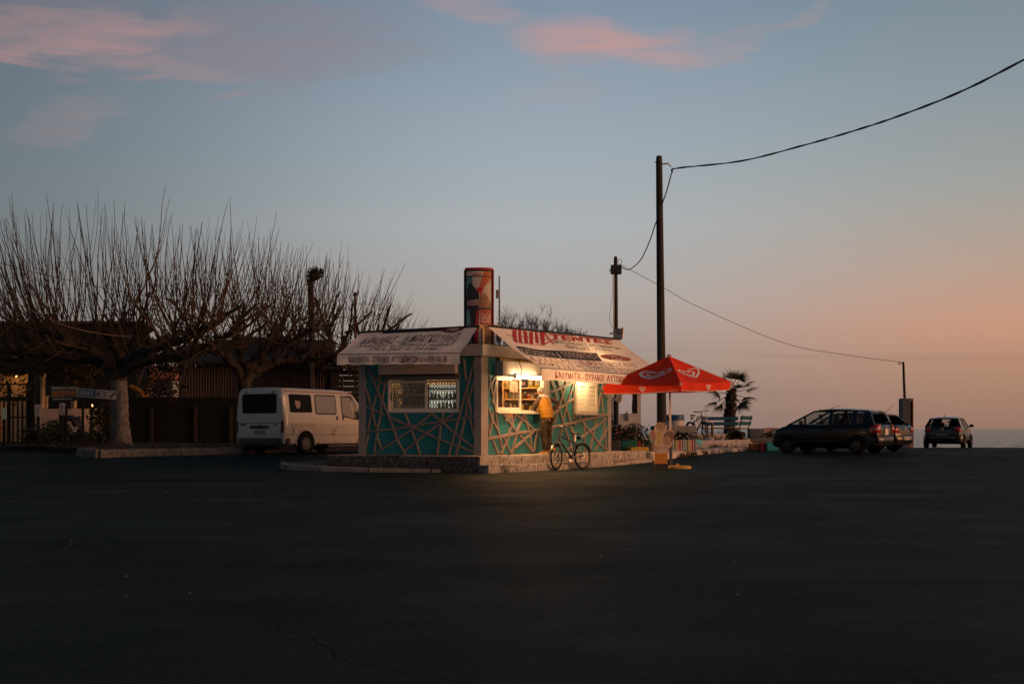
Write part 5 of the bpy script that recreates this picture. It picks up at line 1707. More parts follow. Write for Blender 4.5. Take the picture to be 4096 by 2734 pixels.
pole3 = thing('utility_pole', 'slim shore pole standing on the grey cabinet near the cars', 'utility pole', tuple(W(3616, 1592, 54.3)))
mb = MB(); mb.tube(depth_pts([(3619, 1600, 54.3), (3613, 1446, 54.3)]), [.065, .05], 8); mb.build('post', M_pole, pole3)
mb = MB(); mb.tube(smoothpath(depth_pts([(3607, 1447, 54.2), (3598, 1450, 54.2), (3592, 1455, 54.2), (3600, 1456, 54.2), (3608, 1450, 54.2)])), .014, 4); mb.build('wire', M_cable, pole3)
for k in range(9):
    mb = MB(); mb.box(W(3622.3 - k * .55, 1590 - k * 15, 54.25), (.045, .05, .05)); mb.build('pole_band', MATS['pale_pipe'], pole3)
cab = thing('electrical_cabinet', 'tall grey electrical cabinet with an open recess at the shore behind the cars', 'cabinet', tuple(W(3634, 1790, 54.4)))
a_, b_ = W(3612, 1592, 54.2), W(3654, 1796, 54.2)
cw_ = b_.x - a_.x
mb = MB()
zb_, zt_ = b_.z, a_.z
mb.hexa([Vector((a_.x, 54.2, zb_)), Vector((a_.x + cw_ * .66, 54.15, zb_)), Vector((a_.x + cw_ * .66, 54.8, zb_)), Vector((a_.x, 54.8, zb_))] + [Vector((a_.x, 54.2, zt_)), Vector((a_.x + cw_ * .66, 54.15, zt_)), Vector((a_.x + cw_ * .66, 54.8, zt_)), Vector((a_.x, 54.8, zt_))])
mb.build('housing', mat('cabinet_grey', (0.13, 0.125, 0.12), .8, var=.3, scale=2), cab)
mb = MB()
x0 = a_.x + cw_ * .67
frame_ = [(x0, x0 + .02, zb_, zt_), (b_.x - .03, b_.x, zb_, zt_), (x0 + .02, b_.x - .03, zt_ - .12, zt_), (x0 + .02, b_.x - .03, zb_, zb_ + .3)]
for (xa, xb, za, zb2) in frame_:
    mb.box(((xa + xb) / 2, 54.45, (za + zb2) / 2), (xb - xa, .5, zb2 - za))
mb.build('door_frame', mat('cabinet_rust', (0.25, 0.14, 0.09), .8, var=.3, scale=3), cab)
mb = MB(); mb.box(((x0 + b_.x) / 2, 54.66, (zb_ + zt_) / 2), (b_.x - x0 - .06, .02, zt_ - zb_ - .45)); mb.build('door', mat('cabinet_door', (0.20, 0.13, 0.1), .8), cab)
# ------------------------------------------------------------------ vehicles
def interp(st, x):
    """smooth interpolation of stations sorted by falling x"""
    for i in range(len(st) - 1):
        if st[i][0] >= x >= st[i + 1][0]:
            t = (st[i][0] - x) / max(1e-9, st[i][0] - st[i + 1][0])
            t = t * t * (3 - 2 * t) * .35 + t * .65
            return [st[i][k] * (1 - t) + st[i + 1][k] * t for k in range(len(st[i]))]
    return list(st[-1])
M_rim = mat('rim_grey', (0.035, 0.035, 0.038), .45, metal=.5)
M_tail = mat('tail_red', (0.24, 0.008, 0.007), .2, coat=.5)
M_tailw = mat('tail_clear', (0.5, 0.42, 0.38), .2, coat=.5)
M_plast = mat('dark_plastic', (0.018, 0.018, 0.02), .55)
M_plate = mat('plate_white', (0.55, 0.52, 0.47), .5)
M_seat = mat('seat_cloth', (0.02, 0.02, 0.024), .9)
G_car = glass('car_glass', (0.72, 0.75, 0.75), 0.0, 0.03)
def wheel_at(t_, x, y, r, w_, side, mrim=None):
    T = Matrix.Translation((x, y, r)) @ Matrix.Rotation(R(90 if side < 0 else -90), 4, 'X')
    mb = MB(); mb.lathe([(r * .62, -w_ / 2), (r * .93, -w_ / 2), (r, -w_ * .38), (r, w_ * .38), (r * .93, w_ / 2), (r * .62, w_ / 2)], 28, T, closed=True)
    wh = mb.build('wheel', M_tyre, t_, smooth=40, local=True)
    mb = MB(); mb.lathe([(r * .64, w_ * .3), (r * .60, w_ * .46), (r * .52, w_ * .36), (r * .2, w_ * .42), (0.001, w_ * .44)], 24, T)
    rm = mb.build('rim', mrim or M_rim, wh, smooth=40, local=True)
    for k in range(7):
        mb = MB(); a_ = 2 * math.pi * k / 7
        mb.box((0, 0, 0), (r * .10, r * .07, .004))
        mb.xform(T @ Matrix.Rotation(a_, 4, 'Z') @ Matrix.Translation((r * .38, 0, w_ * .392)))
        mb.build('rim_hole', M_tyre, wh, local=True)
    return wh
def plate(t_, M, w_, h_, txt, back=None):
    mb = MB(); mb.box((0, 0, 0), (w_, .012, h_)); mb.xform(M)
    p = mb.build('number_plate', back or M_plate, t_, local=True)
    if txt:
        mb = MB(); lettering(mb, txt, lambda a, b: M @ Vector((-w_ * .44 + w_ * .88 * a, -.0085, -h_ * .33 + h_ * .66 * b)), .02)
        mb.build('lettering', M_blk, p, local=True)
    return p
def car(label, loc, heading, P, paint, cat='car', pitch=0.0):
    """P: dict of the car's measures; x forward, origin on the road under the middle"""
    t_ = thing('parked_car', label, cat, loc, heading, 'cars parked by the shore', ry=pitch)
    hw, st = P['hw'], P['st']
    mb = MB(); rg = []
    x0, x1 = st[0][0], st[-1][0]
    N = 40
    xs_ = sorted(set([x0 + (x1 - x0) * (0.5 - 0.5 * math.cos(math.pi * k / N)) for k in range(N + 1)]), reverse=True)
    for x in xs_:
        _, zb, zt, w_ = interp(st, x)
        h = zt - zb
        half = [(0, zb), (.80 * w_, zb), (.95 * w_, zb + .10 * h), (w_, zb + .38 * h), (w_, zb + .62 * h), (.985 * w_, zb + .80 * h), (.945 * w_, zt - .035 * h), (.88 * w_, zt), (.5 * w_, zt + .015), (0, zt + .022)]
        rg.append([Vector((x, y, z)) for y, z in half] + [Vector((x, -y, z)) for y, z in half[-2:0:-1]])
    mb.rings(rg)
    body_ = mb.build('body', paint, t_, smooth=55, local=True)
    # wheel arches
    for (wx, wr) in ((P['wf'], P['wr']), (P['wb'], P['wr'])):
        for s_ in (-1, 1):
            mb = MB()
            n = 18
            T0 = hw - .06
            pts = [Vector((wx + (wr + .045) * math.cos(math.pi * k / n), 0, wr + (wr + .045) * math.sin(math.pi * k / n))) for k in range(n + 1)]
            pts = [Vector((wx + (wr + .045), 0, .19))] + pts + [Vector((wx - (wr + .045), 0, .19))]
            mb.prism([p + Vector((0, s_ * T0, 0)) for p in pts], (0, s_ * .064, 0))
            mb.build('wheel_arch', M_tyre, t_, local=True)
            # a rolled lip round the opening
            mb = MB(); mb.tube([p + Vector((0, s_ * (hw + .002), 0)) for p in pts[1:-1]], .014, 5); mb.build('arch_lip', paint, t_, smooth=True, local=True)
            wheel_at(t_, wx, s_ * (hw - .045), wr, .18, s_)
    # greenhouse
    zb, zr = P['belt'], P['roof']
    yb, yr = P['yb'], P['yr']
    def sy(z): 
        f = (z - zb) / (zr - zb)
        return yb + (yr - yb) * f - .02 * math.sin(math.pi * max(0, min(1, f))) * -1
    def side_poly(poly, s_, thick, m, nm, off=0.0, parent=t_):
        mb = MB()
        o_ = [Vector((x, s_ * (sy(z) + off), z)) for x, z in poly]
        i_ = [Vector((x, s_ * (sy(z) + off - thick), z)) for x, z in poly]
        n = len(poly)
        mb.add(o_ + i_, [tuple(range(n)), tuple(range(2 * n - 1, n - 1, -1))] + [(k, (k + 1) % n, n + (k + 1) % n, n + k) for k in range(n)])
        return mb.build(nm, m, parent, smooth=30, local=True)
    rl = P['roofline']      # (x, z) from windscreen top to tailgate top
    mb = MB(); rg = []
    for x, z in rl:
        w_ = yr
        rg.append([Vector((x, y, zz)) for y, zz in ((-w_ - .012, z - .055), (-w_ + .01, z - .012), (-w_ * .7, z + .012), (0, z + .03), (w_ * .7, z + .012), (w_ - .01, z - .012), (w_ + .012, z - .055), (w_ * .7, z - .03), (0, z - .02), (-w_ * .7, z - .03))])
    mb.rings(rg); mb.build('roof', paint, t_, smooth=50, local=True)
    for s_ in (-1, 1):
        for pl in P['pillars']:
            side_poly(pl, s_, .06, paint, 'pillar')
        for i, pl in enumerate(P['panes']):
            side_poly(pl, s_, .006, G_car, 'side_window', -.012)
    (ax0, az0), (ax1, az1) = P['screen']
    def cross(p, q, y0, y1, m, nm, bow=.04, frame_=None):
        mb = MB()
        d_ = 1 if p[0] > 0 else -1
        mb.grid(lambda u, v: Vector((p[0] + (q[0] - p[0]) * v + d_ * bow * (1 - (2 * u - 1) ** 2), (2 * u - 1) * (y0 + (y1 - y0) * v), p[1] + (q[1] - p[1]) * v)), 10, 4)
        return mb.build(nm, m, t_, smooth=True, local=True)
    cross((ax0, az0), (ax1, az1), yb - .05, yr - .03, G_car, 'windscreen')
    (rx0, rz0), (rx1, rz1) = P['rear']
    cross((rx0, rz0), (rx1, rz1), P.get('rgw', yb - .12), P.get('rgt', yr - .10), G_car, 'rear_window', .05)
    # frame of the tailgate round the rear window
    gw, gt = P.get('rgw', yb - .12), P.get('rgt', yr - .10)
    for s_ in (-1, 1):
        mb = MB()
        a_, b_ = Vector((rx0, s_ * (gw - .005), rz0)), Vector((rx1, s_ * (gt - .005), rz1))
        c_, d_ = Vector((rx1 + .05, s_ * (yr + .005), rz1)), Vector((rx0 + .10, s_ * (yb - .005), rz0))
        mb.hexa([a_, d_, d_ + Vector((.06, -s_ * .03, 0)), a_ + Vector((.06, 0, 0)), b_, c_, c_ + Vector((.06, -s_ * .03, 0)), b_ + Vector((.06, 0, 0))])
        mb.build('tailgate_frame', paint, t_, smooth=30, local=True)
    # seats, wheel, mirrors
    for sx, sy_ in ((P['seatx'], .36), (P['seatx'], -.36), (P['seatx'] - .85, .36), (P['seatx'] - .85, -.36)):
        mb = MB()
        rg = []
        for k in range(6):
            f = k / 5
            ww = .24 - .05 * f
            rg.append([Vector((sx - .22 * f + dx_, sy_ + dy_, .62 + .55 * f)) for dx_, dy_ in ((.06, -ww), (.06, ww), (-.06, ww), (-.06, -ww))])
        mb.rings(rg)
        s1 = mb.build('seat', M_seat, t_, smooth=40, local=True)
        mb = MB(); mb.box((sx - .25, sy_, 1.25), (.09, .25, .17), bev=.04); mb.build('headrest', M_seat, s1, smooth=40, local=True)
    mb = MB(); T = Matrix.Translation((P['seatx'] + .50, .36, .98)) @ Matrix.Rotation(R(-65), 4, 'Y')
    mb.tube([T @ Vector((.18 * math.cos(a_), .18 * math.sin(a_), 0)) for a_ in [2 * math.pi * k / 20 for k in range(21)]], .014, 5); mb.build('steering_wheel', M_seat, t_, local=True)
    mb = MB(); mb.box((P['seatx'] + .85, 0, P['belt'] - .06), (.4, 1.3, .14), bev=.05); mb.build('dashboard', M_seat, t_, smooth=40, local=True)
    mb = MB(); mb.box((ax1 + .12, 0, az1 - .16), (.03, .22, .07), bev=.01); mb.tube([(ax1 + .1, 0, az1 - .12), (ax1 + .05, 0, az1 - .02)], .008, 5); mb.build('inner_mirror', M_seat, t_, local=True)
    for s_ in (-1, 1):
        mb = MB(); mb.box((P['mirx'], s_ * (yb + .13), zb + .08), (.11, .20, .14), bev=.045); mb.tube([(P['mirx'], s_ * (yb - .02), zb + .02), (P['mirx'], s_ * (yb + .08), zb + .04)], .02, 5); mb.build('wing_mirror', M_plast, t_, smooth=40, local=True)
    # doors: shut lines and handles
    for s_ in (-1, 1):
        for x in P['lines']:
            mb = MB(); mb.box((x, s_ * (hw - .002), .62), (.010, .012, .62)); mb.build('door_gap', M_plast, t_, local=True)
        for x in P['handles']:
            mb = MB(); mb.box((x, s_ * (hw + .008), .86), (.17, .03, .035), bev=.01); mb.build('door_handle', paint, t_, local=True)
        mb = MB(); mb.box(((P['wf'] + P['wb']) / 2, s_ * (hw + .004), .42), (P['wf'] - P['wb'] - .85, .02, .05), bev=.008); mb.build('rub_strip', M_plast, t_, local=True)
    # rear end
    xr = st[-1][0]
    mb = MB(); rg = []
    for k in range(17):
        u = -1 + 2 * k / 16
        y = u * (hw - .01)
        bx = P.get('bumpx', xr - .06) + .30 * abs(u) ** 4
        rg.append([Vector((bx + .10, y, .28)), Vector((bx + .02, y, .30)), Vector((bx, y, .40)), Vector((bx - .02, y, .52)), Vector((bx + .02, y, .585)), Vector((bx + .14, y, .60))])
    mb.rings(rg); mb.build('rear_bumper', P.get('bumper', paint), t_, smooth=50, local=True)
    def side_y(x, z):
        _, zb_, zt_, w_ = interp(st, x)
        h = zt_ - zb_
        prof = [(zb_, .80 * w_), (zb_ + .10 * h, .95 * w_), (zb_ + .38 * h, w_), (zb_ + .62 * h, w_), (zb_ + .80 * h, .985 * w_), (zt_ - .035 * h, .945 * w_), (zt_, .88 * w_), (zt_ + .5, .80 * w_)]
        for (za, ya), (zc_, yc_) in zip(prof, prof[1:]):
            if za <= z <= zc_: return ya + (yc_ - ya) * (z - za) / (zc_ - za)
        return w_ * .8
    for (nm, m, z_lo, z_hi, wrap, inset, off) in P['lamps']:
        for s_ in (-1, 1):
            path = [xr + wrap * (1 - k / 8) for k in range(9)]
            def lp(u, v):
                z = z_lo + (z_hi - z_lo) * v
                k = u * 12
                bul = off + .022 * math.sin(math.pi * u) * math.sin(math.pi * min(1, max(0, v)))
                if k <= 8:
                    x = xr + wrap * (1 - k / 8)
                    return Vector((x - bul * k / 8, s_ * (side_y(x, z) + bul), z))
                f_ = (k - 8) / 4
                y0 = side_y(xr, z)
                return Vector((xr - bul, s_ * (y0 + bul * (1 - f_) - (y0 - inset) * f_), z))
            mb = MB(); mb.grid(lp, 12, 5); mb.build(nm, m, t_, smooth=60, local=True)
    plate(t_, Matrix.Translation((P['plate'][0], 0, P['plate'][1])) @ Matrix.Rotation(R(-90), 4, 'Z') @ Matrix.Rotation(P.get('ptilt', 0), 4, 'X'), P.get('pw', .5), P.get('ph', .115), P['ptxt'], P.get('pback'))
    if P.get('badge'):
        bx, bz, kind = P['badge']
        mb = MB()
        T = Matrix.Translation((bx, 0, bz)) @ Matrix.Rotation(R(-90), 4, 'Z')
        fn = lambda u, v: T @ Vector((u, -.004, v))
        circ = [(.055 * math.cos(a_), .055 * math.sin(a_)) for a_ in [2 * math.pi * k / 24 for k in range(25)]]
        stroke(mb, circ, .012, fn)
        if kind == 'VW':
            stroke(mb, [(-.024, .044), (0, .004), (.024, .044)], .011, fn)
            stroke(mb, [(-.046, .022), (-.024, -.042), (0, .0), (.024, -.042), (.046, .022)], .011, fn)
        else:
            stroke(mb, [(-.022, .03), (-.018, -.03)], .011, fn); stroke(mb, [(.022, .03), (.018, -.03)], .011, fn); stroke(mb, [(-.02, .0), (.02, .0)], .011, fn)
        mb.build('badge', mat('chrome', (0.7, 0.68, 0.66), .15, metal=1), t_, local=True)
    if P.get('aerial'):
        a_, b_ = P['aerial']
        mb = MB(); mb.tube([a_, b_], [.012, .005], 5); mb.build('aerial', M_blk, t_, local=True)
    mb = MB(); (wx, wz), (wx2, wz2) = (P['rear'][0][0] - .03, P['rear'][0][1] + .02), (P['rear'][0][0] + .0, P['rear'][0][1] + .10)
    mb.tube([(wx - .04, .02, wz), (wx2 - .05, -.38, wz2)], .012, 5); mb.build('rear_wiper', M_blk, t_, local=True)
    # front end
    xf = st[0][0]
    for s_ in (-1, 1):
        mb = MB(); mb.box((xf - .20, s_ * (hw - .17), .70), (.26, .22, .16), bev=.05); mb.build('headlight', M_tailw, t_, smooth=40, local=True)
    return t_
paint_navy = mat('paint_navy', (0.0025, 0.005, 0.010), .3, coat=.25, spec=.25)
paint_black = mat('paint_black', (0.004, 0.005, 0.006), .25, coat=.3, spec=.3)
paint_slate = mat('paint_slate', (0.009, 0.013, 0.017), .3, coat=.4, spec=.35)
hatch = dict(hw=.8375, wr=.29, wf=1.25, wb=-1.20, belt=.97, roof=1.50, yb=.785, yr=.60,
    st=[(1.93, .32, .52, .40), (1.88, .24, .66, .68), (1.72, .2, .82, .79), (1.4, .2, .925, .825), (1.2, .2, .985, .835), (.95, .2, .985, .8375), (.2, .19, .975, .8375), (-.9, .19, .99, .8375), (-1.5, .22, 1.0, .825), (-1.78, .28, .99, .77), (-1.87, .33, .93, .72), (-1.89, .36, .80, .66)],
    screen=((1.22, .985), (.30, 1.455)), rear=((-1.80, 1.0), (-1.56, 1.42)),
    roofline=[(.33, 1.44), (.1, 1.485), (-.3, 1.505), (-.8, 1.495), (-1.3, 1.455), (-1.56, 1.41), (-1.63, 1.385)],
    pillars=[[(1.30, .965), (1.17, .965), (.26, 1.455), (.36, 1.455)], [(.66, .955), (.60, .955), (.66, 1.27), (.70, 1.25)], [(-.20, .955), (-.34, .955), (-.30, 1.46), (-.20, 1.46)],
             [(-1.02, .955), (-1.20, .955), (-1.12, 1.46), (-1.0, 1.46)], [(-1.50, .955), (-1.80, .955), (-1.58, 1.42), (-1.40, 1.44)], [(.26, 1.445), (-1.45, 1.415), (-1.56, 1.44), (-.3, 1.50), (.2, 1.48)]],
    panes=[[(1.16, .97), (.66, .97), (.69, 1.22)], [(.60, .96), (-.20, .96), (-.20, 1.45), (.26, 1.445), (.66, 1.26)], [(-.34, .96), (-1.02, .96), (-1.0, 1.44), (-.30, 1.455)], [(-1.2, .96), (-1.5, .96), (-1.4, 1.42), (-1.12, 1.44)]],
    seatx=-.05, mirx=.72, lines=(.75, -.28, -1.1), handles=(-.15, -.98), lamps=[('tail_lamp', M_tail, .70, .94, .17, .40, .08), ('tail_lamp_window', M_tailw, .715, .92, .17, .10, .066)],
    plate=(-1.905, .74), pw=.30, ph=.20, ptxt=None, badge=(-1.90, .91, 'H'), aerial=((.22, -.1, 1.48), (-.12, -.55, 1.66)), bumpx=-1.98)
hatch['lamps'] = [('tail_lamp', M_tail, .70, .985, .26, .50, .012), ('reversing_lamp', M_tailw, .82, .88, .16, .51, .019)]
def at_road(x, y): return (x, y, gz(x, y))
def head(fx, fy): return math.atan2(fy, fx)
car('dark blue hatchback nearest the kiosk among the parked cars, seen from its side', at_road(10.93, 41.0), head(-.79, .613), hatch, paint_navy)
golf = dict(hatch, hw=.868, wr=.31, wf=1.25, wb=-1.26, belt=.95, roof=1.42, yb=.80, yr=.60,
    st=[(2.06, .32, .52, .5), (2.02, .24, .66, .72), (1.8, .2, .80, .82), (1.3, .2, .90, .86), (.95, .2, .95, .868), (.2, .19, .96, .868), (-.9, .19, .97, .868), (-1.6, .22, .975, .85), (-1.93, .28, .965, .80), (-2.03, .33, .90, .76), (-2.06, .36, .74, .70)],
    screen=((1.15, .93), (.40, 1.38)), rear=((-1.93, .985), (-1.42, 1.36)),
    roofline=[(.45, 1.365), (.2, 1.405), (-.3, 1.43), (-.8, 1.42), (-1.2, 1.395), (-1.45, 1.36), (-1.52, 1.34)],
    pillars=[[(1.2, .94), (1.05, .94), (.36, 1.38), (.46, 1.38)], [(-.20, .94), (-.34, .94), (-.30, 1.39), (-.20, 1.39)], [(-1.25, .94), (-1.92, .94), (-1.45, 1.36), (-1.15, 1.38)], [(.36, 1.375), (-1.2, 1.35), (-1.45, 1.36), (-.3, 1.43), (.3, 1.41)]],
    panes=[[(1.05, .95), (-.20, .95), (-.20, 1.38), (.36, 1.37)], [(-.34, .95), (-1.25, .95), (-1.15, 1.36), (-.30, 1.385)]],
    mirx=.78, lamps=[('tail_lamp', M_tail, .70, .90, .22, .50, .012)], plate=(-2.155, .50), pw=.50, ph=.115, ptxt='EBH·4105', badge=(-2.085, .86, 'VW'), aerial=((-1.3, 0, 1.41), (-1.62, -.12, 1.74)), bumpx=-2.13)
car('black hatchback parked half hidden behind the dark blue hatchback', at_road(12.62, 44.6), head(-.74, .67), golf, paint_black)
polo = dict(golf, hw=.842, wr=.305, wf=1.22, wb=-1.24, yb=.785, yr=.58,
    st=[(1.96, .32, .52, .5), (1.92, .24, .66, .70), (1.75, .2, .80, .79), (1.25, .2, .90, .83), (.9, .2, .95, .842), (.2, .19, .96, .842), (-.9, .19, .985, .842), (-1.5, .22, .99, .83), (-1.82, .28, .985, .78), (-1.94, .33, .92, .745), (-1.97, .36, .76, .69)],
    rear=((-1.80, 1.0), (-1.45, 1.37)), rgw=.62, rgt=.50, lamps=[('tail_lamp', M_tail, .74, .975, .20, .50, .012)], plate=(-1.995, .60), pw=.50, ph=.11, ptxt='AZX·8240', pback=mat('plate_dim', (0.25, 0.27, 0.27), .6),
    badge=(-1.985, .87, 'VW'), aerial=((-1.2, 0, 1.41), (-1.32, 0, 1.60)), bumpx=-2.02)
car('slate grey small car farthest right, facing the sea', at_road(20.28, 55.75), head(.462, .887), polo, paint_slate, pitch=.0)
# red car that only shows its tail at the left edge of the view
redp = mat('paint_old_red', (0.06, 0.006, 0.006), .45, coat=.2)
redc = dict(golf)
redc['ptxt'] = None
rc = car('dull red car of which only the tail shows beside the grated gate', (-18.5, 38.3, gz(-18, 38.3)), head(-.93, .35), redc, redp)
rc['group'] = 'cars parked by the trees'

# ------------------------------------------------------------------ white van
van = thing('parked_van', 'rusty white delivery van with side windows parked left of the kiosk', 'van', (-6.28, 37.65, gz(-6.3, 36.6)), head(.54, .842))
M_van = mat('van_white', (0.43, 0.395, 0.35), .32, coat=.5, var=.06, scale=3, col2=(0.40, 0.30, 0.22), lo=.66, hi=.8, spec=.5)
VS = [(2.30, .34, .70, .74), (2.24, .30, .86, .88), (2.05, .28, 1.00, .95), (1.62, .27, 1.16, .985), (1.52, .27, 1.22, .985), (.92, .27, 1.86, .985), (.70, .27, 1.94, .985), (.2, .27, 1.965, .985), (-1.6, .27, 1.975, .985), (-2.18, .27, 1.965, .985), (-2.25, .28, 1.93, .97), (-2.28, .32, 1.86, .95)]
def vy(z, w_=.985):
    f = max(0, (z - 1.12) / .85)
    return w_ * (1 - .02 * max(0, (.6 - z)) / .4) - .115 * f ** 1.15
def vring(x):
    _, zb, zt, w_ = interp(VS, x)
    pts = []
    for z in [zb, zb + .05, zb + .16, .62, .72, .88, .90, 1.12, 1.25, 1.45, 1.65]:
        z2 = min(z, zt - .10)
        y = vy(z2, w_)
        if z == zb: y -= .10
        if .88 <= z2 <= .90: y += .006
        pts.append((y, z2))
    yt = vy(min(1.8, zt - .07), w_)
    pts += [(yt - .01, zt - .07), (yt - .06, zt - .02), (yt - .16, zt + .004), (yt * .5, zt + .02), (0, zt + .026)]
    return [Vector((x, y, z)) for y, z in pts] + [Vector((x, -y, z)) for y, z in reversed(pts[:-1])]
xs_ = [2.30, 2.27, 2.24, 2.15, 2.05, 1.85, 1.62, 1.52, 1.37, 1.22, 1.07, .92, .80, .70, .45, .2, -.4, -1.0, -1.6, -2.0, -2.18, -2.22, -2.25, -2.27, -2.28]
mb = MB(); mb.rings([vring(x) for x in xs_])
vb = mb.build('body', M_van, van, smooth=42, local=True)
G_van = mat('van_dark_glass', (0.006, 0.008, 0.009), .14, spec=.05)
G_van2 = mat('van_sky_glass', (0.20, 0.185, 0.18), .12, metal=.35)  # pale part-metal base stands in for the sky mirrored in the panes
M_seal = mat('rubber_seal', (0.008, 0.008, 0.008), .8, spec=.12)
M_rust = mat('rust', (0.16, 0.055, 0.02), .9, var=.5, scale=12)
def vpanel(nm, poly, off, m, parent=vb, s_=-1, thick=.006):
    mb = MB()
    o_ = [Vector((x, s_ * (vy(z) + off), z)) for x, z in poly]
    i_ = [Vector((x, s_ * (vy(z) + off - thick), z)) for x, z in poly]
    n = len(poly)
    mb.add(o_ + i_, [tuple(range(n)), tuple(range(2 * n - 1, n - 1, -1))] + [(k, (k + 1) % n, n + (k + 1) % n, n + k) for k in range(n)])
    return mb.build(nm, m, parent, local=True)
def rrect(x0, x1, z0, z1, r=.06):
    out = []
    for cx, cz, a0 in ((x1 - r, z1 - r, 0), (x0 + r, z1 - r, 90), (x0 + r, z0 + r, 180), (x1 - r, z0 + r, 270)):
        for k in range(5):
            a_ = R(a0 + 90 * k / 4)
            out.append((cx + r * math.cos(a_), cz + r * math.sin(a_)))
    return out
for s_ in (-1, 1):
    w1 = vpanel('side_window', rrect(-2.02, -1.05, 1.25, 1.79, .05), .004, G_van, s_=s_)
    if s_ < 0:
        mb = MB(); mb.add([Vector((-1.66 + .11 * math.cos(a_), -(vy(1.52 + .17 * math.sin(a_)) + .006), 1.53 + (.17 if math.sin(a_) < 0 else .12) * math.sin(a_))) for a_ in [2 * math.pi * k / 18 for k in range(18)]], [tuple(range(18))])
        mb.build('paper_patch', mat('patch_tan', (0.35, 0.25, 0.18), .8), w1, local=True)
    w2 = vpanel('window_seal', rrect(-.91, .06, 1.20, 1.80, .09), .004, M_seal, s_=s_)
    vpanel('pane', rrect(-.875, .025, 1.235, 1.765, .07), .008, G_van2, w2, s_)
    w3 = vpanel('window_seal', [(.30, 1.78), (.29, 1.25), (.33, 1.14), (.80, 1.06), (1.32, 1.06), (1.36, 1.12), (.86, 1.74), (.78, 1.79)], .004, M_seal, s_=s_)
    vpanel('pane', [(.335, 1.75), (.325, 1.25), (.37, 1.175), (.83, 1.10), (.76, 1.74)], .008, G_van2, w3, s_)
    vpanel('pane', [(.87, 1.10), (1.28, 1.10), (1.31, 1.13), (.86, 1.69), (.81, 1.72)], .0081, G_van2, w3, s_)
    # doors: sliding door and front door shut lines
    for x in (-.97, .17, .25):
        vpanel('door_gap', [(x, .33), (x + .014, .33), (x + .014, 1.86), (x, 1.86)], .003, M_seal, s_=s_)
    vpanel('crease', [(-.95, .885), (1.5, .885), (1.5, .90), (-.95, .90)], .0045, MATS['dark_plastic'], s_=s_)
    vpanel('crease', [(-2.2, .585), (1.15, .575), (1.15, .587), (-2.2, .597)], .003, M_seal, s_=s_)
    rs = vpanel('slider_rail', [(-2.0, .855), (-.96, .855), (-.96, .915), (-2.0, .915)], .012, mat('rail_dark', (0.05, 0.045, 0.04), .4, metal=.4), s_=s_)
    vpanel('rail_strip', [(-1.98, .875), (-.97, .875), (-.97, .897), (-1.98, .897)], .018, M_steel, rs, s_)
    vpanel('roof_gutter', [(-2.2, 1.865), (.85, 1.865), (.85, 1.885), (-2.2, 1.885)], .012, M_rust, s_=s_)
    for x0, x1 in ((.02, .10), (.30, .38)):
        h_ = vpanel('door_handle', rrect(x0, x1, 1.03, 1.16, .03), .010, M_plast, s_=s_)
    for x in (.07, .33):
        vpanel('lock', rrect(x - .02, x + .02, .80, .85, .018), .006, M_plast, s_=s_)
    for (x0, x1, z0, z1) in ((-1.92, -1.86, .58, .85), (-1.66, -1.58, .50, .85)):
        if s_ < 0: vpanel('rust_streak', [(x0, z1), (x1, z1), (x1 - .015, z0), (x0 + .01, z0 + .05)], .0022, M_rust)
    rr_ = random.Random(7)
    if s_ < 0:
        for k in range(16):
            x = rr_.choice((-.9, -.5, .1, .5, 1.0)) + rr_.uniform(-.3, .3)
            z = rr_.choice((.36, .36, .40, 1.83, 1.83, 1.19))
            d1, d2 = rr_.uniform(.02, .10), rr_.uniform(.008, .02)
            vpanel('rust_spot', [(x - d1, z), (x - d1 * .3, z - d2), (x + d1, z - d2 * .4), (x + d1 * .6, z + d2), (x - d1 * .4, z + d2 * .7)], .0024, M_rust)
        for k in range(5):
            vpanel('painted_line', [(-.18, .74 - .045 * k), (-.18 + (.22, .20, .07, .18, .1)[k], .74 - .045 * k), (-.18 + (.22, .20, .07, .18, .1)[k], .757 - .045 * k), (-.18, .757 - .045 * k)], .004, P_black)
    # wheel arches and wheels
    for wx in (1.47, -1.36):
        mb = MB()
        n = 20; ra = .40
        pts = [Vector((wx + ra * math.cos(math.pi * k / n), 0, .33 + ra * math.sin(math.pi * k / n))) for k in range(n + 1)]
        pts = [Vector((wx + ra, 0, .26))] + pts + [Vector((wx - ra, 0, .26))]
        mb.prism([p + Vector((0, s_ * .90, 0)) for p in pts], (0, s_ * .0875, 0)); mb.build('wheel_arch', M_seal, van, local=True)
        mb = MB(); mb.tube([p + Vector((0, s_ * .985, 0)) for p in pts], .018, 5); mb.build('arch_lip', M_van, van, smooth=True, local=True)
        wheel_at(van, wx, s_ * .94, .325, .19, s_, mat('van_rim', (0.10, 0.09, 0.085), .6, var=.4, scale=10))
    mb = MB(); mb.box((1.10, s_ * 1.09, 1.20), (.09, .20, .28), bev=.04); mb.tube([(1.12, s_ * .93, 1.10), (1.12, s_ * 1.03, 1.14)], .02, 5); mb.build('wing_mirror', M_plast, van, smooth=40, local=True)
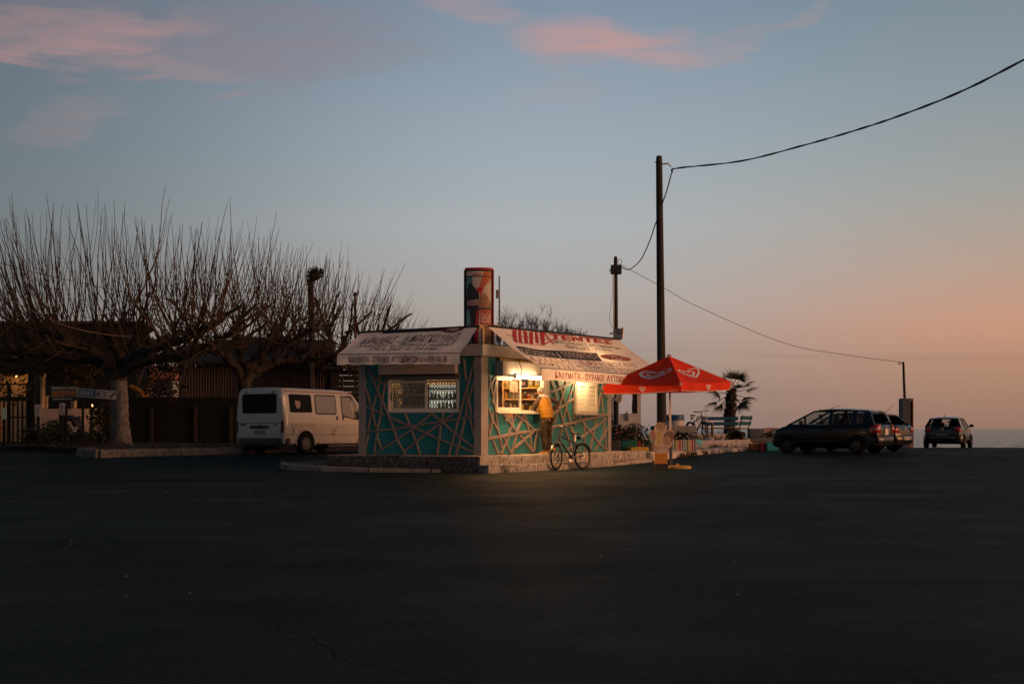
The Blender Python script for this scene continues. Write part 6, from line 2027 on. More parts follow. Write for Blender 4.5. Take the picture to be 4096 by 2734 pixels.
# rear doors
XR = -2.286
def rpanel(nm, poly, off, m, parent=vb, thick=.006):
    mb = MB()
    o_ = [Vector((XR - off, y, z)) for y, z in poly]
    i_ = [Vector((XR - off + thick, y, z)) for y, z in poly]
    n = len(poly)
    mb.add(o_ + i_, [tuple(range(n)), tuple(range(2 * n - 1, n - 1, -1))] + [(k, (k + 1) % n, n + (k + 1) % n, n + k) for k in range(n)])
    return mb.build(nm, m, parent, local=True)
tg = rpanel('tailgate', [(-.84, .50), (.84, .50), (.88, 1.0), (.80, 1.84), (-.80, 1.84), (-.88, 1.0)], .010, M_van, van, .03)
rpanel('rear_window', rrect(-.70, .70, 1.22, 1.80, .08), .016, G_van, tg)
rpanel('crease', [(-.86, .925), (.86, .925), (.86, .937), (-.86, .937)], .0145, M_seal, tg)
rpanel('plate_recess', rrect(-.42, .36, .56, .80, .02), .0142, MATS['van_white'], tg)
rpanel('handle_strip', rrect(-.37, .37, .77, .86, .01), .030, M_plast, tg, .02)
rpanel('badge', rrect(-.70, -.58, .87, .91, .018), .018, mat('badge_blue', (0.03, 0.05, 0.09), .3), tg)
rpanel('badge_strip', rrect(.56, .78, .87, .91, .008), .018, M_plast, tg)
rpanel('lock', rrect(-.03, .03, .87, .92, .025), .02, M_plast, tg)
plate(tg, Matrix.Translation((XR - .022, -.02, .66)) @ Matrix.Rotation(R(-90), 4, 'Z'), .50, .16, 'HAZ·9696', mat('plate_shade', (0.36, 0.36, 0.34), .6))
for s_ in (-1, 1):
    mb = MB(); mb.box((-2.245, s_ * .915, .83), (.12, .10, .36), bev=.02); mb.build('tail_lamp', mat('tail_dark', (0.05, 0.01, 0.01), .3), van, smooth=40, local=True)
    rpanel('hinge', rrect(s_ * .55 - .05, s_ * .55 + .05, 1.83, 1.87, .01), .02, M_plast, tg)
    rpanel('dirt_run', [(s_ * .42, 1.2), (s_ * .42 + .012, 1.2), (s_ * .42 + .008, .94), (s_ * .42 + .003, .94)], .0125, M_rust, tg)
mb = MB(); rg = []
for k in range(15):
    u = -1 + 2 * k / 14
    bx = -2.38 + .20 * abs(u) ** 6
    y = u * 1.0
    rg.append([Vector((bx + .14, y, .26)), Vector((bx, y, .28)), Vector((bx - .01, y, .42)), Vector((bx + .02, y, .48)), Vector((bx + .14, y, .49))])
mb.rings(rg); mb.build('rear_bumper', M_plast, van, smooth=50, local=True)
mb = MB(); mb.box((-2.2, .0, .20), (.25, 1.2, .12), bev=.03); mb.tube([(-2.2, .5, .2), (-1.3, .4, .25)], .05, 8); mb.build('underbody', M_seal, van, local=True)
# windscreen
mb = MB(); mb.grid(lambda u, v: Vector((1.535 - .60 * v + .012, (2 * u - 1) * (.86 - .08 * v), 1.235 + .63 * v)), 6, 3); mb.build('windscreen', G_van, van, local=True)
for s_ in (-1, 1):
    mb = MB(); mb.box((2.22, s_ * .68, .72), (.14, .30, .18), bev=.03); mb.build('headlight', M_tailw, van, smooth=40, local=True)
# roof bars lying on the front of the roof
mb = MB()
mb.tube([(.95, -.86, 1.92), (2.0, -.80, 1.92)], .022, 6)
mb.tube([(.95, .7, 1.95), (2.0, .7, 1.95)], .022, 6)
mb.build('roof_bar', M_blk, van, local=True)
# ------------------------------------------------------------------ promenade
M_pave = mat('promenade_paving', (0.22, 0.20, 0.18), .85, var=.25, scale=1.2, bump=.2)
M_white = MATS['white_print']
M_lime = mat('limewashed_stone', (0.50, 0.44, 0.40), .85, var=.2, scale=2.5, col2=(0.10, 0.085, 0.08), lo=.57, hi=.7, bump=.5, bscale=10)
M_earth = mat('planted_earth', (0.05, 0.037, 0.028), .95, var=.4, scale=6, bump=.6, bscale=20)
def V2(px, D): return Vector(((px - 2048) / F * D, D))
kerbpts = [V2(2600, 35.0), V2(2694, 36.4), V2(2760, 38.0), V2(2830, 40.2), V2(2900, 42.8), V2(2975, 46.0), V2(2985, 47.5)]
slab = kerbpts + [Vector((9.6, 60)), Vector((-2, 60)), Vector((-2, 42)), Vector((2.0, 38.5)), endR - nR * .5]
mb = MB()
n_ = len(slab)
mb.add([Vector((p.x, p.y, -.3)) for p in slab] + [Vector((p.x, p.y, .34)) for p in slab], [tuple(range(n_, 2 * n_))] + [(i, (i + 1) % n_, n_ + (i + 1) % n_, n_ + i) for i in range(n_)])
mb.build('promenade', M_pave, kind='structure')
ks = thing('kerb', 'long rounded limewashed kerb of the promenade beside the dark road', 'kerb', (6, 40, .2))
ks['kind'] = 'structure'
rnd = random.Random(8)
for i in range(len(kerbpts) - 1):
    a_, b_ = kerbpts[i], kerbpts[i + 1]
    d = (b_ - a_).normalized(); o_ = Vector((d.y, -d.x))
    nst = max(1, int((b_ - a_).length / 1.1))
    for k in range(nst):
        p, q = a_.lerp(b_, k / nst) + d * .008, a_.lerp(b_, (k + 1) / nst) - d * .008
        rg = []
        for m_ in range(7):
            c_ = p.lerp(q, m_ / 6)
            w_ = .03 * mnoise.noise(Vector((c_.x * 1.7, c_.y * 1.7, 3)))
            h_ = .355 + .03 * mnoise.noise(Vector((c_.x * 1.3, c_.y * 1.3, 9)))
            rg.append([Vector((c_.x + o_.x * o2, c_.y + o_.y * o2, z)) for o2, z in ((-.30, .1), (.12 + w_, -.05), (.11 + w_, h_ - .10), (.07 + w_, h_ - .03), (0 + w_, h_), (-.30, h_ + .01))])
        mb = MB(); mb.rings(rg); mb.build('kerb_stone', M_lime, ks, smooth=50)
def terrace(nm, label, front, zt, zb, back_y, m_top=M_pave):
    """raised bed: white front wall of stones and an earth top"""
    mb = MB()
    pl = front + [Vector((front[-1].x + .3, back_y)), Vector((front[0].x - .3, back_y))]
    mb.prism([Vector((p.x, p.y, zb)) for p in pl], (0, 0, zt - zb - .02)); mb.build('raised_bed', m_top, kind='structure')
    t_ = thing('retaining_wall', label, 'low wall', (front[0].x, front[0].y, zb)); t_['kind'] = 'structure'
    for i in range(len(front) - 1):
        a_, b_ = front[i], front[i + 1]
        d = (b_ - a_).normalized(); o_ = Vector((d.y, -d.x))
        if o_.y > 0: o_ = -o_
        n = max(1, int((b_ - a_).length / 1.0))
        for k in range(n):
            p, q = a_.lerp(b_, k / n) + d * .008, a_.lerp(b_, (k + 1) / n) - d * .008
            rg = []
            for m_ in range(5):
                c_ = p.lerp(q, m_ / 4); w_ = .02 * mnoise.noise(Vector((c_.x * 2, c_.y * 2, 5)))
                rg.append([Vector((c_.x + o_.x * o2, c_.y + o_.y * o2, z)) for o2, z in ((-.2, zb), (.05 + w_, zb), (.045 + w_, zt - .04), (.01, zt + w_ * .6), (-.2, zt))])
            mb = MB(); mb.rings(rg); mb.build('stone', M_lime, t_, smooth=50)
terrace('a', 'white low wall in front of the blue benches', [V2(2600, 43.0), V2(2800, 43.6), V2(2925, 44.6), V2(2990, 46.2)], .63, .33, 50.2, M_earth)
terrace('b', 'white low wall at the foot of the palm tree', [V2(2700, 50.0), V2(2860, 50.2), V2(2965, 50.6)], .83, .60, 53.5, M_earth)
terrace('c', 'grey low stone wall with the dark concrete block on it', [V2(2988, 49.0), V2(3040, 49.2), V2(3094, 49.5)], .65, .15, 52.5, M_earth)
# far pale bank by the beach
mb = MB(); pts = [V2(3030, 60.0), V2(3070, 60.2), V2(3110, 60.2), V2(3150, 60.3)]
bank = [Vector((p.x, p.y, z)) for p, z in zip(pts, (1.02, 1.10, 1.08, 1.0))]
mb.prism([Vector((pts[0].x - .6, 60, .0))] + bank + [Vector((pts[-1].x + .8, 60.3, .0))], (.2, 1.2, 0))
tag(mb.build('beach_wall', mat('beach_pink', (0.36, 0.26, 0.22), .9, var=.15), None, label='long pale pinkish wall behind the dark blue hatchback bonnet', cat='wall'))
# coloured blocks ---------------------------------------------------------------
def block(label, p0, p1, D, depth, m, rz=0.0, nm='painted_block'):
    """cast block between two photograph corners (left-top, right-bottom)"""
    a_, b_ = W(*p0, D), W(*p1, D)
    t_ = None
    mb = MB(); mb.box((0, depth / 2, (a_.z - b_.z) / 2), (b_.x - a_.x, depth, a_.z - b_.z), bev=.025)
    # slight unevenness
    for v in mb.v:
        v += Vector((mnoise.noise(v * 3 + Vector((p0[0], 0, 0))), mnoise.noise(v * 3 + Vector((0, p0[0], 0))), mnoise.noise(v * 3 + Vector((0, 0, p0[0]))))) * .012
    o = mb.build(nm, m, None, smooth=40)
    o.location = ((a_.x + b_.x) / 2, D, b_.z); o.rotation_euler = (0, 0, rz)
    tag(o, label, 'block')
    return o
def pm(n, c_): return mat('block_' + n, c_, .8, var=.18, scale=4, col2=tuple(x * .35 for x in c_), lo=.62, hi=.75, bump=.4, bscale=12)
block('rough grey block beside the end of the kiosk', (2440, 1760), (2482, 1806), 35.9, .5, M_black_conc)
block('teal painted block in front of the flowering shrubs', (2484, 1761), (2549, 1806), 36.3, .45, pm('teal', (0.012, 0.12, 0.10)))
block('flat yellow painted block left of the striped block', (2520, 1787), (2596, 1806), 35.8, .5, pm('yellow', (0.42, 0.26, 0.035)), .15)
block('small red painted block between the teal and the striped block', (2549, 1762), (2562, 1800), 36.6, .4, pm('red', (0.28, 0.02, 0.02)))
# striped block: every stripe a painted slab of its own
sa, sb = W(2588, 1758.5, 37.3), W(2783, 1803, 37.3)
sbk = thing('striped_block', 'long low block painted in bright vertical stripes behind the ice cream board', 'block', ((sa.x + sb.x) / 2, 37.5, sb.z))
mb = MB(); mb.box(((sa.x + sb.x) / 2, 37.53, (sa.z + sb.z) / 2), (sb.x - sa.x - .02, .44, sa.z - sb.z - .004)); mb.build('core', M_lime, sbk)
seq = [('red', (0.34, 0.016, 0.03)), ('white', (0.55, 0.5, 0.46)), ('violet', (0.19, 0.10, 0.15)), ('white', 0), ('blue', (0.14, 0.31, 0.38)), ('white', 0), ('green', (0.13, 0.17, 0.06)), ('white', 0), ('amber', (0.52, 0.30, 0.07)), ('white', 0)]
x = sa.x; k = 4
wr_ = random.Random(3)
while x < sb.x - .01:
    nm, c_ = seq[k % 10]
    w_ = (.050 if nm != 'white' else .026) * wr_.uniform(.85, 1.15)
    w_ = min(w_, sb.x - x)
    mb = MB(); mb.box((x + w_ / 2, 37.30, (sa.z + sb.z) / 2), (w_ - .001, .02 + wr_.uniform(0, .004), sa.z - sb.z + wr_.uniform(-.008, .004)))
    mb.build('stripe', mat('stripe_' + nm, c_ or (0.55, 0.5, 0.46), .75, var=.15, scale=12), sbk)
    x += w_; k += 1
mb = MB(); a_ = W(2783, 1756, 37.5); mb.prism([a_ + Vector((0, .1, 0)), a_ + Vector((.26, .35, -.02)), a_ + Vector((.26, .35, -.22)), a_ + Vector((0, .1, -.10))], (.05, .6, 0))
tag(mb.build('painted_block', pm('lightblue', (0.07, 0.33, 0.38)), None), 'sloping light blue block at the right end of the striped block', 'block')
block('large orange yellow painted block right of the benches', (2932, 1753), (2986, 1789), 46.4, .9, pm('orange', (0.50, 0.25, 0.03)), .35)
block('small faded yellow painted block between the orange and red blocks', (3001, 1773), (3024, 1798), 46.5, .4, pm('ochre', (0.33, 0.17, 0.03)), .3)
block('low painted block with an ochre end, left of the dark red block', (3026, 1772), (3040, 1804), 45.0, .5, pm('ochre2', (0.30, 0.12, 0.03)), .1)
block('dark red painted block beside the bright turquoise block', (3040, 1772), (3068, 1805), 44.9, .5, pm('darkred', (0.20, 0.02, 0.022)), .0)
block('bright turquoise painted block next to the dark blue hatchback front', (3068, 1767), (3112, 1804), 44.8, .5, pm('turq', (0.06, 0.42, 0.40)), -.06)
block('grey slab of stone behind the painted blocks', (3000, 1750), (3092, 1768), 49.0, .4, M_conc2, 0, 'stone_slab')
block('upright dark grey concrete block by the shore', (2999, 1713), (3058, 1751), 50.4, .45, mat('slate_block', (0.10, 0.12, 0.125), .8, var=.2), .05, 'concrete_block')
# concrete bench, drum, chair, benches -----------------------------------------
cb = thing('concrete_bench', 'grey concrete slab bench behind the striped block', 'bench', tuple(W(2725, 1765, 41.0)))
a_, b_ = W(2676, 1702, 41.0), W(2785, 1728, 41.0)
mb = MB(); mb.box(((a_.x + b_.x) / 2, 41.25, (a_.z + b_.z) / 2), (b_.x - a_.x, .6, a_.z - b_.z), bev=.02); mb.build('seat', mat('bench_conc', (0.27, 0.24, 0.225), .85, var=.2, scale=5), cb)
for xx in (a_.x + .12, b_.x - .16):
    mb = MB(); mb.box((xx, 41.25, b_.z - .28), (.22, .5, .54)); mb.build('leg', MATS['bench_conc'], cb)
mb = MB(); mb.box(((a_.x + b_.x) / 2, 41.46, b_.z - .28), (b_.x - a_.x - .52, .06, .54)); mb.build('back_panel', mat('deep_teal', (0.012, 0.03, 0.035), .8), cb)
db = thing('concrete_block', 'dark blue painted block half hidden behind the ice cream board', 'block', tuple(W(2640, 1760, 39.5)))
mb = MB(); a2, b2 = W(2606, 1702, 39.5), W(2672, 1770, 39.5); mb.box(((a2.x + b2.x) / 2, 39.7, (a2.z + b2.z) / 2), (b2.x - a2.x, .4, a2.z - b2.z), bev=.04); mb.build('body', mat('deep_blue', (0.012, 0.035, 0.06), .7), db)
dr = thing('drum', 'large round blue and white drum behind the tall utility pole', 'drum', tuple(W(2701, 1730, 46.0)))
c_ = W(2701, 1702, 46.0); r_ = 35.5 / 4800 * 46
zt_, zm_, zb_ = W(0, 1658, 46).z, W(0, 1681, 46).z, .62
mb = MB(); mb.lathe([(r_, zm_), (r_ * 1.0, zt_ - .03), (r_ * 1.025, zt_ - .02), (r_ * 1.025, zt_), (r_ * .96, zt_), (r_ * .96, zm_)], 32, Matrix.Translation((c_.x, c_.y, 0)), closed=True); mb.build('upper_band', mat('drum_blue', (0.012, 0.075, 0.17), .5, var=.2, scale=3), dr, smooth=40)
mb = MB(); mb.lathe([(r_ * .995, zb_), (r_ * .995, zm_ - .002), (r_ * .5, zm_ - .002)], 32, Matrix.Translation((c_.x, c_.y, 0))); mb.build('body', mat('drum_white', (0.50, 0.46, 0.44), .5), dr, smooth=40)
M_bb = mat('bench_blue', (0.012, 0.075, 0.13), .55, var=.25, scale=6, col2=(0.05, 0.08, 0.1), lo=.6, hi=.75)
M_bt = mat('bench_top_worn', (0.34, 0.25, 0.2), .7, var=.3, scale=6)
M_iron = mat('blue_iron', (0.012, 0.04, 0.055), .5)
def bench(label, loc, rz, wdt):
    """plank bench facing +y locally (its back towards -y)"""
    t_ = thing('park_bench', label, 'bench', loc, rz, 'blue plank benches on the promenade')
    for k in range(3):
        mb = MB(); mb.box((0, -.12 + .165 * k, .45 - .012 * (2 - k)), (wdt, .145, .035), bev=.006); mb.build('seat_plank', M_bt, t_, local=True)
    for z, yo in ((.62, -.25), (.83, -.30)):
        mb = MB(); mb.box((0, 0, 0), (wdt, .03, .145), bev=.006); mb.xform(Matrix.Translation((0, yo, z)) @ Matrix.Rotation(R(14), 4, 'X')); mb.build('back_plank', M_bb, t_, local=True)
    for s_ in (-1, 1):
        x = s_ * (wdt / 2 - .18)
        mb = MB(); mb.tube(smoothpath([Vector((x, -.34, .0)), Vector((x, -.24, .20)), Vector((x, -.21, .42)), Vector((x, -.26, .60)), Vector((x, -.335, .93))]), .021, 6); mb.build('leg', M_iron, t_, local=True)
        mb = MB(); mb.tube(smoothpath([Vector((x, .33, .0)), Vector((x, .30, .22)), Vector((x, .20, .38)), Vector((x, .0, .415)), Vector((x, -.21, .41))]), .021, 6); mb.build('leg', M_iron, t_, local=True)
        mb = MB(); mb.tube([Vector((x, -.30, .12)), Vector((x, .31, .12))], .012, 5); mb.build('stretcher', M_iron, t_, local=True)
    return t_
p_ = W(2955, 1757, 46.4)
bench('blue plank bench nearer the road, its worn seat turned to the palm', (p_.x, p_.y, .63), R(62), 1.50)
p_ = W(2882, 1735, 48.9)
bench('blue plank bench farther back beside the white plastic chair', (p_.x, p_.y, .63), R(176), 1.5)
# white plastic chair
ch = thing('plastic_chair', 'pale plastic garden chair between the second bicycle and the blue bench', 'chair', (W(2818, 1725, 48.2).x, 48.2, .66), R(-35))
M_pl = mat('chair_plastic', (0.46, 0.38, 0.33), .5)
mb = MB(); mb.box((0, 0, .42), (.46, .44, .03), bev=.01); mb.build('seat', M_pl, ch, local=True)
for s_ in (-1, 1):
    for f_ in (-1, 1):
        mb = MB(); mb.tube([(s_ * .20, f_ * .19, .42), (s_ * .25, f_ * .25, 0)], [.03, .022], 5); mb.build('leg', M_pl, ch, local=True)
    mb = MB(); mb.tube(smoothpath([Vector((s_ * .25, .22, .42)), Vector((s_ * .27, .20, .62)), Vector((s_ * .27, .0, .66)), Vector((s_ * .25, -.2, .72)), Vector((s_ * .21, -.27, .84))]), .022, 5); mb.build('armrest', M_pl, ch, local=True)
for k in range(7):
    u = -1 + 2 * k / 6
    mb = MB(); mb.tube([(u * .19, -.21 - .02 * (1 - u * u), .43), (u * .2, -.26 - .02 * (1 - u * u), .66), (u * .17, -.30 - .03 * (1 - u * u), .86 - .05 * u * u)], .013, 4, flat=.6); mb.build('back_slat', M_pl, ch, local=True)
mb = MB(); mb.tube(smoothpath([Vector((u * .19, -.30 - .03 * (1 - u * u), .88 - .06 * u * u)) for u in (-1.1, -.6, 0, .6, 1.1)]), .024, 5); mb.build('top_rail', M_pl, ch, local=True)
# far bicycle
b2_ = W(2752, 1738, 47.2)
make_bike('dark city bicycle standing behind the concrete bench', (W(2763, 1738, 47.7).x, 47.7, .645), R(-66), R(2), R(-12), M_bfr, None, 1.08)
# small yellow post by the bench
mb = MB(); a_ = W(2849, 1737, 47.6); mb.tube([(a_.x, a_.y, .62), (a_.x, a_.y, W(0, 1695, 47.6).z)], .05, 8)
tag(mb.build('bollard', mat('olive_post', (0.16, 0.13, 0.03), .7)), 'short olive yellow post in front of the farther blue bench', 'bollard')
# ------------------------------------------------------------------ white ruin behind the kiosk
ru = thing('ruined_shelter', 'white peeling shelter wall with two posts behind the flowering shrubs', 'shelter', tuple(W(2520, 1740, 46)))
M_ruin = mat('peeling_white', (0.58, 0.53, 0.47), .85, var=.12, scale=2, col2=(0.16, 0.11, 0.08), lo=.6, hi=.68, bump=.3)
D_ = 46.0
def rb(p0, p1, D, dep, m, nm, uneven=False):
    a_, b_ = W(*p0, D), W(*p1, D)
    mb = MB()
    if uneven:
        n = 14
        L_ = [Vector((a_.x + .012 * random.uniform(-1, 1), D, b_.z + (a_.z - b_.z) * k / n)) for k in range(n + 1)]
        mb.prism(L_ + [Vector((b_.x, D, a_.z)), Vector((b_.x, D, b_.z))], (0, dep, 0))
    else:
        mb.box(((a_.x + b_.x) / 2, D + dep / 2, (a_.z + b_.z) / 2), (b_.x - a_.x, dep, a_.z - b_.z))
    return mb.build(nm, m, ru)
rb((2474, 1653), (2563.5, 1760), D_, .18, M_ruin, 'wall')
rb((2549.5, 1540), (2563.5, 1652.8), D_, .18, M_ruin, 'post')
rb((2530.5, 1562), (2549, 1652.6), D_ + .02, .22, mat('charred_wood', (0.014, 0.012, 0.011), .9), 'post', True)
rb((2546, 1557), (2578, 1567), D_ - .1, .5, M_dark, 'beam')
rb((2436, 1580), (2455, 1730), D_ + .6, .15, M_ruin, 'wall')
rb((2442, 1658), (2450, 1667), D_ + .45, .1, M_bb, 'blue_box')
rb((2442, 1670), (2452, 1679), D_ + .45, .1, M_ruin, 'sill')
rb((2436, 1680), (2455, 1730), D_ + .4, .1, M_conc2, 'lower_wall')
mb = MB(); mb.grid(lambda u, v: W(2498 + 12 * u + 5 * v, 1648 + 6 * math.sin(u * 5) * (1 - v) + 34 * v, D_ - .03 - .02 * math.sin(u * 9)), 6, 6)
tag(mb.build('cloth', mat('grey_cloth', (0.2, 0.17, 0.16), .9), None), 'grey cloth hung over the white ruined wall', 'cloth')
tb = thing('table', 'blue table edge behind the shrubs at the kiosk end', 'table', tuple(W(2462, 1740, 40)))
mb = MB(); a_, b_ = W(2438, 1697, 40), W(2486, 1702, 40); mb.box(((a_.x + b_.x) / 2, 40.3, (a_.z + b_.z) / 2), (b_.x - a_.x, .7, .05)); mb.build('top', mat('table_blue', (0.05, 0.09, 0.13), .5), tb)
for xx in (a_.x + .06, b_.x - .1):
    mb = MB(); mb.box((xx, 40.3, (b_.z + .34) / 2 - .02), (.16, .5, b_.z - .36)); mb.build('leg', M_bb, tb)
# ------------------------------------------------------------------ leafy things
M_leafd = mat('leaf_dark', (0.020, 0.028, 0.014), .7, var=.5, scale=3, trans=.15)
M_leafg = mat('leaf_green', (0.045, 0.065, 0.026), .7, var=.5, scale=3, trans=.2)
M_leafdry = mat('leaf_dry', (0.05, 0.036, 0.02), .8, var=.5, scale=3, trans=.2)
M_twig = mat('twig_bark', (0.055, 0.034, 0.020), .85)
M_bark = mat('bark_dark', (0.021, 0.0155, 0.012), .9, var=.5, scale=7, bump=.8, bscale=16, stretch=(1, 1, .25))
def leafcloud(mb, c, rad, n, size, rnd, flat=1.0):
    for _ in range(n):
        while True:
            p = Vector((rnd.uniform(-1, 1), rnd.uniform(-1, 1), rnd.uniform(-1, 1)))
            if .15 < p.length < 1: break
        k = 1 + .35 * mnoise.noise(p * 2.2 + Vector(c))
        p = Vector((p.x * rad[0], p.y * rad[1], p.z * rad[2])) * k + Vector(c)
        d = Vector((rnd.gauss(0, 1), rnd.gauss(0, 1), rnd.gauss(.4, .7))).normalized()
        s = d.orthogonal().normalized()
        s = (Matrix.Rotation(rnd.uniform(0, 6.28), 3, d) @ s) * size * rnd.uniform(.25, .42)
        d = d * size * rnd.uniform(.6, 1.2)
        mb.add([p, p + d * .5 + s, p + d, p + d * .5 - s], [(0, 1, 2, 3)])
def shrub(label, lumps, size, m, seed, cat='shrub', flowers=None, nm='shrub', base=None, stems=True):
    rnd = random.Random(seed)
    c0 = lumps[0][0]
    t_ = thing(nm, label, cat, base or (c0[0], c0[1], c0[2] - lumps[0][1][2]))
    mb = MB()
    for c, rad, n in lumps:
        leafcloud(mb, c, rad, n, size, rnd)
    mb.build('foliage', m, t_)
    if stems:
        mb = MB()
        for c, rad, n in lumps:
            for k in range(6):
                b_ = Vector((c[0] + rnd.uniform(-.3, .3) * rad[0], c[1] + rnd.uniform(-.3, .3) * rad[1], c[2] - rad[2]))
                mb.tube([b_, b_.lerp(Vector(c), .6) + Vector((rnd.uniform(-.1, .1), 0, 0)), Vector(c) + Vector((rnd.uniform(-1, 1) * rad[0], rnd.uniform(-.6, .6) * rad[1], rnd.uniform(.2, 1) * rad[2]))], [.012, .008, .003], 4)
        mb.build('stems', M_twig, t_)
    if flowers:
        fm, nf = flowers
        mb = MB()
        for _ in range(nf):
            c, rad, n = rnd.choice(lumps)
            a_ = rnd.uniform(0, 6.28)
            p = Vector(c) + Vector((math.cos(a_) * rad[0] * rnd.uniform(.1, .95), -abs(math.sin(a_)) * rad[1] * .9, rnd.uniform(-.5, .95) * rad[2]))
            for q in range(5):
                b_ = 2 * math.pi * q / 5
                mb.add([p, p + Vector((math.cos(b_ - .5), -.2, math.sin(b_ - .5))) * .02, p + Vector((math.cos(b_), -.3, math.sin(b_))) * .03, p + Vector((math.cos(b_ + .5), -.2, math.sin(b_ + .5))) * .02], [(0, 1, 2, 3)])
        mb.build('flowers', fm, t_)
    return t_
def lump(px, py, D, rx, ry, rz, n): return (tuple(W(px, py, D)), (rx, ry, rz), n)
F_w = mat('flower_white', (0.65, 0.58, 0.55), .7); F_p = mat('flower_mauve', (0.36, 0.16, 0.2), .7)
shrub('dense dark shrub with mauve flowers beside the kiosk end', [lump(2462, 1740, 37.3, .40, .45, .30, 420), lump(2500, 1748, 37.2, .42, .4, .26, 380), lump(2485, 1725, 37.9, .35, .4, .20, 220)], .075, M_leafd, 5, flowers=(F_p, 34))
shrub('dense dark shrub with white flowers left of the ice cream board', [lump(2548, 1738, 37.4, .42, .45, .34, 480), lump(2572, 1765, 36.9, .34, .3, .26, 330), lump(2530, 1722, 38.0, .3, .3, .22, 200)], .075, M_leafg, 6, flowers=(F_w, 26))
shrub('low sprawling plant under the concrete bench', [lump(2715, 1745, 40.4, .42, .2, .16, 160), lump(2740, 1752, 40.2, .4, .2, .12, 130)], .08, M_leafd, 9, flowers=(F_w, 9))
shrub('small dark bush beside the upright concrete block', [lump(3075, 1745, 49.6, .32, .3, .22, 260), lump(3094, 1740, 49.8, .25, .3, .24, 200)], .09, M_leafd, 10)
shrub('dry reedy tuft beside the large orange block', [lump(2945, 1742, 45.4, .32, .2, .12, 110)], .20, M_leafdry, 12, 'plant', nm='plant')
shrub('dark leafy plant at the left of the large orange block', [lump(2928, 1772, 45.7, .14, .2, .22, 150)], .09, M_leafd, 13, 'plant', nm='plant')
# weeds along kerbs and beds: nobody could count them
def weeds(strips, seed, m, hmin, hmax):
    rnd = random.Random(seed)
    mb = MB()
    for a_, b_, z, n, w_ in strips:
        for _ in range(n):
            t = rnd.random()
            p = a_.lerp(b_, t) + Vector((rnd.uniform(-w_, w_), rnd.uniform(-w_, w_)))
            if mnoise.noise(Vector((p.x * 1.4, p.y * 1.4, 2.0))) < -.05: continue
            h = rnd.uniform(hmin, hmax)
            d = Vector((rnd.uniform(-.6, .6), rnd.uniform(-.4, .4), 1)).normalized() * h
            s = Vector((rnd.uniform(.004, .010), rnd.uniform(-.004, .004), 0))
            zz = z if z is not None else gz(p.x, p.y)
            P = Vector((p.x, p.y, zz))
            mid_ = P + d * .55 + Vector((rnd.uniform(-.02, .02), 0, 0))
            mb.add([P - s, P + s, mid_ + s * .7, mid_ - s * .7, P + d + Vector((d.x * .6, d.y * .6, -.02))], [(0, 1, 2, 3), (3, 2, 4)])
    return tag(mb.build('grass', m), None, None, None, 'stuff')
kk = [p + Vector((.18, -.12)) for p in kerbpts]
weeds([(kk[1], kk[2], None, 260, .10), (kk[2], kk[3], None, 160, .1), (kk[3], kk[5], None, 110, .1), (V2(2690, 42.4), V2(2960, 44.6), .35, 420, .5), (V2(2690, 47.5), V2(2900, 48.5), .62, 420, .9), (V2(2880, 46), V2(2985, 47.5), .62, 200, .5), (V2(2700, 51.2), V2(2960, 51.2), .82, 240, .6), (V2(3000, 45.6), V2(3100, 45.0), .2, 110, .3)], 3, M_leafdry, .05, .26)
# rubble: a few pale stones on the bed
for i, (px, py, D, s_) in enumerate(((2826, 1753, 44.2, .12), (2843, 1754, 44.1, .14), (2890, 1750, 44.6, .08), (2910, 1790, 43.6, .09))):
    mb = MB(); mb.lathe([(s_ * .7, 0), (s_, s_ * .3), (s_ * .55, s_ * .7), (0.001, s_ * .8)], 7)
    for v in mb.v: v += Vector((mnoise.noise(v * 9 + Vector((i, 0, 0))), mnoise.noise(v * 9 + Vector((0, i, 3))), 0)) * .03
    o = mb.build('stone', M_lime); p = W(px, py, D); o.location = (p.x, p.y, .625 if i < 3 else gz(p.x, p.y) + .14)
    tag(o, ('pale rounded stone left of its twin on the bed by the benches', 'larger pale stone on the bed in front of the white chair', 'tiny pale stone under the nearer blue bench', 'pale stone by the kerb below the benches')[i], 'stone')
# ------------------------------------------------------------------ palm
pb = W(2917, 1733, 51.0)
palm = thing('palm_tree', 'short fan palm with ragged trunk behind the blue benches', 'palm tree', (pb.x, pb.y, .82))
M_ptr = mat('palm_trunk', (0.05, 0.034, 0.024), .95, var=.5, scale=8)
M_fan = mat('palm_leaf', (0.030, 0.036, 0.014), .7, var=.4, scale=4, trans=.12)
rnd = random.Random(14)
top_ = W(2925, 1555, 51.0)
mb = MB()
Hp = top_.z - .82
tp = [Vector((pb.x + (top_.x - pb.x) * t, pb.y, .80 + Hp * t)) for t in [k / 10 for k in range(11)]]
mb.tube(tp, [.24 + .02 * math.sin(k) - .010 * k for k in range(11)], 12)
for k in range(240):
    t = rnd.uniform(.06, 1.0)
    a_ = rnd.uniform(0, 6.28)
    c = Vector((pb.x + (top_.x - pb.x) * t, pb.y, .80 + Hp * t))
    r = .24 - .09 * t
    o_ = Vector((math.cos(a_), math.sin(a_), 0))
    tg_ = Vector((-o_.y, o_.x, 0)) * .055
    p = c + o_ * r * .85
    q = c + o_ * (r + rnd.uniform(.05, .12)) + Vector((0, 0, rnd.uniform(.06, .17) * (1 if t > .3 else -.3)))
    mb.add([p - tg_, p + tg_, q + tg_ * .5, q - tg_ * .5, p - tg_ + o_ * .05 - Vector((0, 0, .05)), p + tg_ + o_ * .05 - Vector((0, 0, .05))], [(0, 1, 2, 3), (4, 5, 2, 3)])
mb.build('trunk', M_ptr, palm)
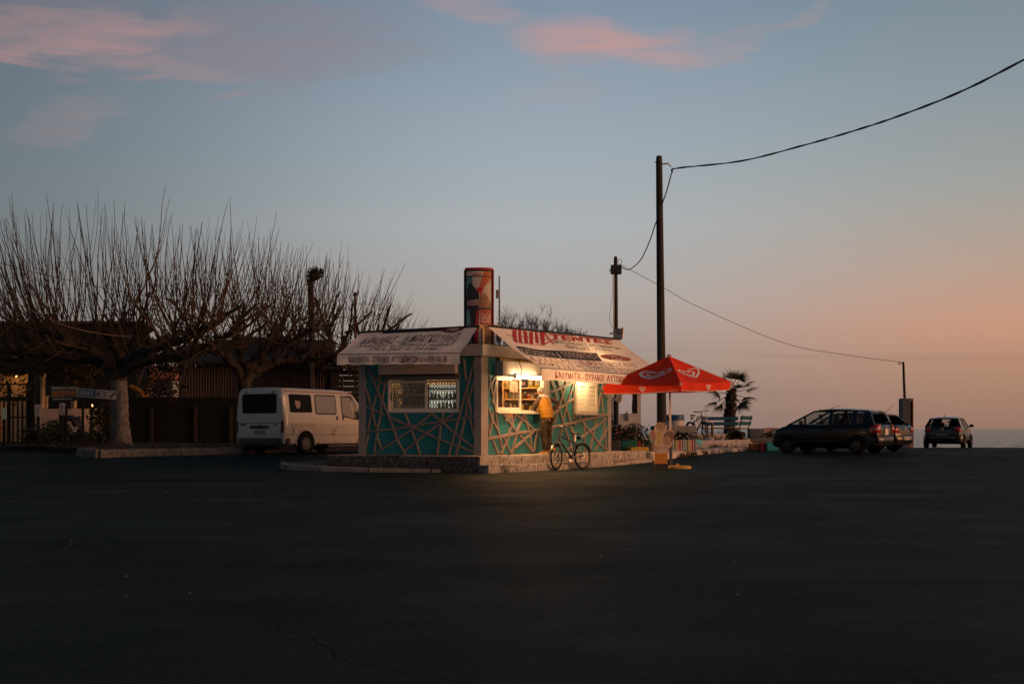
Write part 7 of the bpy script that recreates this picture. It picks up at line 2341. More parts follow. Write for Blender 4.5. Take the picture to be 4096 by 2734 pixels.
def frond_mesh(seed):
    rnd = random.Random(seed)
    mb = MB()
    L = .58
    mb.tube([(0, 0, 0), (L * .5, 0, .03), (L, 0, .0)], [.022, .016, .012], 4)
    n = 17
    for k in range(n):
        a_ = R(-78 + 156 * k / (n - 1))
        ln = (.52 + .12 * math.cos(a_)) * rnd.uniform(.85, 1.05)
        d = Vector((math.cos(a_), math.sin(a_), .10 * math.cos(a_ * 2)))
        s = Vector((-d.y, d.x, 0)).normalized() * .024
        p0 = Vector((L, 0, 0))
        m1 = p0 + d * ln * .5
        m2 = p0 + d * ln + Vector((0, 0, -rnd.uniform(.05, .20)))
        mb.add([p0 - s * .4, p0 + s * .4, m1 + s, m1 - s, m1 + Vector((0, 0, .012)), m2], [(0, 1, 2, 4), (0, 4, 3), (4, 2, 5), (3, 4, 5)])
    return mb.mesh('frond', M_fan)
fms = [frond_mesh(s_) for s_ in (1, 2, 3, 4)]
# (bearing, rise, size) of every leaf
FR = [(0, 12, 1.0), (22, -12, 1.0), (-30, 30, .95), (-50, -26, .95), (10, -38, .9), (200, 6, 1.0), (178, -20, 1.05), (160, -36, .9), (222, 30, .9), (262, -14, .85), (80, 40, .8), (130, 36, .85),
      (90, 72, .8), (310, 66, .8), (200, 60, .75), (340, 48, .9), (290, 22, .8), (190, -48, .8)]
for k, (az_, el0, sc) in enumerate(FR):
    a_ = R(az_ + rnd.uniform(-8, 8))
    el_ = R(el0 + rnd.uniform(-6, 6))
    bp = top_ + Vector((math.cos(a_) * .06, math.sin(a_) * .06, -.22 + .22 * math.sin(el_)))
    M = Matrix.Translation(bp) @ Matrix.Rotation(a_, 4, 'Z') @ Matrix.Rotation(-el_, 4, 'Y') @ Matrix.Rotation(rnd.uniform(-.9, .9), 4, 'X') @ Matrix.Scale(sc, 4)
    o = put('frond', fms[k % 4], palm, M)
    o.matrix_parent_inverse = ROOTM[palm.name].inverted()
# ------------------------------------------------------------------ left side: bed, kerb, fences, sheds
bed_front = [V2(960, 36.1), V2(800, 34.9), V2(620, 33.7), V2(480, 32.9), V2(395, 32.4)]
bed = [Vector((-2.5, 46)), Vector((-5.2, 42)), Vector((-7.6, 38.2))] + bed_front + [Vector((-11.9, 33.0)), Vector((-12.4, 35.2)), Vector((-13.5, 37.2)), Vector((-15.5, 39.6)), Vector((-20, 44)), Vector((-60, 46)), Vector((-60, 75)), Vector((-2.5, 75))]
mb = MB()
n_ = len(bed)
mb.add([Vector((p.x, p.y, -.2)) for p in bed] + [Vector((p.x, p.y, .46)) for p in bed], [tuple(range(2 * n_ - 1, n_ - 1, -1))] + [(i, (i + 1) % n_, n_ + (i + 1) % n_, n_ + i) for i in range(n_)])
mb.build('planted_ground', mat('dark_soil', (0.008, 0.0075, 0.0065), .95, var=.4, scale=4, bump=.6, bscale=14), kind='structure')
lk = thing('kerb', 'worn pale kerb in front of the whitewashed tree and dark fence', 'kerb', (-10, 34, .2)); lk['kind'] = 'structure'
M_kerbl = mat('kerb_pale', (0.11, 0.104, 0.098), .9, var=.35, scale=5, col2=(0.035, 0.035, 0.035), lo=.50, hi=.66, bump=.5, bscale=12)
full = [Vector((-5.4, 42)), Vector((-7.6, 38.2))] + bed_front + [Vector((-11.9, 33.0)), Vector((-12.4, 35.2))]
for i in range(len(full) - 1):
    a_, b_ = full[i], full[i + 1]
    d = (b_ - a_).normalized(); o_ = Vector((d.y, -d.x)) * (-1)
    if (Vector((-9, 40)) - a_).dot(o_) > 0: o_ = -o_
    n = max(1, int((b_ - a_).length / .9))
    for k in range(n):
        p, q = a_.lerp(b_, k / n) + d * .007, a_.lerp(b_, (k + 1) / n) - d * .007
        rg = []
        for m_ in range(6):
            c_ = p.lerp(q, m_ / 5); w_ = .015 * mnoise.noise(Vector((c_.x * 2, c_.y * 2, 5)))
            zt_ = .49 + w_ * 1.5
            rg.append([Vector((c_.x + o_.x * o2, c_.y + o_.y * o2, z)) for o2, z in ((-.16, .1), (.10 + w_, .05), (.09 + w_, zt_ - .05), (.06, zt_ - .01), (.02, zt_), (-.16, zt_))])
        mb = MB(); mb.rings(rg); mb.build('kerb_stone', M_kerbl, lk, smooth=50)
def zb3(x, y): return (x * .2678, 1440 + y * .2679)
# plank fence with posts
M_fence = mat('fence_dark', (0.004, 0.0038, 0.0036), .9, var=.4, scale=5)
M_post = mat('fence_post', (0.025, 0.019, 0.014), .85, var=.3, scale=6)
fen = thing('fence', 'long dark plank fence behind the trees left of the white van', 'fence', tuple(W(760, 1790, 49)))
x0, x1 = W(505, 0, 49).x, W(1330, 0, 49).x
zt_ = W(0, 1588, 49).z
nrow = 9
for r_ in range(nrow):
    za = .48 + (zt_ - .48) * r_ / nrow
    h_ = (zt_ - .48) / nrow
    nseg = 4
    for s_ in range(nseg):
        xa, xb = x0 + (x1 - x0) * s_ / nseg, x0 + (x1 - x0) * (s_ + 1) / nseg
        mb = MB(); mb.box(((xa + xb) / 2, 49.06 + random.uniform(-.003, .003), za + h_ / 2), (xb - xa - .006, .03, h_ + .002)); mb.build('plank', M_fence, fen)
for px in (604, 780, 922, 1090, 1250):
    mb = MB(); a_ = W(px, 1625, 48.9); mb.box((a_.x, 48.95, (.46 + a_.z) / 2), (.11, .09, a_.z - .46)); mb.build('post', M_post, fen)
# corrugated shed
M_corr = mat('corrugated_pink', (0.085, 0.055, 0.052), .6, var=.25, scale=1.5, metal=.1, stretch=(1, 1, .3))
M_roofd = mat('shed_roof', (0.012, 0.010, 0.009), .8, var=.3, scale=2)
sh = thing('shed', 'long corrugated metal shed with a low brown roof behind the white van', 'shed', tuple(W(1020, 1760, 54)))
xa, xb = W(715, 0, 54).x, W(1318, 0, 54).x
nsh = 9
for s_ in range(nsh):
    ua, ub = xa + (xb - xa) * s_ / nsh, xa + (xb - xa) * (s_ + 1) / nsh
    zt2 = W(0, 1452, 54).z
    mb = MB(); mb.grid(lambda u, v: Vector((ua + .004 + (ub - ua - .008) * u, 54 + .035 * math.sin(u * math.pi * 2 * 6) + random.uniform(-.001, .001) + .01 * (s_ % 2), .46 + (zt2 - .46) * v)), 36, 1)
    mb.build('wall_sheet', M_corr, sh, smooth=60)
mb = MB()
rw = [W(700, 1458, 53.4), W(1330, 1452, 53.4), W(1318, 1372, 57), W(1000, 1356, 57), W(720, 1395, 57)]
mb.prism(rw, (0, .1, .14)); mb.build('roof', M_roofd, sh)
mb = MB(); mb.box(((xa + xb) / 2, 57, 2.3), (xb - xa, .1, 3.6)); mb.build('back_wall', M_roofd, sh)
for s_ in (xa + .05, xb - .05):
    mb = MB(); mb.box((s_, 55.5, 2.2), (.08, 2.9, 3.5)); mb.build('side_wall', M_roofd, sh)
# slatted hut right of the shed
hut = thing('hut', 'dark hut of horizontal boards between the shed and the kiosk', 'hut', tuple(W(1390, 1760, 51)))
xa, xb = W(1322, 0, 51).x, W(1470, 0, 51).x
for k in range(13):
    mb = MB(); z = .5 + .235 * k; mb.box(((xa + xb) / 2, 51 + .02 * (k % 2), z + .11), (xb - xa, .04, .215)); mb.build('board', mat('hut_board', (0.022, 0.017, 0.016), .85, var=.3, scale=5), hut)
mb = MB(); mb.prism([Vector((xa - .3, 50.7, 3.55)), Vector((xb + .3, 50.7, 3.55)), Vector((xb + .3, 54, 3.75)), Vector((xa - .3, 54, 3.75))], (0, 0, .1)); mb.build('roof', M_roofd, hut)
for px in (1243, 1368, 1437):
    a_ = W(px, 1525, 50.5)
    mb = MB(); mb.tube([(a_.x, a_.y, .46), (a_.x, a_.y, a_.z + .2)], .06, 8)
    tag(mb.build('post', M_post, None), {1243: 'pale post just behind the middle of the white van', 1368: 'pale post in front of the slatted hut boards', 1437: 'pale post hard by the left edge of the kiosk'}[px], 'post')
# tiled house
hs = thing('house', 'small pale house with an orange tiled roof beyond the plank fence', 'house', tuple(W(620, 1760, 60)))
xa, xb = W(540, 0, 60).x, W(690, 0, 60).x
ze = W(0, 1522, 60).z
mb = MB(); mb.box(((xa + xb) / 2, 62, (.4 + ze) / 2), (xb - xa, 4, ze - .4)); mb.build('wall', mat('house_wall', (0.35, 0.36, 0.36), .8), hs)
a_, b_, c_, d_ = Vector((xa - .2, 59.8, ze)), Vector((xb + .2, 59.8, ze)), Vector((xb + .2, 62, ze + .75)), Vector((xa - .2, 62, ze + .75))
mb = MB(); mb.prism([a_, b_, c_, d_], (0, 0, .06))
mb.prism([c_ + Vector((0, .01, 0)), d_ + Vector((0, .01, 0)), d_ + Vector((0, 2.2, -.75)), c_ + Vector((0, 2.2, -.75))], (0, 0, .06))
rf = mb.build('roof', mat('roof_tile', (0.28, 0.09, 0.04), .8, var=.35, scale=6), hs)
mb = MB()
for k in range(16):
    x = xa - .15 + (xb - xa + .3) * k / 15
    mb.tube([(x, 59.78, ze + .07), (x, 61.98, ze + .82)], .07, 5)
mb.build('tile_rows', MATS['roof_tile'], rf)
# big dark building at the far left
bl = thing('building', 'large dark flat roofed building at the far left behind the gate', 'building', (-24, 54, .4))
xa, xb = W(-260, 0, 54).x, W(545, 0, 54).x
zt_ = W(0, 1296, 54).z
zl0, zl1 = W(0, 1690, 54).z, W(0, 1492, 54).z
xl0, xl1 = W(-40, 0, 54).x, W(124, 0, 54).x
M_bd = mat('building_dark', (0.010, 0.0095, 0.0095), .85, var=.25, scale=1)
mb = MB()
for (x_0, x_1, z_0, z_1) in ((xa, xl0, .3, zt_), (xl0, xl1, zl1, zt_), (xl1, xb, .3, zt_)):
    mb.box(((x_0 + x_1) / 2, 55, (z_0 + z_1) / 2), (x_1 - x_0 - .001, 2, z_1 - z_0))
wl = mb.build('wall', M_bd, bl)
mb = MB(); mb.box(((xl0 + xl1) / 2, 54.6, (.3 + zl1) / 2), (xl1 - xl0, .2, zl1 - .3)); mb.build('entrance_wall', mat('plaster_lit_orange', (0.50, 0.32, 0.16), .85, var=.15, scale=2), bl)  # orange light is put into this wall's colour
mb = MB(); mb.box(((xa + xb) / 2, 54.9, zt_ + .06), (xb - xa + .3, 2.4, .12)); mb.build('roof', mat('roof_edge', (0.05, 0.036, 0.03), .8), bl)
for k in range(4):
    mb = MB(); xw = xl1 + .9 + k * .95; mb.box((xw, 53.985, 3.6), (.5, .03, .8)); f_ = mb.build('window_frame', M_post, bl)
    mb = MB(); mb.box((xw, 53.965, 3.6), (.42, .02, .72)); mb.build('pane', G_van, f_)
# low pale wall behind the wire fence
mb = MB(); a_, b_ = W(140, 1634, 49), W(400, 1760, 49); mb.box(((a_.x + b_.x) / 2, 49.1, (a_.z + .4) / 2), (b_.x - a_.x, .2, a_.z - .4))
tag(mb.build('garden_wall', mat('garden_wall_pale', (0.52, 0.42, 0.38), .85, var=.2, scale=2), None), 'low pale pinkish wall behind the wire mesh fence', 'wall')
wf = thing('mesh_fence', 'wire mesh fence with thin posts in front of the low pale wall', 'fence', tuple(W(270, 1760, 46.5)))
a_, b_ = W(147, 1628, 46.5), W(398, 1760, 46.5)
mb = MB()
stp = .135
wd, ht_ = b_.x - a_.x, a_.z - .46
k = -int(ht_ / stp) - 1
while k * stp < wd:
    for s_ in (1, -1):
        # a wire rising to the right (s_ = 1) or to the left, clipped to the panel
        x_s, x_e = k * stp, k * stp + ht_
        if s_ < 0: x_s, x_e = x_e, x_s
        p, q = Vector((x_s, 0, 0)), Vector((x_e, 0, ht_))
        t0, t1 = 0.0, 1.0
        dx_ = q.x - p.x
        ta, tb = sorted(((0 - p.x) / dx_, (wd - p.x) / dx_))
        t0, t1 = max(t0, ta), min(t1, tb)
        if t1 - t0 > .02:
            P_, Q_ = p.lerp(q, t0), p.lerp(q, t1)
            mb.tube([(a_.x + P_.x, 46.5 + .006 * s_, .46 + P_.z), (a_.x + Q_.x, 46.5 + .006 * s_, .46 + Q_.z)], .007, 3, False)
    k += 1
mb.build('wire_mesh', mat('wire_dark', (0.02, 0.02, 0.02), .6), wf)
for px in (148, 238, 362, 398):
    mb = MB(); c_ = W(px, 1620, 46.5); mb.tube([(c_.x, 46.54, .4), (c_.x, 46.54, c_.z)], .035, 6); mb.build('post', M_fence, wf)
# gate
gt = thing('gate', 'dark steel gate of upright bars in front of the wall toned as if lit orange', 'gate', tuple(W(75, 1770, 47)))
a_, b_ = W(-60, 1500, 47), W(124, 1775, 47)
for py, th in ((1536, .05), (1594, .16), (1668, .06), (1770, .06)):
    mb = MB(); c_ = W(0, py, 47); mb.box(((a_.x + b_.x) / 2, 47, c_.z), (b_.x - a_.x, .05, th)); mb.build('rail', M_fence, gt)
for px in (-58, -40, -22, -4, 15, 34, 51, 70, 88, 107):
    top_y = 1536 if px in (34, 107, -22) else 1594
    mb = MB(); c_ = W(px, top_y, 47); mb.box((c_.x, 47.03, (c_.z + .5) / 2), (.06 if px != 34 else .14, .04, c_.z - .5)); mb.build('bar', M_fence, gt)
mb = MB(); c_ = W(127, 1490, 47); mb.box((c_.x, 47, (c_.z + .46) / 2), (.22, .2, c_.z - .46)); mb.build('post', M_fence, gt)
# porch columns and a T-shaped post that catch the low light
M_col = mat('column_cream', (0.62, 0.46, 0.24), .7, var=.15)
for px, py, w_, lab in ((171, 1493, .10, 'cream porch column right of the steel gate'), (300, 1520, .075, 'cream porch column above the wire fence'), (287, 1512, .05, 'thin grey porch column beside the cream one above the wire fence')):
    c_ = W(px, py, 50.2)
    t_ = thing('porch_column', lab, 'column', (c_.x, 50.2, .46), 0, 'porch columns by the gate')
    mb = MB(); mb.lathe([(w_ * 1.4, .0), (w_ * 1.4, .12), (w_, .16), (w_ * .92, c_.z - .46 - .2), (w_ * 1.35, c_.z - .46 - .1), (w_ * 1.35, c_.z - .46)], 14); mb.build('shaft', M_col if w_ > .06 else M_conc2, t_, smooth=40, local=True)
t_ = thing('post', 'small yellow T shaped post behind the wire fence', 'post', tuple(W(188, 1650, 49.6)))
mb = MB(); a_ = W(188, 1590, 49.6); mb.box((a_.x, 49.6, (a_.z + .46) / 2), (.07, .06, a_.z - .46)); mb.build('upright', M_col, t_)
mb = MB(); a_ = W(187, 1586, 49.6); mb.box((a_.x, 49.6, a_.z), (.16, .08, .06)); mb.build('crosspiece', M_col, t_)
# yard lamp whose glow catches the columns
yl = thing('yard_lamp', 'small lit yard lamp on a thin post behind the wire fence', 'lamp', tuple(W(369, 1640, 48.3)))
c_ = W(369, 1622, 48.3)
mb = MB(); mb.tube([(c_.x, 48.3, .46), (c_.x, 48.3, c_.z - .08)], .025, 6); mb.build('post', M_fence, yl)
mb = MB(); mb.lathe([(0.001, -.05), (.035, -.03), (.045, 0), (.03, .035), (0.001, .05)], 10, Matrix.Translation(c_)); mb.build('globe', mat('yard_glow', (1, 1, 1), emit=(1, .40, .09), estr=.8), yl, smooth=True)
pl_ = bpy.data.lights.new('yard_light', 'POINT'); pl_.energy = 10; pl_.color = (1, .46, .14); pl_.shadow_soft_size = .08
po = bpy.data.objects.new('yard_light', pl_); link(po); po.location = c_ + Vector((-.05, -.12, .12))
pt = thing('added_wall_lamp', 'small added warm lamp over the orange toned wall behind the steel gate', 'lamp', tuple(W(66, 1500, 54.2)))  # unseen lamp, added to brighten the wall behind the gate
c_ = W(66, 1504, 54.15)
mb = MB(); mb.tube([c_ + Vector((0, .3, .05)), c_ + Vector((0, .05, .06))], .02, 5); mb.build('arm', M_fence, pt)
mb = MB(); mb.lathe([(0.001, -.06), (.05, -.03), (.05, .03), (0.001, .05)], 10, Matrix.Translation(c_)); mb.build('globe', MATS['yard_glow'], pt, smooth=True)
pl2 = bpy.data.lights.new('added_wall_light', 'POINT'); pl2.energy = 9; pl2.color = (1, .50, .17); pl2.shadow_soft_size = .08
po2 = bpy.data.objects.new('added_wall_light', pl2); link(po2); po2.location = c_ + Vector((0, -.35, -.12))
# road signs -----------------------------------------------------------------------
def flat_sign(label, c4, D, face, nm='road_sign', cat='sign', thick=.02):
    """panel from four photograph corners tl, tr, br, bl"""
    P = [W(*p, D) for p in c4]
    t_ = thing(nm, label, cat, ((P[0].x + P[1].x) / 2, D, .46))
    mb = MB(); mb.prism([P[3], P[2], P[1], P[0]], (0, thick, 0)); mb.build('panel', face, t_)
    def f(u, v, off=.004):
        a = P[3].lerp(P[2], u); b = P[0].lerp(P[1], u)
        return a.lerp(b, v) - Vector((0, off, 0))
    return t_, f
M_sgreen = mat('sign_green', (0.012, 0.035, 0.030), .4); M_sblue = mat('sign_blue', (0.012, 0.055, 0.12), .4); M_sw = mat('sign_white', (0.24, 0.25, 0.25), .5, var=.2, scale=8); M_sor = mat('sign_orange', (0.36, 0.14, 0.03), .6, var=.3, scale=10)
t_, f = flat_sign('dark green direction sign with white and orange Greek lettering and a left arrow', [zb3(760, 385), zb3(1168, 385), zb3(1168, 605), zb3(760, 605)], 39.4, M_sgreen)
mb = MB(); lettering(mb, 'ΝΟΜΑΡΧΙΑ ΗΛΕΙΑΣ', lambda a, b: f(.03 + .94 * a, .77 + .18 * b), .02)
mb.build('lettering', M_sw, t_)
mb = MB(); stroke(mb, [(.14, .13), (.78, .13)], .07, f); mb.add([f(.09, .13), f(.15, .20), f(.15, .06)], [(0, 1, 2)]); mb.build('arrow', M_sw, t_)
mb = MB(); lettering(mb, 'ΣΚΟΠΕΥΤΗΡΙΟ', lambda a, b: f(.04 + .94 * a, .28 + .38 * b), .02); mb.build('lettering', M_sor, t_)
mb = MB(); a_ = W(259, 1600, 39.45); mb.box((a_.x, 39.49, (a_.z + .46) / 2 + .3), (.13, .09, a_.z - .46 + .5)); mb.build('post', M_fence, t_)
t_, f = flat_sign('tilted blue and white road sign with black graffiti beside the whitewashed trunk', [zb3(1160, 418), zb3(1736, 458), zb3(1732, 586), zb3(1162, 546)], 39.0, M_sw)
mb = MB(); mb.add([f(.012, .06), f(.50, .06), f(.50, .94), f(.012, .94)], [(0, 1, 2, 3)]); mb.build('blue_field', M_sblue, t_)
mb = MB(); lettering(mb, 'ΑΡΓΙ -', lambda a, b: f(.05 + .43 * a, .24 + .50 * b, .007), .015); mb.build('lettering', M_sw, t_)
mb = MB()
fg = lambda u, v: f(u, v, .008)
stroke(mb, [(.64 + .10 * math.cos(a_), .5 + .36 * math.sin(a_)) for a_ in [.3 + 5.9 * k / 20 for k in range(21)]], .05, fg)
stroke(mb, [(.60, .45), (.66, .55), (.70, .42)], .035, fg)
stroke(mb, [(.79, .78), (.97, .80), (.90, .45), (.85, .12)], .05, fg); stroke(mb, [(.80, .42), (.98, .50)], .04, fg)
mb.build('graffiti', M_blk, t_)
mb = MB(); frame_p = [(0.0, .0), (1, 0), (1, 1), (0, 1), (0, 0)]; stroke(mb, frame_p, .018, lambda u, v: f(u, v, .006)); mb.build('border', M_sw, t_)
for px in (330, 443):
    mb = MB(); a_ = W(px, 1560, 39.05); mb.box((a_.x, 39.08, (a_.z + .46) / 2), (.07, .06, a_.z - .46)); mb.build('post', M_post if px == 443 else M_fence, t_)
for i, (x0, x1, y0, y1) in enumerate(((520, 606, 660, 836), (886, 966, 640, 816), (18, 96, 712, 880))):
    t_, f = flat_sign(('small white notice with a black P on the post beside the gate', 'small white notice with a black P under the green sign', 'blank pale notice at the far left edge by the red car')[i], [zb3(x0, y0), zb3(x1, y0 - 2), zb3(x1, y1), zb3(x0, y1)], 38.9, M_sw if i < 2 else mat('sign_pale_teal', (0.22, 0.33, 0.33), .5), 'notice', 'notice')
    if i < 2:
        mb = MB(); stroke(mb, [(.42, .38), (.44, .60), (.36, .68), (.48, .76), (.64, .70), (.62, .56), (.48, .54)], .10, f); stroke(mb, [(.2, .22), (.8, .22)], .03, f); stroke(mb, [(.25, .16), (.75, .16)], .03, f); mb.build('lettering', M_blk, t_)
    mb = MB(); a_ = W((x0 + x1) / 2 * .2678, 1440 + y0 * .2679, 38.92); mb.box((a_.x, 38.95, (a_.z - .1 + .3) / 2), (.09, .05, a_.z - .5)); mb.build('post', M_fence, t_)
# scooter standing dark in the bushes
sc = thing('scooter', 'dark covered motor scooter standing in the bushes by the wire fence', 'scooter', tuple(W(300, 1775, 41)))
def sp(px, py, dy=0): 
    p = W(px, py, 41); p.y += dy; return p
mb = MB(); mb.tube(smoothpath([sp(268, 1672), sp(285, 1672), sp(300, 1682), sp(318, 1712), sp(330, 1722)]), [.10] * 6 + [.12] * 6 + [.16] * 6 + [.12] * 7, 8); mb.build('body', M_plast, sc, smooth=True)
mb = MB(); mb.lathe([(0.001, -.13), (.10, -.09), (.13, 0), (.10, .09), (0.001, .13)], 12, Matrix.Translation(sp(318, 1677))); mb.build('top_box', M_plast, sc, smooth=True)
mb = MB(); mb.tube(smoothpath([sp(306, 1728, -.14), sp(305, 1716, -.16), sp(312, 1710, -.16), sp(318, 1716, -.15)]), [.02, .03, .04, .05, .05, .05, .05, .05, .05, .05, .05, .05, .05, .04, .04, .03, .03, .02, .02][:19], 5); mb.build('mudguard', M_sw, sc, smooth=True)
for px in (275, 328):
    T = Matrix.Translation(sp(px, 1757)) @ Matrix.Rotation(R(90), 4, 'X'); mb = MB(); mb.lathe([(.16 + .045 * math.cos(a_), .045 * math.sin(a_)) for a_ in [2 * math.pi * k / 8 for k in range(8)]], 20, T, closed=True); mb.build('wheel', M_tyre, sc, smooth=True)
# dark bushes along the bed
shrub('wide dark bush in front of the wire fence under the road signs', [lump(180, 1745, 43.5, 1.0, .6, .42, 700), lump(260, 1760, 42.5, 1.1, .6, .38, 700), lump(345, 1765, 42.0, .9, .6, .34, 600), lump(230, 1722, 44.0, .5, .5, .4, 300)], .14, M_leafd, 31)
shrub('thin dark climber on the fence left of the whitewashed trunk', [lump(400, 1690, 45.5, .5, .3, .75, 420), lump(425, 1655, 45.6, .5, .3, .45, 260)], .13, M_leafd, 32, 'plant', nm='climbing_plant')
shrub('leafy tree with bent boughs in front of the wall toned as if lit orange', [lump(50, 1590, 46, .75, .4, .30, 130), lump(112, 1540, 46, .45, .4, .3, 90), lump(10, 1530, 46, .5, .4, .35, 120), lump(75, 1478, 46.2, 1.1, .5, .22, 420)], .12, M_leafd, 33, 'small tree', nm='small_tree', base=tuple(W(30, 1790, 46)))
shrub('bushy growth under the crown above the steel gate', [lump(60, 1440, 49, 1.7, .7, .7, 900), lump(200, 1430, 49, 1.5, .7, .7, 800), lump(330, 1450, 49, 1.3, .7, .6, 650), lump(300, 1520, 49.5, .8, .5, .5, 300)], .18, M_leafdry, 34, 'shrub')
shrub('dark tangled growth behind the crown of the nearest tree', [lump(610, 1450, 50, .9, .5, .6, 420), lump(560, 1400, 50.5, 1.0, .5, .6, 420), lump(690, 1470, 50, .7, .5, .4, 260)], .15, M_leafd, 38, 'climbing plant', nm='climbing_plant')
shrub('dry tangled growth hanging over the plank fence', [lump(690, 1560, 48.2, .7, .4, .5, 320), lump(620, 1545, 48.4, .6, .4, .5, 260)], .14, M_leafdry, 35, 'climbing plant', nm='climbing_plant')
shrub('brown creeper massed on the shed roof behind the van', [lump(1330, 1430, 52, 1.2, .6, .75, 700), lump(1200, 1460, 52.5, .9, .5, .4, 350), lump(1420, 1440, 51, .5, .5, .7, 350)], .16, M_leafdry, 36, 'climbing plant', nm='climbing_plant')
weeds([(V2(400, 33.2), V2(950, 37), .47, 600, .5), (V2(150, 40), V2(470, 40), .47, 700, 1.2), (V2(1000, 40), V2(1400, 44), .47, 260, .8), (Vector((-3.9, 30.4)), Vector((-4.1, 31.2)), .24, 120, .15)], 17, M_leafdry, .06, .3)

# ------------------------------------------------------------------ pollarded trees
M_wash = mat('whitewashed_bark', (0.105, 0.10, 0.10), .9, var=.5, scale=13, col2=(0.05, 0.04, 0.035), lo=.50, hi=.64, bump=1.0, bscale=18, stretch=(1, 1, .22))
M_shoot = mat('shoot_bark', (0.038, 0.023, 0.0145), .75, var=.4, scale=2)
def pollard(label, trunk, tr, limbs, nshoot, smin, smax, seed, centre_px, washed=True, lean=.012, droop=90):
    rnd = random.Random(seed)
    base = trunk[0]
    t_ = thing('pollarded_tree', label, 'tree', tuple(base), 0, 'pollarded trees behind the kerb')
    mb = MB()
    tp = smoothpath(trunk, 9)
    rr_ = [tr * (1.18 - .3 * min(1, i / 11)) * (1 + .06 * math.sin(i * 2.1)) for i in range(len(tp))]
    rr_[0] *= 1.15
    s0 = len(mb.f)
    mb.tube(tp, rr_, 16)
    for v in mb.v:
        n_ = mnoise.noise(Vector((v.x * 5, v.y * 5, v.z * 1.3)))
        v += Vector((v.x - base.x, v.y - base.y, 0)) * .12 * n_
    if washed:
        for i, f in enumerate(mb.f):
            if sum(mb.v[k].z for k in f) / len(f) < washed + .10 * mnoise.noise(mb.v[f[0]] * 4): mb.mi[i] = 1
    mb.build('trunk', [M_bark, M_wash], t_, smooth=80)
    mb = MB()
    starts = []
    for lb in limbs:
        pts = smoothpath([W(*p) for p in lb], 5)
        n = len(pts)
        for i in range(1, n - 1):
            pts[i] += Vector((rnd.uniform(-.06, .06), rnd.uniform(-.08, .08), rnd.uniform(-.06, .06)))
        r0 = tr * rnd.uniform(.50, .60)
        mb.tube(pts, [r0 * (1 - .62 * i / n) * (1 + .10 * math.sin(i * 1.9 + seed)) for i in range(n)], 8)
        for i in range(3, n, 2):       # knuckles left by years of cutting
            kr_ = (r0 * (1 - .62 * i / n)) * rnd.uniform(1.15, 1.7)
            c_ = pts[i] + Vector((rnd.uniform(-.5, .5), rnd.uniform(-.6, .2), rnd.uniform(.2, .9))) * kr_ * .7
            s1 = len(mb.v)
            mb.lathe([(0.001, -kr_), (kr_ * .75, -kr_ * .6), (kr_, 0), (kr_ * .8, kr_ * .55), (0.001, kr_ * .9)], 7, Matrix.Translation(c_))
            for k_ in range(s1, len(mb.v)): mb.v[k_] += Vector((mnoise.noise(mb.v[k_] * 6), mnoise.noise(mb.v[k_] * 6 + Vector((3, 0, 0))), mnoise.noise(mb.v[k_] * 6 + Vector((0, 5, 0))))) * kr_ * .5
        for i in range(2, n):
            starts += [(pts[i], (pts[i] - pts[i - 1]).normalized(), .6 + .4 * i / n)] * (2 if i > n * .5 else 1)
        # side limbs
        for k in range(rnd.randint(3, 5)):
            i = rnd.randint(int(n * .25), n - 2)
            d = (pts[i + 1] - pts[i]).normalized()
            d2 = (d * .6 + Vector((rnd.uniform(-.8, .8), rnd.uniform(-1, .6), rnd.uniform(-.1, .4)))).normalized()
            q = [pts[i]]
            for s_ in range(5):
                d2 = (d2 + Vector((rnd.uniform(-.25, .25), rnd.uniform(-.2, .2), rnd.uniform(-.15, .2)))).normalized()
                q.append(q[-1] + d2 * rnd.uniform(.2, .42))
            mb.tube(q, [.07, .06, .055, .05, .05, .042], 6)
            for s_ in range(2, 6): starts += [(q[s_], d2, 1.0)] * 2
    lb_o = mb.build('limbs', M_bark, t_, smooth=80)
    cx = W(centre_px, 0, base.y).x
    xlo, xhi = min(q_[0].x for q_ in starts), max(q_[0].x for q_ in starts)
    mb = MB()
    for k in range(nshoot):
        xt = rnd.uniform(xlo, xhi)
        p, d, w_ = min((rnd.choice(starts) for _ in range(9)), key=lambda q_: abs(q_[0].x - xt))
        out_ = (p.x - cx)
        ppx = 2048 + p.x / p.y * F
        tips = [(-400, 1000), (0, 890), (100, 820), (300, 800), (500, 830), (800, 865), (1000, 900), (1150, 965), (1300, 1020), (1450, 1090), (1600, 1200), (1720, 1270)]
        yt = tips[-1][1]
        for (xa_, ya_), (xb_, yb_) in zip(tips, tips[1:]):
            if xa_ <= ppx <= xb_: yt = ya_ + (yb_ - ya_) * (ppx - xa_) / (xb_ - xa_)
        ln = (CH - (yt - 1714) / F * p.y - p.z) * rnd.uniform(.40, 1.04) * (1.2 if rnd.random() < .10 else 1.0)
        if ln < .5: continue
        dirv = (d * .35 + Vector((rnd.uniform(-1.1, 1.1) + out_ * .08, rnd.uniform(-.6, .45), rnd.uniform(.25, .9)))).normalized()
        tgt = Vector((out_ * lean * 6 + rnd.uniform(-.22, .22), rnd.uniform(-.1, .1), 1)).normalized()
        q = [p]
        n = 8
        for s_ in range(n):
            f_ = .24
            dirv = (dirv * (1 - f_) + tgt * f_ + Vector((rnd.uniform(-.10, .10), rnd.uniform(-.08, .08), 0))).normalized()
            q.append(q[-1] + dirv * ln / n)
        r0 = .010 + .0042 * ln
        mb.tube(q, [r0 * (1 - .78 * s_ / n) for s_ in range(n + 1)], 3, False)
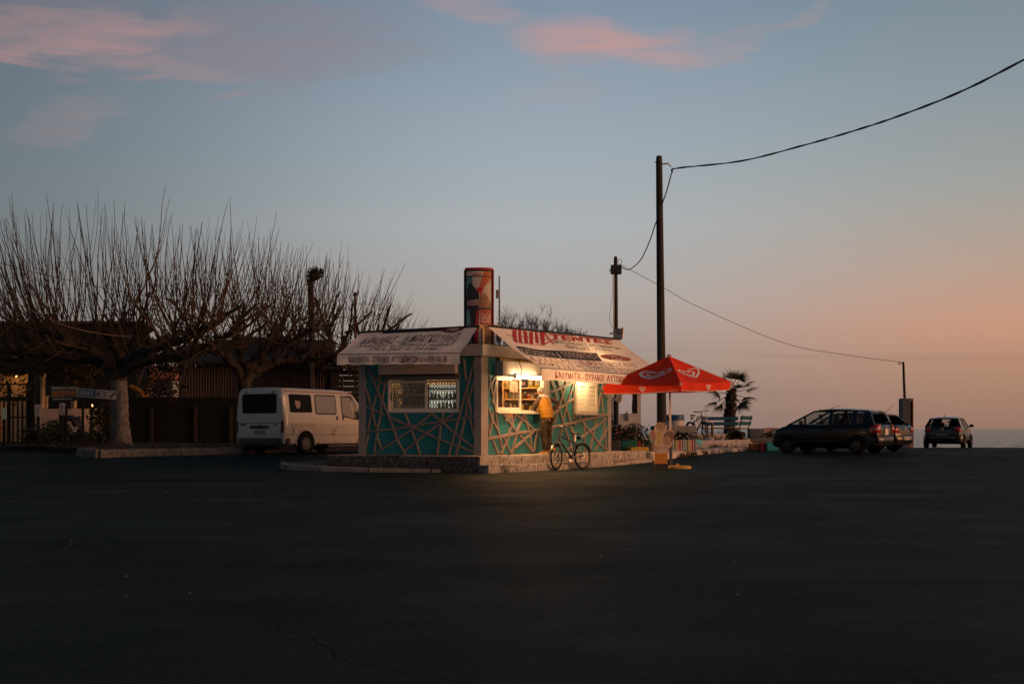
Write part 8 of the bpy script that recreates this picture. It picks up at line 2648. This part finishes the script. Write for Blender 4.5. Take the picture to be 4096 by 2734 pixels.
        if rnd.random() < .22:      # a fork
            i = rnd.randint(2, 5)
            d3 = (dirv + Vector((rnd.uniform(-.8, .8), rnd.uniform(-.4, .4), 0))).normalized()
            q2 = [q[i]]
            for s_ in range(5):
                d3 = (d3 * .75 + tgt * .25).normalized()
                q2.append(q2[-1] + d3 * ln * .10)
            mb.tube(q2, [.011, .010, .009, .007, .006, .004], 3, False)
    for k in range(droop):          # drooping and sideways twigs under the crown
        p, d, w_ = rnd.choice(starts)
        dirv = Vector((rnd.uniform(-1, 1), rnd.uniform(-1, .3), rnd.uniform(-.5, .4))).normalized()
        q = [p]
        for s_ in range(6):
            dirv = (dirv + Vector((rnd.uniform(-.35, .35), rnd.uniform(-.2, .2), rnd.uniform(-.3, .25)))).normalized()
            q.append(q[-1] + dirv * rnd.uniform(.12, .34))
        mb.tube(q, [.016, .014, .012, .010, .008, .006, .004], 3, False)
    mb.build('crown', M_shoot, t_, kind=None)
    return t_
pollard('nearest pollarded tree with a whitewashed trunk and long upright bare shoots', [W(487, 1782, 42), W(484, 1700, 42), W(482, 1600, 42), W(476, 1530, 42), W(478, 1478, 42)], .30,
  [[(480, 1490, 42), (540, 1430, 41.6), (640, 1395, 41), (750, 1350, 40.6), (830, 1310, 40.4), (890, 1270, 40.2)], [(478, 1500, 42), (560, 1450, 42.4), (700, 1418, 42.8), (850, 1395, 43.2), (980, 1385, 43.5)],
   [(470, 1490, 42), (400, 1425, 41.5), (320, 1380, 41), (240, 1350, 40.6), (150, 1310, 40.5)], [(470, 1500, 42), (380, 1450, 42.5), (260, 1430, 43), (140, 1420, 43.2), (20, 1400, 43.5)],
   [(478, 1480, 42), (470, 1400, 42.2), (440, 1360, 42.4), (400, 1320, 42.6)], [(478, 1480, 42), (520, 1400, 43), (560, 1350, 43.6), (610, 1315, 44)], [(470, 1480, 42), (330, 1400, 44), (200, 1370, 45), (60, 1350, 45.5)], [(490, 1480, 42), (600, 1380, 42.6), (690, 1345, 43), (760, 1310, 43.4)], [(480, 1500, 42), (620, 1440, 41), (760, 1425, 40.6), (880, 1360, 40.3), (960, 1330, 40)]],
  360, 1.0, 4.0, 3, 520, washed=2.72, lean=.006, droop=150)
pollard('second pollarded tree arching over the roof of the white van', [W(985, 1780, 45.5), W(985, 1680, 45.5), W(985, 1600, 45.5), W(975, 1520, 45.5)], .30,
  [[(975, 1530, 45.5), (930, 1450, 45), (860, 1410, 44.6), (780, 1390, 44.4)], [(980, 1530, 45.5), (1020, 1440, 45.2), (1110, 1395, 45), (1190, 1350, 44.8), (1260, 1310, 44.6)], [(985, 1530, 45.5), (1060, 1470, 46), (1180, 1440, 46.3), (1330, 1450, 46.6), (1430, 1480, 46.8)],
   [(975, 1530, 45.5), (960, 1420, 45.8), (940, 1340, 46), (960, 1270, 46.2)], [(980, 1530, 45.5), (1040, 1420, 47), (1100, 1350, 47.6), (1130, 1300, 48)]],
  235, 1.0, 3.3, 8, 960, washed=False, lean=.006, droop=110)
pollard('third pollarded tree partly hidden by the left awning of the kiosk', [W(1330, 1760, 53), W(1330, 1660, 53), W(1325, 1560, 53), W(1335, 1480, 53)], .28,
  [[(1330, 1490, 53), (1260, 1420, 52.6), (1180, 1400, 52.2), (1100, 1370, 52)], [(1335, 1490, 53), (1400, 1410, 53), (1480, 1360, 53), (1560, 1330, 53)], [(1335, 1490, 53), (1420, 1430, 53.6), (1540, 1390, 54), (1640, 1350, 54.2)], [(1335, 1490, 53), (1330, 1380, 53.4), (1300, 1310, 53.6)], [(1335, 1490, 53), (1370, 1380, 54), (1400, 1320, 54.4)]],
  230, .9, 2.8, 15, 1300, washed=False, lean=.016, droop=100)
# small tree beyond the fence, warm light painted into its bark colour
st_ = thing('small_tree', 'small bare tree with bent orange lit trunk beyond the plank fence', 'tree', tuple(W(570, 1760, 52)))
mb = MB(); mb.tube(smoothpath([W(566, 1790, 52), W(568, 1620, 52), W(575, 1590, 52), (W(560, 1565, 52)), W(520, 1545, 52)]), .12, 8); mb.tube(smoothpath([W(572, 1620, 52), W(590, 1570, 52), W(600, 1530, 52), W(630, 1500, 52)]), .09, 8)
mb.build('trunk', mat('bark_lit_orange', (0.20, 0.10, 0.03), .85, var=.4, scale=6), st_, smooth=60)
rnd = random.Random(77)
def twigs(mb, p, d, ln, r, depth, rnd, up=.12, spread=.75):
    q = [p]
    dd = d.copy()
    for s_ in range(4):
        dd = (dd + Vector((rnd.uniform(-.22, .22), rnd.uniform(-.22, .22), rnd.uniform(-.1, .1) + up))).normalized()
        q.append(q[-1] + dd * ln / 4)
    mb.tube(q, [r, r * .9, r * .8, r * .7, r * .55], 4 if r > .02 else 3, False)
    if depth > 0:
        for k in range(rnd.randint(3, 4)):
            i = rnd.randint(1, 4)
            d2 = (dd + Vector((rnd.uniform(-1, 1), rnd.uniform(-1, 1), rnd.uniform(-.5, .8))) * spread).normalized()
            twigs(mb, q[i], d2, ln * rnd.uniform(.55, .8), r * .6, depth - 1, rnd, up, spread)
mb = MB()
for a_, b_ in ((W(520, 1545, 52), Vector((-.6, -.2, .6))), (W(630, 1500, 52), Vector((.5, -.2, .7))), (W(600, 1530, 52), Vector((.6, .1, .3))), (W(560, 1565, 52), Vector((-.2, 0, 1)))):
    twigs(mb, a_, b_.normalized(), 1.0, .035, 3, rnd)
mb.build('crown', M_shoot, st_)
# bare tree behind the kiosk
bt = thing('bare_tree', 'bare twiggy tree showing above the long awning of the kiosk', 'tree', tuple(W(2130, 1760, 44)))
mb = MB(); tpz = smoothpath([W(2120, 1790, 44), W(2115, 1650, 44), W(2120, 1500, 44), W(2110, 1420, 44)]); mb.tube(tpz, [.2 - .004 * i for i in range(len(tpz))], 10); mb.build('trunk', M_bark, bt, smooth=60)
rnd = random.Random(41)
mb = MB()
BTP = [(1985 + 13 * k, 1428 - 26 * math.sin(math.pi * k / 26) + rnd.uniform(-8, 8) + (8 if k % 3 else 0), (k - 11) * .05 + rnd.uniform(-.4, .4), 1, .62 + .14 * math.sin(math.pi * min(1, k / 16)) - .006 * k) for k in range(25)]
for px, py, dx_, dz_, ln in BTP:
    p = W(px, py, 44 + rnd.uniform(-1, 1))
    q = tpz[-1]
    mb.tube([q - Vector((0, 0, .5)), q.lerp(p, .5) + Vector((0, 0, -.2)), p], [.09, .06, .045], 6)
    twigs(mb, p, Vector((dx_, rnd.uniform(-.3, .3), dz_)).normalized(), ln, .024, 4, rnd, .07, .85)
mb.build('crown', mat('twig_grey', (0.035, 0.028, 0.024), .9), bt)
# far poles among the trees
ip = thing('utility_pole', 'ivy topped pole among the bare shoots above the van', 'utility pole', tuple(W(1246, 1760, 51)))
mb = MB(); mb.tube([W(1246, 1770, 51), W(1244, 1090, 51)], [.15, .115], 10); mb.build('post', M_pole, ip)
mb = MB(); mb.tube([W(1272, 1330, 50.8), W(1268, 1200, 50.8)], .03, 6); mb.build('conduit', M_pole, ip)
rnd = random.Random(50); mb = MB(); leafcloud(mb, W(1262, 1098, 50.9), (.30, .26, .26), 300, .16, rnd); leafcloud(mb, W(1243, 1130, 50.9), (.16, .2, .4), 140, .14, rnd); leafcloud(mb, W(1246, 1300, 50.8), (.16, .2, 1.4), 160, .13, rnd)
mb.build('ivy', M_leafd, ip)
tpole = thing('utility_pole', 'thin reddish pole with a short arm left of the kiosk awning', 'utility pole', tuple(W(1421, 1760, 58)))
mb = MB(); mb.tube([W(1424, 1770, 58), W(1421, 1168, 58)], [.09, .06], 8); mb.build('post', mat('pole_red', (0.10, 0.045, 0.035), .8), tpole)
mb = MB(); mb.tube([W(1412, 1180, 57.9), W(1430, 1176, 57.9)], .05, 6); mb.build('arm', M_pole, tpole)
cable('thin wire from the thin reddish pole to the left through the shoots', [(1420, 1180, 57.9), (1330, 1208, 56), (1250, 1222, 54), (1150, 1232, 52), (1000, 1240, 49)], .010)
cable('upper thin wire crossing the shoots at the left edge', [(-60, 1032, 40), (0, 1052, 40.5), (150, 1092, 42), (330, 1132, 44), (560, 1180, 48), (800, 1215, 52)], .010)
cable('lower wire toned as if lit orange, sagging into the crown at the left edge', [(-60, 1160, 40), (0, 1180, 40), (120, 1238, 40), (230, 1290, 40), (320, 1318, 40.2), (430, 1338, 40.6), (530, 1346, 41.2)], .013, mat('cable_lit_orange', (0.22, 0.15, 0.11), .6))  # orange light on the wire is put into its colour
